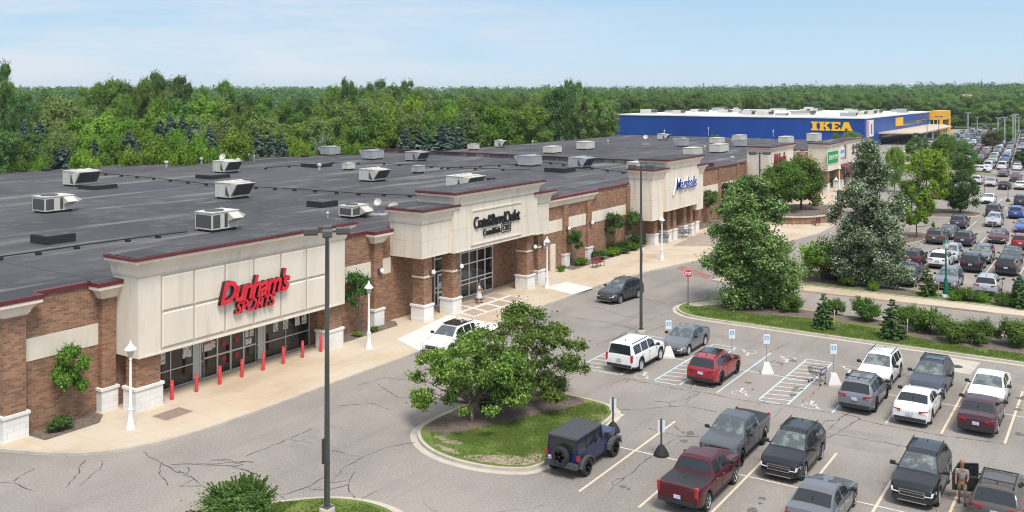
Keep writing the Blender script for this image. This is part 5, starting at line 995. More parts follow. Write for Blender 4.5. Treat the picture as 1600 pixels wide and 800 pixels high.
def details(kind):
    if kind in DM: return DM[kind]
    s = SPEC[kind]; Lc, W_ = s['L'], s['W']; f = Lc/2; zf = lerp(s['top'], 0.05); zr_ = lerp(s['belt'], Lc-0.2); d = []
    big = kind in ('suv', 'pickup'); hw = W_/2*0.83
    def wedge(nm, mm, pts, depth):     # outline in (x,z) pushed in y by depth table
        n = len(pts); m = MB(); m.add([(x, y, z) for x, y, z in pts]+[(x*0.99, y-math.copysign(depth, y), z) for x, y, z in pts], [tuple(range(n)), tuple(range(n, 2*n))[::-1]]+[(i, (i+1) % n, n+(i+1) % n, n+i) for i in range(n)]); return m.mesh(nm, [mm])
    for sg in (1, -1):
        h = 0.20 if big else 0.13; zz = zf-0.03 if big else zf-0.05
        z0 = lerp(s['belt'], 0)-0.04; hh = 0.24 if big else 0.19; w2 = W_/2
        A = [(.50*w2, f+.014, z0+.0), (.835*w2, f+.012, z0+.02), (.965*w2, f-.34, z0+hh*.55), (.962*w2, f-.36, z0+hh*1.12), (.875*w2, f-.055, z0+hh*1.02), (.52*w2, f-.035, z0+hh*.85)]
        if big: A = [(.58*w2, f+.016, z0-.14), (.84*w2, f+.014, z0-.12), (.95*w2, f-.24, z0-.04), (.95*w2, f-.24, z0+.12), (.865*w2, f-.04, z0+.10), (.58*w2, f-.03, z0+.10)]
        m = MB(); m.add([(sg*a_, b_, c_) for a_, b_, c_ in A], [(0, 1, 4, 5), (1, 2, 3, 4)] if sg < 0 else [(5, 4, 1, 0), (4, 3, 2, 1)]); d.append(('headlight', m.mesh('headlight', [HLG]), 0))
        if big: d.append(('tail_light', bevbox(sg*W_/2*0.80, sg*W_/2*0.925, -f-0.02, -f+0.16, zr_-0.35, zr_+0.08, TLG, 'tail_light'), 0))
        else: d.append(('tail_light', wedge('tail_light', TLG, [(sg*W_/2*0.97, -f+0.38, zr_-0.03), (sg*W_/2*0.90, -f-0.0, zr_-0.05), (sg*W_/2*0.48, -f-0.025, zr_-0.08), (sg*W_/2*0.48, -f-0.025, zr_-0.19), (sg*W_/2*0.90, -f-0.0, zr_-0.25), (sg*W_/2*0.99, -f+0.34, zr_-0.16)], 0.14), 0))
        m = MB(); y0 = f-s['win'][0][0]+0.10; zb = lerp(s['belt'], s['win'][0][0])+0.08; m.stack(sg*(W_/2+0.13)-0.11, sg*(W_/2+0.13)+0.11, y0-0.06, y0+0.06, [(zb, -0.02), (zb+0.03, 0), (zb+0.14, 0), (zb+0.17, -0.03)], sides=(1, 1, 1, 1)); m.box(sg*(W_/2-0.1), sg*(W_/2+0.05), y0-0.03, y0+0.03, zb, zb+0.05); d.append(('mirror', m.mesh('mirror', [TRIM]), 0))
    gw = W_*(0.30 if big else 0.25); gh = 0.34 if big else 0.2
    d.append(('grille', bevbox(-gw, gw, f-0.05, f+0.022, zf-0.06-gh, zf-0.06, TRIM, 'grille'), 0))
    m = MB(); m.box(-gw, gw, f+0.02, f+0.035, zf-0.06-gh*0.45, zf-0.06-gh*0.35); m.box(-gw, gw, f+0.02, f+0.03, zf-0.07, zf-0.045); d.append(('grille_bar', m.mesh('grille_bar', [CHR]), 0))
    zl = s['sill']+0.02
    m = MB(); zg = zf-0.06; t_ = 0.028
    for q in ((-gw-t_, gw+t_, zg, zg+t_), (-gw-t_, gw+t_, zg-gh-t_, zg-gh), (-gw-t_, -gw, zg-gh, zg), (gw, gw+t_, zg-gh, zg)): m.box(q[0], q[1], f-0.02, f+0.03, q[2], q[3])
    if kind != 'sedan': d.append(('grille_surround', m.mesh('grille_surround', [CHR]), 0))
    d.append(('skid_strip', bevbox(-W_*0.30, W_*0.30, f-0.1, f+0.036, zl-0.01, zl+0.03, CHR if kind != 'sedan' else TRIM, 'skid_strip'), 0)); d.append(('antenna', MB().stack(-0.03, 0.03, -f+0.85, -f+1.03, [(lerp(s['top'], Lc-1.0)-0.02, 0), (lerp(s['top'], Lc-1.0)+0.09, -0.025)], sides=(1, 1, 0, 1)).mesh('antenna', [TRIM]), 0))
    d.append(('front_bumper', bevbox(-W_*0.38, W_*0.38, f-0.1, f+0.03, zl+0.02, zl+0.15, TRIM, 'front_bumper'), 0)); d.append(('rear_bumper', bevbox(-W_*0.42, W_*0.42, -f-0.035, -f+0.1, zl+0.08, zl+0.25, TRIM, 'rear_bumper'), 0))
    zp = zr_-0.35 if kind != 'pickup' else zl+0.3; d.append(('licence_plate', bevbox(-0.16, 0.16, -f-0.045, -f-0.02, zp, zp+0.16, PLT, 'licence_plate'), 0))
    if s['rails']:
        a, b = s['rails']; m = MB(); zt_ = lerp(s['top'], (a+b)/2)
        for sg in (1, -1):
            x = sg*(W_/2*0.955-0.40*(zt_-lerp(s['belt'], (a+b)/2))-0.03+(0.06 if kind == 'suv' else 0)); m.tube((x, f-a, zt_+0.03), (x, f-b, zt_+0.02), 0.025, n=4)
            for u in (a, (a+b)/2, b): m.tube((x, f-u, zt_-0.02), (x, f-u, zt_+0.04), 0.025, n=4)
        d.append(('roof_rail', m.mesh('roof_rail', [TRIM]), 0))
    m = MB()
    for sg in (1, -1):
        for q in s['win']: m.box(sg*(W_/2*0.985), sg*(W_/2+0.018), f-q[1]+0.02, f-q[1]+0.18, lerp(s['belt'], q[1])-0.13, lerp(s['belt'], q[1])-0.10)
    d.append(('door_handle', m.mesh('door_handle', [CHR]), 0))
    m = MB(); 
    for sg in (1, -1):
        for q in s['win'][:-1] if len(s['win']) > 2 else s['win']: m.box(sg*(W_/2*0.97), sg*(W_/2+0.002), f-q[1]-0.05, f-q[1]-0.035, s['sill']+0.1, lerp(s['belt'], q[1])-0.03)
        m.box(sg*(W_/2*0.9), sg*(W_/2+0.004), f-s['wb']+Ra_(s)+0.02, f-s['wf']-Ra_(s)-0.02, s['sill']+0.0, s['sill']+0.09)
    d.append(('door_trim', m.mesh('door_trim', [TRIM]), 0))
    DM[kind] = d; return d
def Ra_(s): return s['wr']+0.07
def car(kind, color, x, y, rz, label, group=None, name='parked_car', cat='car', z=0, rim=None, ws=None):
    s = SPEC[kind]; v = VM[kind]; t = thing(name, label, cat, (x, y, z), rz, group)
    if kind == 'pickup': t.scale = (0.93, 0.88, 0.93)
    if kind == 'suv': t.scale = (0.97, 0.95, 0.97)
    b = link('body', v['body'], t); b.material_slots[0].link = 'OBJECT'; b.material_slots[0].material = paint(color) if isinstance(color, str) else color
    link('underbody', v['underbody'], t); link('windshield', v['windshield'], t); link('rear_window', v['rear_window'], t)
    for m_ in v['side']: link('side_window', m_, t)
    if 'bed_cover' in v: link('bed_cover', v['bed_cover'], t)
    for nm, me, _ in details(kind): link(nm, me, t)
    ty, rm = WM[kind]
    for sg in (1, -1):
        for w0 in (s['wf'], s['wb']):
            o = link('wheel', ty, t); o.location = (sg*(s['W']/2-0.135), s['L']/2-w0, s['wr']); o.rotation_euler = (0, 0, 0 if sg > 0 else math.pi)
            r_ = link('rim', rm, o)
            if rim is not None: r_.material_slots[0].link = 'OBJECT'; r_.material_slots[0].material = rim
    return t
UP, DN = 0.0, math.pi
NEAR = [ # kind, colour, x, y of centre, heading, label
 ('suv', 'white', -25.95, 53.85, UP, 'big white SUV parked tail-on beside the hatched bay'), ('sedan', 'grey', -24.8, 58.9, DN, 'grey sedan facing the camera behind the big white SUV'),
 ('crossover', 'red', -20.78, 53.95, UP, 'bright red crossover parked tail-on in the reserved bays'), ('crossover', 'white', -12.3, 58.75, DN, 'white crossover facing the camera behind the silver-grey one'),
 ('crossover', 'steel', -12.15, 54.1, UP, 'silver-grey crossover with roof bars tail-on, right of the reserved bays'), ('crossover', 'slate', -9.42, 58.6, DN, 'dark slate crossover with roof bars facing the white coupe'),
 ('sedan', 'white', -9.32, 53.85, UP, 'white two-door car parked tail-on with brake lights dark'), ('sedan', 'white', -6.42, 58.5, DN, 'white sedan facing the camera nose to nose with the maroon sedan'),
 ('sedan', 'wine', -6.3, 54.2, UP, 'dark maroon sedan parked tail-on at the right of the row'), ('pickup', 'gunmetal', -15.7, 43.4, DN, 'grey pickup truck facing the camera behind the maroon pickup'),
 ('pickup', 'maroon', -15.28, 38.05, UP, 'maroon pickup truck with black bed cover parked tail-on'),
 ('crossover', 'black', -12.84, 43.25, DN, 'black crossover facing the camera right of the grey pickup'), ('crossover', 'black', -7.42, 43.7, DN, 'black crossover with chrome grille and roof rails facing the camera'),
 ('sedan', 'grey', -10.33, 38.8, UP, 'grey sedan cut by the bottom edge of the picture'), ('crossover', 'brown', -4.3, 43.1, UP, 'brown-grey SUV with an open driver door at the lower right corner'),
 ('crossover', 'dark', -2.6+1.0, 58.4, DN, 'dark car at the right picture edge beyond the white sedan')]
for i, (k, c, x, y, h, lb) in enumerate(NEAR):
    sc_ = car(k, c, x, y, h, lb, 'cars in the near bays', cat={'pickup': 'pickup truck', 'suv': 'SUV'}.get(k, 'car'), name={'pickup': 'pickup_truck', 'suv': 'parked_suv'}.get(k, 'parked_car'), rim=RIMD if i in (2, 4, 9) else None)
    if 'coupe' in lb or i == 14: pass
car('crossover', 'dark', -35.1, 69.8, DN-0.12, 'dark grey crossover driving along the store drive', name='moving_car')
def roof_extra(lab, what):
    o = [c for c in col.objects if lab in c.get('label', '')][0]; m = MB()
    if what == 'bars':
        for yy in (-0.15, -1.35): m.tube((-0.62, yy, 1.73), (0.62, yy, 1.73), 0.025, n=5)
        m.build('roof_bar', [TRIM], o)
    else: m.box(-0.5, 0.5, -1.0, 0.2, 1.675, 1.70); m.build('sunroof', [GLS], o)
roof_extra('silver-grey crossover with roof bars', 'bars'); roof_extra('dark slate crossover with roof bars', 'bars'); roof_extra('bright red crossover parked', 'sun'); roof_extra('brown-grey SUV', 'bars')
wt = car('crossover', 'white', -37.8, 50.1, DN+0.06, 'white crossover with dark roof at the kerb behind the island tree', name='parked_car')
m = MB(); m.box(-0.55, 0.55, -1.15, 0.15, 1.685, 1.705); m.build('dark_roof_panel', [GLS], wt)
# open driver door of the SUV in the corner
o = [c for c in col.objects if c.get('label', '').startswith('brown-grey SUV')][0]
m = MB(); m.stack(-1.0, 0.0, -0.04, 0.04, [(0.35, 0), (0.95, 0.01), (1.0, 0)], sides=(0, 1, 1, 0)); 
for a, b in (((-1.0, 0, 1.0), (-0.75, 0, 1.5)), ((-0.75, 0, 1.5), (0, 0, 1.55)), ((0, 0, 1.0), (0, 0, 1.55))): m.tube(a, b, 0.03, n=5)
d = m.build('door', [paint('brown')], o); d.location = (-0.93, 0.65, 0); d.rotation_euler = (0, 0, R(18)); m = MB(); m.box(-0.93, -0.04, -0.052, -0.045, 0.4, 0.95); m.build('door_lining', [TRIM], d)
m = MB(); m.add([(-0.97, 0, 1.0), (0, 0, 1.0), (0, 0, 1.53), (-0.74, 0, 1.48)], [(0, 1, 2, 3)]); m.build('window', [GLS], d)
SECOND = [('crossover', 'black', -22.3, 89.0, UP, 'black crossover under the silver-leaved tree'), ('pickup', 'black', -16.4, 90.2, DN, 'black pickup facing the camera right of the silver-leaved tree'), ('crossover', 'steel', -13.1, 90.4, DN, 'grey SUV facing the camera behind the green lamp post'),
 ('crossover', 'silver', -9.9, 89.6, UP, 'silver crossover tail-on near the right of the planting strip'), ('crossover', 'dark', -7.0, 89.6, UP, 'dark car half hidden behind the right-hand spruce'), ('crossover', 'wine', -17.7, 99.9, UP, 'dark wine crossover right of the silver-leaved tree'),
 ('crossover', 'white', -15.3, 100.6, UP, 'white crossover tail-on in the second lot'), ('crossover', 'silver', -15.0, 104.6, DN, 'silver-white crossover facing the tail of the white one'), ('crossover', 'black', -12.4, 100.3, UP, 'black SUV tail-on beside the white crossover'),
 ('crossover', 'grey', -12.2, 105.8, DN, 'grey crossover facing the camera behind the black SUV'), ('crossover', 'black', -9.4, 100.3, UP, 'black SUV tail-on near the right picture edge'), ('crossover', 'dark', -9.6, 105.4, DN, 'dark grey SUV facing the camera near the right picture edge'),
 ('crossover', 'brown', -18.1, 116.1, UP, 'bronze-grey crossover tail-on left in its row'), ('sedan', 'dark', -17.6, 121.0, DN, 'dark sedan facing the bronze-grey crossover'), ('crossover', 'dark', -15.2, 116.2, UP, 'dark SUV tail-on with red tail lights'),
 ('sedan', 'maroon', -12.3, 120.6, DN, 'maroon sedan facing the camera alone in its row'), ('crossover', 'red', -9.6, 117.0, UP, 'red crossover tail-on at the right picture edge'), ('crossover', 'slate', -17.7, 130.7, UP, 'dark blue-grey crossover tail-on right of the pole base'),
 ('crossover', 'dark', -15.4, 146.0, UP, 'dark crossover behind the silver one in the second lot'), ('crossover', 'silver', -14.2, 134.7, DN, 'silver crossover facing the camera behind the small white sign'), ('sedan', 'white', -17.8, 161.6, DN, 'white sedan facing the camera alone in its bay'),
 ('crossover', 'blue', -12.5, 145, UP, 'bright blue crossover tail-on near the right edge'), ('sedan', 'blue', -10.6, 131.3, DN, 'bright blue car cut by the right edge'), ('crossover', 'white', -23.3, 193.6, UP, 'white crossover just right of the dark round tree'),
 ('sedan', 'silver', -20.7, 191.2, DN, 'silver sedan facing the camera in the far bays'), ('sedan', 'black', -18.0, 186.4, UP, 'black sedan tail-on in the far bays'), ('sedan', 'white', -15.6, 187.8, UP, 'white sedan tail-on at the right edge, far bays'),
 ('crossover', 'wine', -17.8, 203.8, DN, 'dark red crossover before the far grass island'), ('sedan', 'wine', -20.9, 215.6-1.5, DN, 'dark wine sedan nearest the far grass island'), ('sedan', 'white', -26.4, 222.5, R(80), 'white sedan driving sideways past the grass island'),
 ('crossover', 'dark', -13.3, 161.2, UP, 'dark crossover at the right edge beyond the blue one'), ('crossover', 'brightred', -25.3, 164.3, DN, 'bright red car hidden among the second lot trees'), ('sedan', 'silver', -10.9, 146.0, DN, 'silver sedan at the right edge beside the bright blue crossover')]
for k, c, x, y, h, lb in SECOND: car(k, c, x, y, h, lb, 'cars in the second lot', cat={'pickup': 'pickup truck', 'suv': 'SUV'}.get(k, 'car'), name={'pickup': 'pickup_truck', 'suv': 'parked_suv'}.get(k, 'parked_car'))
# distant cars: one mesh each
def joined(kind):
    bm = bmesh.new(); mats = [paint('grey'), TRIM, GLS, GLW, TYR, HLG, TLG]; v = VM[kind]; s = SPEC[kind]
    def put(me, idx, M=None):
        n0 = len(bm.faces); nv = len(bm.verts); bm.from_mesh(me); bm.verts.ensure_lookup_table(); bm.faces.ensure_lookup_table()
        for f in bm.faces[n0:]: f.material_index = idx if idx is not None else f.material_index
        if M is not None: bmesh.ops.transform(bm, matrix=M, verts=bm.verts[nv:])
    put(v['body'], None); put(v['underbody'], 1); put(v['windshield'], 3); put(v['rear_window'], 2)
    for m_ in v['side']: put(m_, 2)
    for nm, me, _ in details(kind):
        if nm in ('headlight', 'tail_light', 'mirror', 'grille'): put(me, {'headlight': 5, 'tail_light': 6}.get(nm, 1))
    for sg in (1, -1):
        for w0 in (s['wf'], s['wb']): put(WM[kind][0], 4, Matrix.Translation((sg*(s['W']/2-0.135), s['L']/2-w0, s['wr'])))
    me = bpy.data.meshes.new('distant_'+kind); bm.to_mesh(me); bm.free()
    for m_ in mats: me.materials.append(m_)
    me.set_sharp_from_angle(angle=R(38)); return me
JM = {k: joined(k) for k in SPEC}
rnd = random.Random(77); nfar = 0
for row in range(17):
    for half, (dy, h) in enumerate(((0, UP), (4.9, DN))):
        y = 233+row*15.2+dy; n = int((0.175-0.078)*y/2.75)+2
        for i in range(n):
            x = -0.074*y-2.75*i+rnd.uniform(-.15, .15)
            if rnd.random() < (0.14 if y < 330 else 0.3) or x < -0.176*y or (y > 255 and x < -56) or nfar > 255: continue
            if -44 < x < -29 and 222 < y < 238: continue
            c = rnd.choices(['white', 'silver', 'grey', 'black', 'dark', 'red', 'blue', 'wine', 'steel', 'brown'], [24, 18, 14, 14, 12, 4, 4, 4, 8, 4])[0]; k = rnd.choices(['crossover', 'sedan', 'suv', 'pickup'], [5, 4, 2, 1])[0]
            o = link('parked_car', JM[k]); o.location = (x, y+rnd.uniform(-.3, .3), 0); o.rotation_euler = (0, 0, h+rnd.uniform(-.02, .02)); o.material_slots[0].link = 'OBJECT'; o.material_slots[0].material = paint(c)
            tag(o, {'white': 'small white', 'silver': 'small silver', 'steel': 'small silver-grey'}.get(c, 'small '+c)+' '+{'suv': 'SUV', 'pickup': 'pickup'}.get(k, k)+' in the packed distant rows near the blue store', 'car', 'cars in the distant rows'); nfar += 1
# off-roader (boxy, spare wheel)
def offroader(x, y, rz, label):
    t = thing('off_roader', label, 'off-roader', (x, y, 0), rz, 'cars in the near bays'); B = paint('navy'); Lh = 2.1
    m = MB(); m.box(-0.80, 0.80, -2.05, 0.62, 0.55, 1.16); m.exty([(-0.80, 1.16), (-0.72, 1.80), (0.72, 1.80), (0.80, 1.16)], -2.05, 0.35) if False else None
    m.box(-0.78, 0.78, 0.62, 0.75, 0.55, 1.16); b = m.build('tub', [B], t)
    m = MB(); m.add([(-0.72, 0.75, 0.6), (0.72, 0.75, 0.6), (0.60, 2.0, 0.6), (-0.60, 2.0, 0.6), (-0.72, 0.75, 1.17), (0.72, 0.75, 1.17), (0.60, 2.0, 1.09), (-0.60, 2.0, 1.09)], [(4, 5, 6, 7), (1, 2, 6, 5), (0, 4, 7, 3), (2, 3, 7, 6), (0, 1, 5, 4)]); m.build('hood', [B], t)
    m = MB(); m.box(-0.62, 0.62, 2.0, 2.04, 0.62, 1.08, 0)
    m.build('grille', [B], t)
    for sg in (1, -1):
        m = MB(); m.lathe([(0.10, 0), (0.10, 0.03)], sg*0.42, 2.04, 0.92, 12, axis='y'); m.build('headlight', [HLG], t)
    m = MB(); m.stack(-0.76, 0.76, -2.03, 0.33, [(1.16, 0.02), (1.18, 0), (1.72, -0.06)], sides=(1, 0, 0, 1)); m.build('cabin_glass', [GLS], t)
    m = MB(); m.add([(-0.74, 0.345, 1.18), (0.74, 0.345, 1.18), (0.66, 0.12, 1.72), (-0.66, 0.12, 1.72), (-0.74, 0.7, 1.16), (0.74, 0.7, 1.16), (0.67, 0.28, 1.73), (-0.67, 0.28, 1.73)], [(4, 5, 6, 7), (0, 4, 7, 3), (1, 2, 6, 5)]); m.build('windshield', [GLW], t)
    m = MB(); m.stack(-0.72, 0.72, -2.06, 0.30, [(1.72, 0.0), (1.76, 0.02), (1.84, 0.0), (1.87, -0.06)], sides=(1, 1, 1, 1))
    for k in range(7): m.box(-0.60+k*0.2-0.03, -0.60+k*0.2+0.03, -1.95, 0.15, 1.868, 1.885)
    rf = m.build('hard_top', [mat('grey hard top', (0.06, 0.062, 0.065), 0.65)], t)
    m = MB()
    for sg in (1, -1):
        for yy in (-2.0, -1.15, -0.3, 0.28): m.add([(sg*0.785, yy-0.05, 1.16), (sg*0.785, yy+0.05, 1.16), (sg*0.725, yy+0.05, 1.73), (sg*0.725, yy-0.05, 1.73), (sg*0.74, yy-0.05, 1.16), (sg*0.74, yy+0.05, 1.16), (sg*0.69, yy+0.05, 1.73), (sg*0.69, yy-0.05, 1.73)], [(0, 1, 2, 3), (4, 7, 6, 5), (0, 3, 7, 4), (1, 5, 6, 2)])
    m.build('pillar', [B], t)
    for sg in (1, -1):
        for yw in (1.35, -1.35):
            m = MB(); pr = [(0.62*math.cos(R(a)), 0.42+0.50*math.sin(R(a))) for a in (8, 35, 60, 90, 120, 145, 172)]; n = len(pr)
            vs = [(sg*0.72, yw+a, b) for a, b in pr]+[(sg*0.96, yw+a, b) for a, b in pr]+[(sg*0.96, yw+a*0.93, b-0.07) for a, b in pr]; m.add(vs, [(i, i+1, n+i+1, n+i) for i in range(n-1)]+[(n+i, n+i+1, 2*n+i+1, 2*n+i) for i in range(n-1)]+[(2*n+i, 2*n+i+1, n+i+1, n+i)[::-1] for i in range(0)]); m.build('fender', [MATS['grey hard top']], t)
    m = MB(); m.box(-0.78, 0.78, 2.05, 2.25, 0.5, 0.68); m.build('front_bumper', [MATS['grey hard top']], t); m = MB(); m.box(-0.82, 0.82, -2.25, -2.05, 0.5, 0.72); m.build('rear_bumper', [MATS['grey hard top']], t)
    m = MB(); m.box(-0.7, 0.7, -1.9, 1.9, 0.38, 0.62); m.build('underbody', [TRIM], t)
    ty, rm = wheel_meshes(0.42, 0.28)
    for sg in (1, -1):
        for yw in (1.35, -1.35): o = link('wheel', ty, t); o.location = (sg*0.8, yw, 0.42); o.rotation_euler = (0, 0, 0 if sg > 0 else math.pi); r_ = link('rim', rm, o); r_.material_slots[0].link = 'OBJECT'; r_.material_slots[0].material = RIMD
        m = MB(); m.box(sg*0.74, sg*0.90, -2.09, -2.04, 0.85, 1.08); m.build('tail_light', [TLG], t); m = MB(); m.box(sg*0.8, sg*1.02, 0.45, 0.55, 1.15, 1.4); m.build('mirror', [TRIM], t)
    o = link('spare_wheel', ty, t); o.location = (0.0, -2.22, 0.98); o.rotation_euler = (0, 0, -math.pi/2); r_ = link('rim', rm, o); r_.material_slots[0].link = 'OBJECT'; r_.material_slots[0].material = RIMD
    m = MB(); m.box(-0.72, -0.42, -2.12, -2.06, 0.72, 0.86); m.build('licence_plate', [PLT], t)
offroader(-21.1, 38.25, 0.0, 'dark blue boxy off-roader with black top and spare wheel beside the tree island')

# ================================================================== PEOPLE
def skin(name, pts, edges, mm, parent, root=0, sub=2):
    me = bpy.data.meshes.new(name); me.from_pydata([p[:3] for p in pts], edges, []); o = bpy.data.objects.new('skin_source', me); col.objects.link(o)
    md = o.modifiers.new('s', 'SKIN'); md.use_smooth_shade = True; sv = me.skin_vertices[0].data
    for i, p in enumerate(pts): r = p[3]; sv[i].radius = (r, r*(p[4] if len(p) > 4 else 1)); sv[i].use_root = (i == root)
    o.modifiers.new('u', 'SUBSURF').levels = sub; dg = bpy.context.evaluated_depsgraph_get(); ob = o.evaluated_get(dg); nm = bpy.data.meshes.new_from_object(ob); bpy.data.objects.remove(o); bpy.data.meshes.remove(me)
    nm.name = name; nm.materials.clear(); nm.materials.append(mm); return link(name, nm, parent)
SKN = mat('skin', (0.30, 0.15, 0.10), 0.6); HAIR = mat('dark hair', (0.03, 0.02, 0.015), 0.7); SHOE = mat('dark shoes', (0.03, 0.03, 0.03), 0.6)
def person(x, y, z, rz, label, shirt, pants, stride=0.1, lean=0.0, arms=((0.3, -0.1), (0.3, -0.1)), short=True, hair=HAIR, s=1.0, skirt=False, group=None):
    t = thing('person', label, 'person', (x, y, z), rz, group); t.scale = (s, s, s)
    hp = 0.93; sh = (0, lean*0.4, 1.42); st = stride
    P = [(0, 0, hp, .13, .8), (0, lean*.2, 1.15, .12, .75), (0, lean*.4, 1.38, .14, .65), (0, lean*.45, 1.50, .055), (0, lean*.5, 1.60, .085), (0, lean*.52+.01, 1.70, .09), (0, lean*.5, 1.76, .06)]
    E_ = [(0, 1), (1, 2), (2, 3), (3, 4), (4, 5), (5, 6)]
    def limb(a, q): 
        k = a
        for p in q: P.append(p); E_.append((k, len(P)-1)); k = len(P)-1
    for sg, sd in ((-1, st), (1, -st)):
        limb(0, [(sg*.10, 0, .86, .085), (sg*.105, sd*.55+.02, .50, .058), (sg*.105, sd-.03, .10, .036), (sg*.105, sd-.01, .05, .04), (sg*.115, sd+.14, .035, .032)])
    for i, sg in enumerate((-1, 1)):
        f, o_ = arms[i]; limb(2, [(sg*.19, lean*.4, 1.41, .055), (sg*(.22+abs(o_)*.3), lean*.4+f*.25, 1.14, .042), (sg*(.2+o_), lean*.4+f, .95 if f < .35 else 1.12, .03), (sg*(.2+o_), lean*.4+f+.05, .87 if f < .35 else 1.1, .034)])
    skin('body', P, E_, SKN, t)
    Q = [(0, 0, hp+.02, .155, .8), (0, lean*.2, 1.15, .145, .8), (0, lean*.4, 1.39, .16, .68)]; EE = [(0, 1), (1, 2)]
    for i, sg in enumerate((-1, 1)):
        f, o_ = arms[i]; Q.append((sg*.2, lean*.4, 1.41, .075)); EE.append((2, len(Q)-1)); Q.append((sg*(.22+abs(o_)*.25), lean*.4+f*.2, 1.2, .062)); EE.append((len(Q)-2, len(Q)-1))
    skin('shirt', Q, EE, shirt, t)
    if skirt: m = MB(); m.lathe([(0.15, 1.02), (0.19, 0.85), (0.27, 0.45)], n=12); m.build('skirt', [pants], t, 60)
    else:
        Q = [(0, 0, .98, .15, .82), (0, 0, .90, .15, .85)]; EE = [(0, 1)]
        for sg, sd in ((-1, st), (1, -st)):
            Q.append((sg*.1, 0, .84, .105)); EE.append((1, len(Q)-1)); Q.append((sg*.105, sd*.5, .53 if short else .5, .085)); EE.append((len(Q)-2, len(Q)-1))
            if not short: Q.append((sg*.105, sd-.03, .12, .065)); EE.append((len(Q)-2, len(Q)-1))
        skin('shorts' if short else 'trousers', Q, EE, pants, t)
    m = MB(); m.lathe([(0.085, 1.68), (0.105, 1.74), (0.09, 1.82), (0.03, 1.85)], 0, lean*.5-.012, 0, 12); m.build('hair', [hair], t, 60)
    for sg, sd in ((-1, st), (1, -st)): m = MB(); m.stack(sg*.11-.045, sg*.11+.045, sd-.07, sd+.18, [(0.0, 0), (.06, 0), (.09, -.02)], sides=(1, 1, 1, 1)); m.build('shoe', [SHOE], t)
    m = MB()
    for sg in (-1, 1): m.lathe([(0.012, -0.01), (0.012, 0.01)], sg*.035, lean*.5+.098, 1.69, 6, axis='y'); m.build('eye', [HAIR], t) if sg == 1 else None
    return t
GS = mat('grey patterned shirt', (0.36, 0.33, 0.31), 0.8, c2=(0.20, 0.18, 0.17), scale=14); KH = mat('khaki shorts', (0.30, 0.22, 0.14), 0.85); WS = mat('white shirt', (0.70, 0.69, 0.67), 0.8); NV = mat('navy shirt', (0.02, 0.02, 0.05), 0.8); GY = mat('grey shorts', (0.25, 0.24, 0.23), 0.8); PK = mat('pale skirt', (0.62, 0.58, 0.60), 0.8)
person(-5.75, 43.05, 0, R(190), 'bald man in grey shirt and khaki shorts beside the open SUV door', GS, KH, 0.12, 0.1, ((0.35, -.02), (0.2, 0.05)), hair=SKN)
person(-43.7, 61.6, 0.15, R(-60), 'person in pale dress walking out of the outlet store doors', WS, PK, 0.18, 0.02, skirt=True); person(-44.3, 62.4, 0.15, R(-60), 'person in navy shirt walking behind the one in a pale dress', NV, GY, 0.2)
person(*at(1295.5, 343, .15), 0.15, R(175), 'person in white shirt and grey shorts walking on the plaza', WS, GY, 0.12)
person(*at(1317, 330, .15), 0.15, R(175), 'person in pale clothes walking beyond the dark umbrella', WS, PK, 0.12, short=False)
# ================================================================== TREES AND PLANTS
def leafmat(name, cols, trans=0.4, rough=0.55, obj_var=0.28):
    m = bpy.data.materials.new(name); m.use_nodes = True; MATS[name] = m; t = m.node_tree; p = t.nodes['Principled BSDF']
    g = t.nodes.new('ShaderNodeNewGeometry'); r = t.nodes.new('ShaderNodeValToRGB'); e = r.color_ramp.elements
    n = len(cols); e[0].color = (*cols[0], 1); e[0].position = 0; e[1].color = (*cols[-1], 1); e[1].position = 1
    for i in range(1, n-1): x = e.new(i/(n-1)); x.color = (*cols[i], 1)
    t.links.new(g.outputs['Random Per Island'], r.inputs['Fac'])
    oi = t.nodes.new('ShaderNodeObjectInfo'); mr = t.nodes.new('ShaderNodeMapRange'); mr.inputs['To Min'].default_value = 1-obj_var; mr.inputs['To Max'].default_value = 1+obj_var
    h = t.nodes.new('ShaderNodeHueSaturation'); t.links.new(oi.outputs['Random'], mr.inputs['Value']); t.links.new(mr.outputs[0], h.inputs['Value']); t.links.new(r.outputs[0], h.inputs['Color'])
    m2 = t.nodes.new('ShaderNodeMapRange'); m2.inputs['To Min'].default_value = 0.485; m2.inputs['To Max'].default_value = 0.515
    ml = t.nodes.new('ShaderNodeMath'); ml.operation = 'MULTIPLY'; ml.inputs[1].default_value = 7.31; fr = t.nodes.new('ShaderNodeMath'); fr.operation = 'FRACT'
    t.links.new(oi.outputs['Random'], ml.inputs[0]); t.links.new(ml.outputs[0], fr.inputs[0]); t.links.new(fr.outputs[0], m2.inputs['Value']); t.links.new(m2.outputs[0], h.inputs['Hue'])
    t.links.new(h.outputs[0], p.inputs['Base Color']); p.inputs['Roughness'].default_value = rough; p.inputs['Specular IOR Level'].default_value = 0.3
    tr = t.nodes.new('ShaderNodeBsdfTranslucent'); t.links.new(h.outputs[0], tr.inputs['Color']); mx_ = t.nodes.new('ShaderNodeMixShader'); mx_.inputs[0].default_value = trans
    t.links.new(p.outputs[0], mx_.inputs[1]); t.links.new(tr.outputs[0], mx_.inputs[2]); t.links.new(mx_.outputs[0], t.nodes['Material Output'].inputs['Surface']); return m
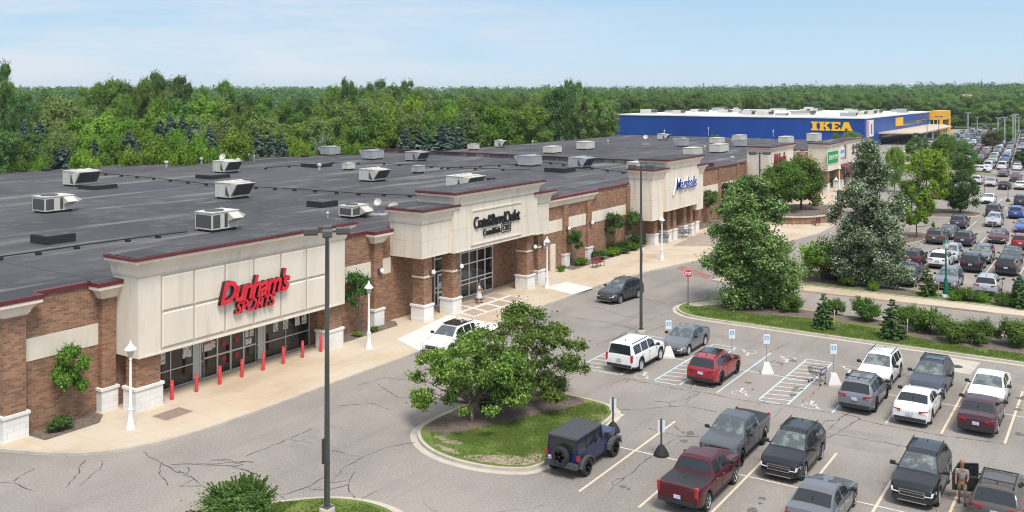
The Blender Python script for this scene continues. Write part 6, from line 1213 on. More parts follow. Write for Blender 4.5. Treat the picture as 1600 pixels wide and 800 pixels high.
LF = dict(
 mid=leafmat('mid green leaves', [(0.081, 0.163, 0.02), (0.144, 0.263, 0.035), (0.237, 0.362, 0.062)], .42), dark=leafmat('dark green leaves', [(0.051, 0.115, 0.027), (0.095, 0.182, 0.043), (0.155, 0.263, 0.068)], .4),
 bright=leafmat('bright green leaves', [(0.105, 0.21, 0.015), (0.179, 0.326, 0.025), (0.284, 0.43, 0.053)]), olive=leafmat('olive willow leaves', [(0.109, 0.172, 0.037), (0.178, 0.259, 0.063), (0.265, 0.356, 0.115)], .42),
 yellow=leafmat('yellow green leaves', [(0.17, 0.29, 0.015), (0.30, 0.46, 0.03), (0.46, 0.62, 0.07)]), silver=leafmat('silver backed leaves', [(0.048, 0.096, 0.03), (0.096, 0.162, 0.054), (0.18, 0.264, 0.096), (0.432, 0.504, 0.324), (0.744, 0.78, 0.624)], 0.3),
 linden=leafmat('linden leaves', [(0.06, 0.11, 0.022), (0.125, 0.205, 0.042), (0.24, 0.35, 0.085), (0.5, 0.58, 0.27)], 0.38), spruce=leafmat('blue spruce needles', [(0.044, 0.077, 0.055), (0.088, 0.138, 0.099), (0.154, 0.215, 0.171)], 0.1, 0.8, .12),
 fir=leafmat('green spruce needles', [(0.04, 0.086, 0.021), (0.081, 0.149, 0.034), (0.149, 0.23, 0.057)], 0.1, 0.8, .1), yew=leafmat('yew shrub leaves', [(0.065, 0.125, 0.022), (0.12, 0.215, 0.038), (0.23, 0.34, 0.08)], 0.35, .6, .15), rust=leafmat('brownish leaves', [(0.08, 0.07, 0.025), (0.14, 0.11, 0.045), (0.14, 0.16, 0.06)]))
def leaves_mesh(name, C, Nn, S, mtl, aspect=0.6, fold=True):
    n = len(C); rg = np.random.default_rng(len(C)+int(S.sum()*10) % 1000)
    a = rg.normal(size=(n, 3)); t1 = np.cross(Nn, a); t1 /= np.linalg.norm(t1, axis=1)[:, None]+1e-9; t2 = np.cross(Nn, t1)
    S_ = S[:, None]; V = np.empty((n, 4, 3)); V[:, 0] = C-t1*S_; V[:, 1] = C+t2*S_*aspect+Nn*S_*0.15; V[:, 2] = C+t1*S_; V[:, 3] = C-t2*S_*aspect+Nn*S_*0.15
    me = bpy.data.meshes.new(name); me.vertices.add(4*n); me.vertices.foreach_set('co', V.astype(np.float32).ravel()); me.loops.add(4*n); me.loops.foreach_set('vertex_index', np.arange(4*n, dtype=np.int32))
    me.polygons.add(n); me.polygons.foreach_set('loop_start', np.arange(0, 4*n, 4, dtype=np.int32)); me.materials.append(mtl); me.update(); me.validate(); return me
def crown_pts(clumps, per, size, rg, centre, outward=0.5, up=0.35, flat=0.75, inner=0.15, shoots=0.6):
    """leaves on the lumpy skin of each clump, and leaves strung along shoots that stand out of it"""
    CC, NN, SS = [], [], []
    tot = sum(c[3]**2 for c in clumps)
    for (x, y, z, r) in clumps:
        n = max(8, int(per*r*r/tot)); o = np.array([x, y, z])-centre; o = o/(np.linalg.norm(o)+1e-6)
        def dirs(k): d = rg.normal(size=(k, 3)); d /= np.linalg.norm(d, axis=1)[:, None]; d = d+o*0.6; d[:, 2] += 0.2; return d/np.linalg.norm(d, axis=1)[:, None]
        n1 = int(n*(1-shoots)); d = dirs(n1); rad = r*(0.95-np.abs(rg.normal(size=n1))*0.28); k = rg.random(n1) < inner; rad[k] *= rg.random(k.sum())
        lump = 1+0.25*np.sin(d[:, 0]*7+x*3)*np.sin(d[:, 1]*6+y*5)*np.cos(d[:, 2]*5+z)
        CC.append(np.array([x, y, z])+d*(rad*lump)[:, None]*np.array([1, 1, flat])); NN.append(d*outward)
        per_s = 9; ns = max(2, (n-n1)//per_s); ds = np.repeat(dirs(ns), per_s, axis=0); ln = np.repeat(0.85+0.55*rg.random(ns)**1.5, per_s); t = np.tile(np.linspace(0.45, 1, per_s), ns)
        bend = np.repeat(rg.normal(size=(ns, 3))*0.25, per_s, axis=0); bend[:, 2] = np.abs(bend[:, 2])
        q = (ds+bend*(t**2)[:, None])*(ln*t*r)[:, None]*np.array([1, 1, flat*1.05])+rg.normal(size=(len(t), 3))*size*0.7
        CC.append(np.array([x, y, z])+q); NN.append(ds*outward)
    C_ = np.vstack(CC); N_ = np.vstack(NN); m = len(C_); N_ = N_+rg.normal(size=(m, 3))*0.42+np.array([0, 0, up]); N_ /= np.linalg.norm(N_, axis=1)[:, None]
    return C_, N_, size*(0.6+0.8*rg.random(m))
def clumps_ell(rg, n, rx, rz, zc, r0, r1, ry=None, bottom=-0.75, shell=0.72):
    out = []; ry = ry or rx
    while len(out) < n:
        d = rg.normal(size=3); d /= np.linalg.norm(d)
        if d[2] < bottom: continue
        k = shell*(0.75+0.35*rg.random()) if rg.random() < 0.8 else 0.4*rg.random(); r = r0+(r1-r0)*rg.random(); out.append((d[0]*rx*k, d[1]*ry*k, zc+d[2]*rz*k, r))
    return out
def trunk_mesh(name, h, r, clumps, rg, nl=6, fork=0.45, stems=1, lean=0.0):
    m = MB(); tips = sorted(clumps, key=lambda c: rg.random())[:nl]
    for s_ in range(stems):
        a = s_*6.283/max(1, stems)+0.4; bx, by = (math.cos(a)*r*0.8, math.sin(a)*r*0.8) if stems > 1 else (0, 0); fx, fy = bx*(3 if stems > 1 else 1), by*(3 if stems > 1 else 1); f = h*fork
        m.tube((bx, by, -0.1), (bx*1.2, by*1.2, f*0.5), r*1.15, r*0.85, 9); m.tube((bx*1.2, by*1.2, f*0.5), (fx, fy, f), r*0.85, r*0.7, 9)
        m.tube((fx, fy, f), (fx*1.5, fy*1.5, h*0.8), r*0.7, r*0.2, 7)
        for i, (x, y, z, q) in enumerate(tips[s_::stems]):
            z0 = f*(0.8+0.35*rg.random()) if z > f else min(f*0.9, max(0.4, z-0.3)); mid = (fx+(x-fx)*0.5+rg.normal()*0.1*r, fy+(y-fy)*0.5, z0+(z-z0)*0.35)
            m.tube((fx, fy, z0), mid, r*0.42, r*0.27, 6); m.tube(mid, (x, y, z), r*0.27, r*0.07, 5)
            for k in range(3): v = Vector((x, y, z)); w_ = v+Vector((rg.normal(), rg.normal(), abs(rg.normal())*0.6))*q*0.55; m.tube(Vector(mid).lerp(v, 0.5+0.2*k), w_, r*0.10, r*0.03, 4)
    return m.mesh(name, [BARK], 50)
TREE = {}
def tree_kind(key, seed, shape, leaf, n, size, H_=10.0, R_=4.0, **k):
    rg = np.random.default_rng(seed); zb = k.get('zb', 0.25)*H_
    if shape == 'round': cl = clumps_ell(rg, k.get('nc', 34), R_, (H_-zb)/2, zb+(H_-zb)/2, R_*k.get('c0', .22), R_*k.get('c1', .40), shell=k.get('shell', 0.74), bottom=k.get('bt', -.75))
    elif shape == 'cone':
        cl = []
        for i in range(k.get('nc', 46)):
            a0 = rg.random()*6.283; u = rg.random()**k.get('pw', 1.25); z = zb+(H_-zb)*u; rr = R_*min(1, k.get('foot', 0.6)+2.2*u)*(1-u)**k.get('tp', 0.75)*(0.06+0.98*rg.random()**0.5)*(0.78+0.24*math.cos(3*a0+u*9)); a = a0; cl.append((rr*math.cos(a), rr*math.sin(a), z, R_*(k.get('c0', .16)+k.get('c1', .16)*(1-u)*rg.random()+0.03)))
    elif shape == 'flat':          # spreading crown of loose, nearly level pads
        cl = []
        for i in range(k.get('nc', 44)):
            a = rg.random()*6.283; q = rg.random()**0.55*(1.12 if rg.random() < .25 else 0.95); ly = (0.12, 0.36, 0.60, 0.84)[int(rg.integers(0, 4))]
            z = zb+(H_-zb)*(ly*(1-0.45*q*q)+0.10*(rg.random()-.5)); cl.append((R_*0.9*q*math.cos(a), R_*0.9*q*math.sin(a), z, R_*(0.10+0.11*rg.random())))
    C_, N_, S_ = crown_pts(cl, n, size, rg, np.array([0, 0, zb+(H_-zb)*0.35]), inner=k.get('inner', 0.2), flat=k.get('flat', .75), shoots=k.get('sh', .6), outward=k.get('ow', .5))
    ok = C_[:, 2] > 0.15; cr = leaves_mesh(key+'_crown', C_[ok], N_[ok], S_[ok], LF[leaf], k.get('aspect', .6)); tr = trunk_mesh(key+'_trunk', H_*0.8, k.get('tr', R_*0.05), cl, rg, k.get('nl', 8), k.get('fork', .4), k.get('stems', 1)); Cg = C_[ok]; TREE[key] = (cr, tr, float(np.quantile(Cg[:, 2], .9985)), float(np.quantile(np.hypot(Cg[:, 0], Cg[:, 1]), .985))); return TREE[key]
def spruce_kind(key, seed, leaf, H_, R_, n, size):
    rg = np.random.default_rng(seed); C_, N_, S_ = [], [], []; L_ = int(H_*4.2)
    m = MB(); m.tube((0, 0, -0.1), (0, 0, H_*0.95), R_*0.07, R_*0.015, 7)
    for j in range(L_):
        u = j/L_; z = H_*(0.04+0.94*u); rr = R_*(1-u)**0.72*(0.9+0.2*rg.random())+0.03; nb = max(4, int(11*(1-u)+3))
        for b in range(nb):
            a = rg.random()*6.283; ln = rr*(0.72+0.36*rg.random()); q = max(6, int(n*ln/(L_*R_*6.0)))
            t = rg.random(q)**0.6; x = ln*t; sp = 0.13*ln*(1.15-t); px_ = np.cos(a)*x-np.sin(a)*rg.normal(size=q)*sp; py_ = np.sin(a)*x+np.cos(a)*rg.normal(size=q)*sp; pz = z-0.28*ln*t+0.18*ln*t*t+rg.normal(size=q)*0.03*R_
            C_.append(np.stack([px_, py_, pz], 1)); nn = np.stack([np.cos(a)*0.5+rg.normal(size=q)*.4, np.sin(a)*0.5+rg.normal(size=q)*.4, 0.8+rg.normal(size=q)*.3], 1); N_.append(nn/np.linalg.norm(nn, axis=1)[:, None]); S_.append(size*(.6+.8*rg.random(q)))
            if u < 0.9: m.tube((0, 0, z), (math.cos(a)*ln*0.8, math.sin(a)*ln*0.8, z-0.15*ln), R_*0.012, R_*0.004, 3)
    C_ = np.vstack(C_); N_ = np.vstack(N_); S_ = np.concatenate(S_); ok = C_[:, 2] > 0.05
    TREE[key] = (leaves_mesh(key+'_crown', C_[ok], N_[ok], S_[ok], LF[leaf], 0.5), m.mesh(key+'_trunk', [BARK]), H_, R_)
def shrub_kind(key, seed, leaf, H_, R_, n, size, spiky=0.3):
    rg = np.random.default_rng(seed); cl = clumps_ell(rg, 16, R_, H_*0.5, H_*0.5, R_*.3, R_*.5, bottom=-0.9, shell=.62)
    C_, N_, S_ = crown_pts(cl, n, size, rg, np.array([0, 0, H_*.35]), flat=.9, inner=.15)
    q = int(n*spiky*0.5); k = rg.integers(0, len(cl), q); t = rg.random((q, 1)); base = np.array([c[:3] for c in cl])[k]; d = base-np.array([0, 0, H_*0.1]); d /= np.linalg.norm(d, axis=1)[:, None]+1e-6; ang = np.floor(rg.random((q, 1))*40)*0.7; j = np.hstack([np.cos(ang)*.25, np.sin(ang)*.25, np.abs(np.sin(ang*3))*.4]); d = d+j
    P_ = base+d*(0.25+0.35*t)*R_; C_ = np.vstack([C_, P_]); N_ = np.vstack([N_, rg.normal(size=(q, 3))]); N_ /= np.linalg.norm(N_, axis=1)[:, None]; S_ = np.concatenate([S_, size*(.5+.6*rg.random(q))])
    ok = C_[:, 2] > 0.02; m = MB()
    for c in cl[:7]: m.tube((0, 0, -0.05), (c[0]*.7, c[1]*.7, c[2]), R_*.035, R_*.012, 5)
    TREE[key] = (leaves_mesh(key+'_crown', C_[ok], N_[ok], S_[ok], LF[leaf], 0.5), m.mesh(key+'_stems', [BARK]), float(np.quantile(C_[ok][:, 2], .995)), float(np.quantile(np.hypot(C_[ok][:, 0], C_[ok][:, 1]), .97)))
def plant(key, x, y, z, h, w_, label, name='tree', cat='tree', group=None, rz=None, rnd=random.Random(5)):
    cr, tr, H_, R_ = TREE[key]; t = thing(name, label, cat, (x, y, z), rnd.random()*6.28 if rz is None else rz, group); t.scale = (w_/R_/2, w_/R_/2, h/H_)
    link('crown', cr, t); link('trunk' if 'tree' in name or name in ('spruce',) else 'stems', tr, t); return t

LF['locust'] = leafmat('light green small leaves', [(0.045, 0.10, 0.012), (0.09, 0.18, 0.02), (0.20, 0.32, 0.045), (0.36, 0.48, 0.13)], .35)
# hero trees
tree_kind('honey', 11, 'flat', 'locust', 34000, 0.085, 5.9, 4.3, nc=84, zb=.22, tr=.13, nl=34, fork=.30, inner=.12, flat=.5)
tree_kind('honey_b', 12, 'flat', 'locust', 34000, 0.085, 6.6, 4.3, nc=84, zb=.14, tr=.12, nl=34, fork=.26, inner=.12, flat=.5)
tree_kind('linden', 21, 'cone', 'linden', 92000, 0.088, 10.2, 4.4, nc=105, zb=.10, pw=1.05, tp=.52, c0=.11, c1=.17, foot=.45, flat=.9, tr=.2, nl=20, fork=.2)
tree_kind('silver', 31, 'cone', 'silver', 88000, 0.085, 12.8, 3.9, nc=120, zb=.07, pw=1.15, tp=.78, c0=.12, c1=.16, foot=.5, flat=.95, tr=.2, nl=20, fork=.2)
tree_kind('small_round', 41, 'round', 'dark', 9000, 0.075, 4.2, 1.15, nc=26, zb=.32, tr=.06, fork=.3)
tree_kind('small_mid', 42, 'round', 'mid', 8000, 0.085, 4.2, 1.15, nc=24, zb=.25, tr=.06, fork=.3)
tree_kind('lot_dark', 51, 'round', 'dark', 20000, 0.15, 8, 3.6, nc=60, zb=.0, bt=-1, tr=.16, c0=.2, c1=.34)
tree_kind('lot_mid', 52, 'round', 'mid', 18000, 0.15, 8, 3.6, nc=54, zb=.02, bt=-.95, tr=.16)
tree_kind('lot_yellow', 53, 'round', 'yellow', 15000, 0.15, 9, 3.6, nc=44, zb=.1, tr=.16)
tree_kind('lot_open', 54, 'flat', 'bright', 10000, 0.12, 5.6, 2.6, nc=38, zb=.22, tr=.09, nl=12)
spruce_kind('fir_a', 61, 'fir', 4.0, 1.15, 13000, 0.085); spruce_kind('blue_a', 62, 'spruce', 10, 2.9, 16000, 0.30); spruce_kind('blue_b', 63, 'spruce', 12, 3.1, 17000, 0.32)
shrub_kind('yew_a', 71, 'yew', 1.7, 1.15, 16000, 0.06, .15); shrub_kind('yew_b', 72, 'yew', 1.7, 1.2, 15000, 0.06, .5); shrub_kind('dark_shrub', 73, 'dark', 1.5, 1.0, 7000, 0.07, .2); shrub_kind('bright_shrub', 74, 'bright', 1.2, 1.0, 5000, 0.06, .9); shrub_kind('silver_shrub', 75, 'silver', 4, 2.2, 5000, 0.16, .4)
for i, (k, sh, lf, hh, rr, kw) in enumerate([('w0', 'round', 'olive', 14, 5.0, dict(nc=44, zb=.12)), ('w1', 'round', 'mid', 14, 5.4, dict(nc=46, zb=.1)), ('w2', 'round', 'dark', 16, 5.2, dict(nc=50, zb=.1)), ('w3', 'round', 'bright', 11, 4.8, dict(nc=40, zb=.1)), ('w4', 'round', 'olive', 16, 4.4, dict(nc=40, zb=.1, c0=.18)), ('w5', 'round', 'mid', 18, 5.6, dict(nc=56, zb=.12, c0=.16, c1=.32)), ('w6', 'round', 'bright', 13, 4.2, dict(nc=36, zb=.1)), ('w7', 'round', 'dark', 18, 5.6, dict(nc=44, zb=.2, c0=.14, c1=.28, shell=.85))]):
    tree_kind(k, 100+i, sh, lf, 16000, 0.215, hh, rr, tr=.28, nl=7, inner=.08, sh=.3, ow=.95, flat=.85, **kw)

x, y = -28.25, 39.2; plant('honey', x, y, .15, 4.6, 6.4, 'small open-crowned tree with grey trunk on the near tree island', group='trees on the near island', rz=1.0)
plant('honey_b', -27.2, 42.9, .15, 5.5, 7.4, 'leaning open-crowned tree behind, right half of the island pair', group='trees on the near island', rz=2.2)
plant('yew_a', -26.9, 44.9, .15, 1.3, 1.7, 'dense green shrub under the island trees by the red hydrant', 'shrub', 'shrub'); plant('dark_shrub', -28.6, 41.0, .15, .9, 1.2, 'small dark shrub beside the island tree trunk', 'shrub', 'shrub')
plant('linden', -25.2, 73.2, .1, 10.3, 8.2, 'big broad green tree on the median beside the stop sign', rz=.5); plant('linden', -21.6, 76.4-3.6, .1, 5.3, 3.6, 'lower green tree leaning against the big median tree', rz=2.0) if False else None
plant('silver', -19.1, 86.6, .1, 12.7, 7.0, 'tall pale-leaved silver maple between the median road and second lot', rz=0)
plant('bright_shrub', -23.5, 88.0, .1, 3.6, 4.6, 'yellow-green low tree at the left foot of the silver-leaved tree', 'tree', 'tree'); plant('small_mid', -23.0, 80.3+5, .1, 3.4, 3.0, 'rounded green tree between the big median tree and the road', 'tree', 'tree')
plant('lot_open', -20.6, 117.8, .15, 6.0, 4.3, 'small light green tree with bare trunk in the second lot'); plant('lot_yellow', -23.4, 141.5, .15, 9.2, 6.0, 'tall yellow-green tree behind the light pole of the second lot'); plant('lot_dark', -19.6, 145.0, .15, 6.0, 5.6, 'dense dark round tree on the second lot island')
plant('lot_mid', -25.4, 141.6, .15, 4.6, 4.6, 'mid green tree at the left of the yellow-green one')
for px, pb, pt, wp, key, lb in ((1508, 282, 224, 46, 'lot_dark', 'big dark tree left of the white sideways sedan'), (1434, 262, 213, 42, 'lot_dark', 'dark tree below the blue store canopy'), (1476, 262, 210, 40, 'lot_mid', 'green tree behind the yellow-green tree top'), (1398, 300, 228, 34, 'lot_mid', 'green tree right of the tall silver-leaved tree top'),
    (1556, 240, 206, 34, 'w3', 'x'), (1551, 238, 205, 32, 'rust', 'brownish round tree in the distant lot'), (1572, 226, 200, 36, 'lot_mid', 'green tree in the distant lot right of the brownish one'), (1602, 262, 232, 36, 'lot_dark', 'dark tree at the right picture edge in the distant lot'), (1583, 208, 186, 40, 'lot_mid', 'farther green tree before the beige building'), (1495, 258, 218, 44, 'lot_mid', 'pale green tree behind the big dark tree of the lot')):
    if lb == 'x': continue
    if key == 'rust' and 'rust' not in TREE: tree_kind('rust', 58, 'round', 'rust', 9000, .2, 8, 3.8, nc=34, zb=.2)
    x, y = at(px, pb); Yc = F*CH/(pb-HZ); plant(key, x, y, 0.05, (pb-pt)*Yc/F, wp*Yc/F, lb, group='trees of the far lots')
for px, pt, wp, Yc, key, lb in ((1330, 205, 34, 262, 'lot_mid', 'green tree top showing above the small shops before the blue wall'), (1306, 208, 16, 262, 'lot_mid', 'small tree top left of the one above the small shops'), (1116, 210, 20, 268, 'lot_mid', 'small tree top peeping over the far roof')):
    x, y = cw(px, Yc); plant(key, x, y, 0, CH-(pt-HZ)*Yc/F, wp*Yc/F, lb, group='tree tops behind the plaza')
x, y = -37.4, 129.3; plant('lot_mid', x, y, 1.0, 7.4, 7.2, 'spreading green tree in the brick planter', group='planter trees'); plant('lot_mid', -38.4, 124.3, 1.0, 6.8, 6.6, 'green tree at the near left side of the brick planter', group='planter trees')
# wall-side trees
for px, pt, wp, key, lb, xx in ((112, 535, 52, 'small_mid', 'small upright tree against the left brick wall', -45.1), (560, 424, 40, 'small_round', 'small round tree between the red sign store and the outlet store', -45.1), (898, 360, 24, 'small_round', 'narrow small tree right of the outlet store portal', -45.1), (960.5, 332, 30, 'small_round', 'rounded small tree on a bare stem left of the Marshalls portal', -45.1),
      (990, 329, 24, 'small_round', 'rounded small tree beside the Marshalls side column', -44.9), (1111, 297, 24, 'small_round', 'small dark tree just right of the Marshalls portal', -44.9), (1141, 284, 26, 'small_round', 'dark tree on the wall between Marshalls and craft store', -44.9)):
    y = yx(px, xx); zt_ = yz(px, pt, xx)[1]; Yc = xx/((px-800)/F*CT-ST); plant(key, xx, y, 0.15, zt_-.15, wp*Yc/F*1.05, lb, group='small trees along the store wall')
rnd = random.Random(9)
for y, k, h, w_, lb in ((26.9, 'dark_shrub', .7, 1.3, 'small dark shrub at the foot of the left brick wall'), (50.3, 'bright_shrub', .35, .9, 'small light plant in the bed by the outlet store'), (80.5, 'bright_shrub', .8, 1.6, 'leafy green shrub behind the red bench'), (84.6, 'dark_shrub', .9, 2.0, 'dark shrub in the middle of the long planting bed'), (87.2, 'bright_shrub', .8, 2.4, 'light green ground shrub in the long planting bed'),
      (88.8, 'dark_shrub', 1.3, 2.3, 'larger dark shrub under the rounded wall tree'), (91.3, 'bright_shrub', .9, 2.4, 'light shrub right of the bare tree stem'), (93.3, 'dark_shrub', 1.4, 2.6, 'dark shrub beside the Marshalls side column'), (76.8, 'bright_shrub', .6, 1.1, 'low plant at the service door'), (48.6, 'bright_shrub', .3, .8, 'low sparse plant behind the second white lamp'), (160.5, 'dark_shrub', 3.4, 4.0, 'dark shrub filling the corner before the green sign store')):
    plant(k, -44.9, y, .16, h, w_, lb, 'shrub', 'shrub', 'shrubs along the store wall')
# median planting
for px, pb, pt, wp, k, lb in ((1233, 489, 459, 34, 'yew_a', 'round dark yew right of the big median tree'), (1285, 515, 456, 38, 'fir_a', 'left narrow spruce on the median lawn'), (1305, 492, 466, 30, 'yew_b', 'yew half hidden behind the left median spruce'), (1354, 502, 466, 48, 'yew_b', 'spiky yew between the two median spruces'), (1393, 531, 464, 46, 'fir_a', 'right spruce on the median lawn with drooping branches'),
    (1418, 508, 478, 34, 'yew_a', 'yew right behind the tall median spruce'), (1452, 521, 481, 60, 'yew_b', 'broad yellow-green yew in the middle of the median hedge'), (1487, 536, 499, 44, 'yew_a', 'darker yew third from the right of the median row'), (1530, 540, 500, 42, 'yew_a', 'round yew second from the right on the median'), (1582, 541, 499, 58, 'yew_a', 'yew cut by the right picture edge on the median'),
    (1325, 448, 431, 26, 'yew_b', 'small shrub at the left foot of the silver-leaved tree'), (1364, 455, 438, 18, 'bright_shrub', 'small light shrub before the silver-leaved tree trunk'), (1448, 463, 414, 32, 'fir_a', 'spruce left of the green lamp post'), (1489, 470, 454, 22, 'bright_shrub', 'light shrub right of the green lamp post'), (1510, 470, 449, 34, 'yew_b', 'spiky shrub before the silver crossover'), (1533, 472, 456, 28, 'bright_shrub', 'pale low shrub before the silver crossover'),
    (1566, 478, 457, 30, 'yew_b', 'shrub left of the right-hand strip spruce'), (1592, 482, 425, 34, 'fir_a', 'spruce at the right end of the planting strip')):
    x, y = at(px, pb, .15); Yc = F*CH/(pb-HZ); sp = k == 'fir_a'; plant(k, x, y+0.3, .13, (pb-pt)*Yc/F*0.98, wp*Yc/F, lb, 'spruce' if sp else 'shrub', 'spruce' if sp else 'shrub', 'plants of the median and strip')
shrub_kind('front_shrub', 79, 'yew', 1.5, 1.3, 26000, 0.05, 1.2); x, y = at(372, 820, .1); plant('front_shrub', x, y+.1, .12, 1.55, 3.3, 'feathery green shrub at the bottom edge left of the tall light pole', 'shrub', 'shrub')
TUFT = MB(); rnd = random.Random(21)

# woods: named notable trees first, then rows filled behind them
SKY = [(-60, 110), (0, 96), (22, 150), (30, 150), (45, 140), (75, 134), (95, 145), (110, 144), (125, 134), (150, 127), (190, 124), (215, 120), (245, 112), (285, 118), (310, 130), (345, 126), (370, 136), (400, 143), (440, 150), (480, 148), (520, 128), (545, 122), (575, 132), (600, 126), (630, 126), (665, 136), (685, 148), (720, 143), (760, 148), (800, 147), (850, 150), (868, 126), (905, 126), (925, 146), (960, 160)]
KN = {'w0': 'olive-green willow-like tree in the woods', 'w1': 'mid green rounded tree in the woods', 'w2': 'dark green rounded tree in the woods', 'w3': 'bright green bushy tree in the woods', 'w4': 'tall narrow olive tree in the woods', 'w5': 'tall many-lobed green tree in the woods', 'w6': 'bright green narrow tree in the woods', 'w7': 'tall dark open tree in the woods', 'blue_a': 'blue-green spruce', 'blue_b': 'tall blue-green spruce'}
def wood(key, px, pt, wp, Yc, lb=None, grp='trees of the woods behind the plaza', zg=None):
    if key[0] == 'b': wp *= 2.5
    x, y = cw(px, Yc); z = gz(x, y) if zg is None else zg; h = CH-(pt-HZ)*Yc/F-z
    tail = ' in the front row behind the roof' if grp.startswith('front') else ' beyond the blue store' if grp.endswith('blue store') else (' of the middle woods' if Yc < 190 else ' of the rear woods, near the skyline')
    return plant(key, x, y, z, max(h, 3), wp*Yc/F, lb or KN[key].replace(' in the woods', '')+tail, group=grp, name='tree' if key[0] == 'w' else 'spruce', cat='tree' if key[0] == 'w' else 'spruce')
# front row near the rear roof edge
FR = [('w2', 8, 205, 70, 128, 'dark tree at the left picture edge just behind the roof'), ('w1', 45, 222, 50, 128, None), ('blue_a', 98, 226, 30, 132, 'blue spruce standing before the bright bushes at left'), ('w3', 64, 248, 34, 124, 'low bright bush at the roof edge left of the blue spruce'), ('w3', 132, 234, 52, 126, 'bright bush right of the left blue spruce'),
      ('w0', 95, 206, 62, 142, 'pale olive tree behind the left blue spruce'), ('blue_a', 148, 216, 22, 140, 'small blue spruce between bright bushes'), ('w6', 172, 214, 42, 138, 'yellowish bushy tree in the left front row'), ('blue_b', 200, 202, 32, 140, 'blue spruce with pointed tip above the bushes'), ('blue_a', 215, 216, 18, 139, None), ('w3', 205, 232, 50, 130, 'low bright bush under the pointed spruce'),
      ('w3', 245, 220, 56, 132, 'bright green bush in the centre of the left front row'), ('w3', 312, 216, 58, 134, 'rounded bright bush before the spruce pair'), ('w6', 275, 210, 40, 142, 'yellow-green bush before the dark spruces'), ('w3', 368, 205, 66, 138, 'broad bright bush left of the roof dish'), ('w3', 285, 226, 44, 130, None),
      ('blue_b', 250, 186, 22, 165, None), ('blue_b', 268, 178, 26, 168, None), ('blue_a', 285, 180, 26, 170, None), ('blue_b', 306, 188, 26, 165, None), ('blue_b', 328, 198, 24, 150, None), ('blue_a', 296, 196, 22, 152, None), ('blue_b', 403, 206, 24, 146, None), ('blue_b', 424, 208, 24, 146, None), ('blue_a', 441, 214, 20, 146, None), ('w3', 466, 217, 40, 148, None), ('blue_a', 38, 184, 22, 168, None), ('blue_a', 62, 188, 26, 168, None),
      ('silver_shrub', 500, 212, 22, 152, 'greyish white-leaved bush behind the grey roof unit'), ('w3', 532, 217, 44, 152, None), ('w3', 560, 222, 30, 152, None), ('w3', 478, 226, 34, 150, None)]
for k, px, pt, wp, Yc, lb in FR:
    if k == 'silver_shrub': x, y = cw(px, Yc); plant(k, x, y, 0, CH-(pt-HZ)*Yc/F, wp*Yc/F, lb, 'shrub', 'shrub'); continue
    wood(k, px, pt, wp, Yc, lb, 'front row of the woods')
for i, (px, pt, wp) in enumerate(((633, 199, 26), (651, 196, 30), (672, 194, 32), (690, 193, 34), (714, 196, 34), (731, 198, 28), (700, 198, 24), (664, 200, 22))): wood('blue_b' if i % 2 else 'blue_a', px, pt, wp, 172+3*(i % 3), 'dark blue-green spruce in the row of spruces behind the roof', 'row of spruces behind the roof')
# notable tall trees
for k, px, pt, wp, Yc, lb in (('w7', 0, 98, 60, 150, 'tall tree cut by the left picture edge'), ('w2', 22, 150, 50, 170, None), ('w7', 250, 112, 60, 230, 'tall dark tree rising highest over the left woods'), ('w7', 284, 119, 54, 226, 'dark tall tree beside the highest one'), ('w5', 190, 124, 66, 235, None), ('w5', 158, 128, 50, 235, None), ('w5', 345, 126, 50, 250, 'rounded tall tree right of the highest dark pair'),
      ('w7', 541, 122, 34, 215, 'open-crowned tall tree above the middle woods'), ('w7', 600, 125, 66, 235, None), ('w7', 630, 125, 50, 235, 'tall dark tree left of the gap in the skyline'), ('w7', 575, 130, 40, 240, None), ('w7', 884, 124, 34, 260, 'tall open tree rising right of centre'), ('w7', 908, 127, 26, 262, 'tall slim tree beside the one right of centre'), ('w5', 925, 152, 60, 235, 'bright tree at the left end of the blue store'), ('w4', 945, 163, 48, 225, 'leaning yellow-green tree touching the blue store wall'),
      ('w1', 968, 215-4, 30, 218, 'low bush before the left end of the blue wall'), ('w0', 98, 150, 70, 185, None), ('w0', 560, 158, 80, 190, None), ('w0', 610, 162, 80, 186, None), ('w0', 660, 170, 60, 190, None)): wood(k, px, pt, wp, Yc, lb)
rnd = random.Random(31)
for Yc, f, st, ks, jw in ((158, .86, 34, ('w1', 'w3', 'w0', 'w2', 'w6'), 58), (178, .62, 34, ('w1', 'w3', 'w4', 'w0', 'w6', 'w1'), 66), (200, .38, 34, ('w3', 'w1', 'w4', 'w1', 'w5', 'w6'), 66), (225, .16, 36, ('w1', 'w5', 'w2', 'w4'), 58), (252, .02, 34, ('w5', 'w2', 'w1'), 54)):
    px = -40+rnd.uniform(0, 20)
    while px < 955:
        fr = lerp([(0, 215), (100, 222), (300, 215), (430, 212), (520, 210), (620, 200), (740, 205), (850, 205), (960, 205)], px); sk = lerp(SKY, px); pt = sk+(fr-sk)*f+rnd.uniform(-7, 9); x, y = cw(px, Yc)
        if f < 0.1: pt = max(pt, sk+4)
        if not (x > -122 and y < 124) and not (x > -103 and y < 206) and not (x > -160 and y > 286): wood(rnd.choice(ks), px, pt, jw*rnd.uniform(.75, 1.15)*180/max(Yc, 170), Yc)
        px += st*rnd.uniform(.75, 1.2)
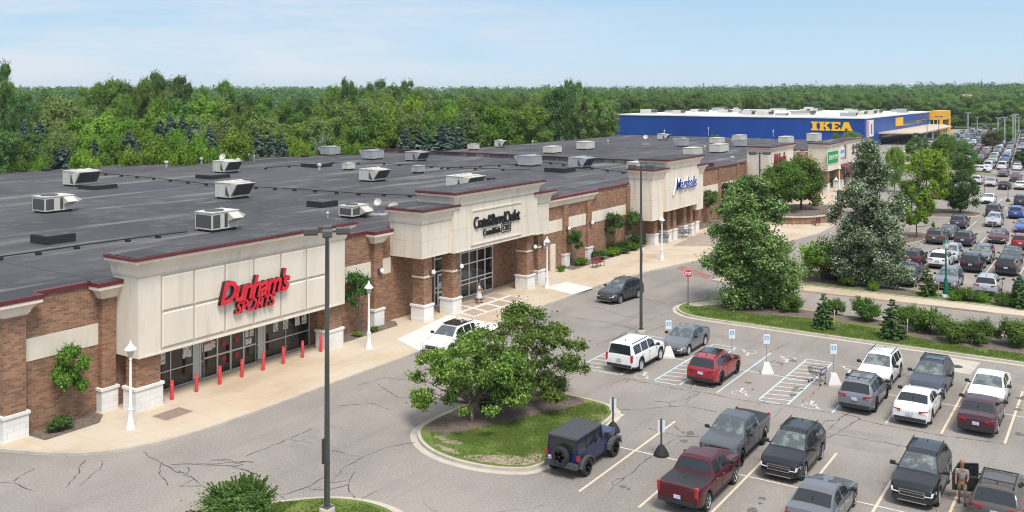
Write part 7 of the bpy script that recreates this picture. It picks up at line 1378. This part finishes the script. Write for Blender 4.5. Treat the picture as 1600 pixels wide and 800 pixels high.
# beyond the blue store and across the horizon
for Yc, pt0, st, w0 in ((430, 152, 24, 34), (470, 149, 24, 32), (520, 147, 22, 30), (580, 145, 20, 27)):
    px = 640 if Yc > 500 else 930
    while px < 1640:
        x, y = cw(px, Yc)
        if not (-156 < x < -55 and 290 < y < 474) and not (-125 < x and y < 474): 
            rp_ = 6 if (px > 1240 and Yc < 500) else 0
            wood(rnd.choice(('w1', 'w2', 'w5', 'w0', 'w4')), px, pt0+rp_*rnd.uniform(0.2, 1.4)+rnd.uniform(-4, 5), w0*rnd.uniform(.8, 1.25), Yc, None, 'trees beyond the blue store')
        px += st*rnd.uniform(.8, 1.25)
for px, pt, wp, Yc in ((1490, 184, 44, 440), (1515, 180, 50, 470), (1540, 182, 40, 480), (1430, 158, 44, 480), (1550, 196, 30, 400), (1475, 170, 40, 478)): wood('w1', px, pt, wp, Yc, 'green tree behind the pale light poles of the far lot', 'trees beyond the blue store')
# the far woods as one mass
def far_woods():
    rg = np.random.default_rng(3); Cs, Ns, Ss = [], [], []; n = 1500
    for i in range(n):
        Yc = 640*(3.6/0.9)**0.0*(640+2600*rg.random()**1.8)/640; px = -120+1840*rg.random(); x, y = cw(px, Yc); z = gz(x, y); R_ = 7+5*rg.random(); h = 12.5+4.5*rg.random()+2.5*rg.random()**6; q = 520 if Yc < 1100 else 260
        d = rg.normal(size=(q, 3)); d[:, 2] = np.abs(d[:, 2])*1.0; d /= np.linalg.norm(d, axis=1)[:, None]; f = 1+0.25*np.sin(d[:, 0]*5+i)*np.cos(d[:, 1]*6+i*2); p = np.array([x, y, z])+d*f[:, None]*np.array([R_, R_, h]); Cs.append(p); nn = d+rg.normal(size=(q, 3))*.4; Ns.append(nn/np.linalg.norm(nn, axis=1)[:, None]); Ss.append((0.8 if Yc < 1100 else 1.1)*(.6+.8*rg.random(q)))
    return leaves_mesh('far_woods', np.vstack(Cs), np.vstack(Ns), np.concatenate(Ss), LF['dark'], .8)
tag(link('woods', far_woods()), 'far woods forming the green band on the horizon', 'woods', kind='stuff')
# grass blades on the near lawns
def grass(name, poly_pts, n, hgt, lb):
    rg = np.random.default_rng(17); P_ = []; xs = [p[0] for p in poly_pts]; ys = [p[1] for p in poly_pts]
    while len(P_) < n:
        x, y = rg.uniform(min(xs), max(xs)), rg.uniform(min(ys), max(ys)); ins = False; j = len(poly_pts)-1
        for i in range(len(poly_pts)):
            a, b = poly_pts[i], poly_pts[j]
            if (a[1] > y) != (b[1] > y) and x < (b[0]-a[0])*(y-a[1])/(b[1]-a[1])+a[0]: ins = not ins
            j = i
        if ins and rg.random() < 0.62+0.5*math.sin(x*2.3+1)*math.sin(y*1.9) and not (y < 36.7 and -28.7 < x < -22.8 and rg.random() < 0.8): P_.append((x, y))
    P_ = np.array(P_); n = len(P_); C_ = np.column_stack([P_, np.full(n, .17+hgt*.4)]); N_ = rg.normal(size=(n, 3))*[1, 1, .35]; N_ /= np.linalg.norm(N_, axis=1)[:, None]
    tag(link(name, leaves_mesh(name, C_, N_, hgt*(.5+rg.random(n)), LF['lawn'], .35)), lb, 'grass', kind='stuff')
LF['lawn'] = leafmat('lawn blades', [(0.11, 0.18, 0.03), (0.18, 0.26, 0.045), (0.30, 0.34, 0.10)], .3, .7, 0)
grass('grass', [(-27.2, 39.4), (-27.8, 37.9), (-29.2, 36.9), (-28.0, 35.7), (-26.4, 35.1), (-24.7, 35.25), (-23.4, 35.8), (-22.75, 36.6), (-22.6, 38.5), (-22.75, 42.8), (-23.0, 44.3), (-23.6, 45.1), (-24.5, 45.5), (-25.0, 44.4), (-25.9, 42.2), (-26.8, 40.2)], 34000, .04, 'short grass on the near tree island')
grass('grass', [(-29.3, 69.4), (-27.6, 67.5), (-20, 67.3), (-4, 67.3), (-4, 69.1), (-9.5, 68.9), (-12.5, 69.6), (-14, 70.8), (-20, 70.9), (-25, 70.0), (-28, 70.4)], 30000, .055, 'short grass on the long median')
grass('grass', [(-29.5, 27.0), (-28.1, 28.4), (-26.6, 29.0), (-25, 28.9), (-23.7, 28.2), (-23, 26), (-30, 25)], 9000, .05, 'short grass on the foreground corner')

# summer haze: one closed box round camera and scene, the sky outside it
m = MB(); m.box(-3600, 3600, -300, 5300, -1.2, 48); hzb = m.build('haze', []); tag(hzb, 'thin summer haze over the far woods', 'haze', kind='stuff')
hm = bpy.data.materials.new('haze'); hm.use_nodes = True; hn = hm.node_tree; hn.nodes.remove(hn.nodes['Principled BSDF']); pv = hn.nodes.new('ShaderNodeVolumePrincipled')
pv.inputs['Color'].default_value = (0.86, 0.93, 1.0, 1); pv.inputs['Density'].default_value = 0.00010; pv.inputs['Anisotropy'].default_value = 0.2
hn.links.new(pv.outputs[0], hn.nodes['Material Output'].inputs['Volume']); hzb.data.materials.clear(); hzb.data.materials.append(hm)
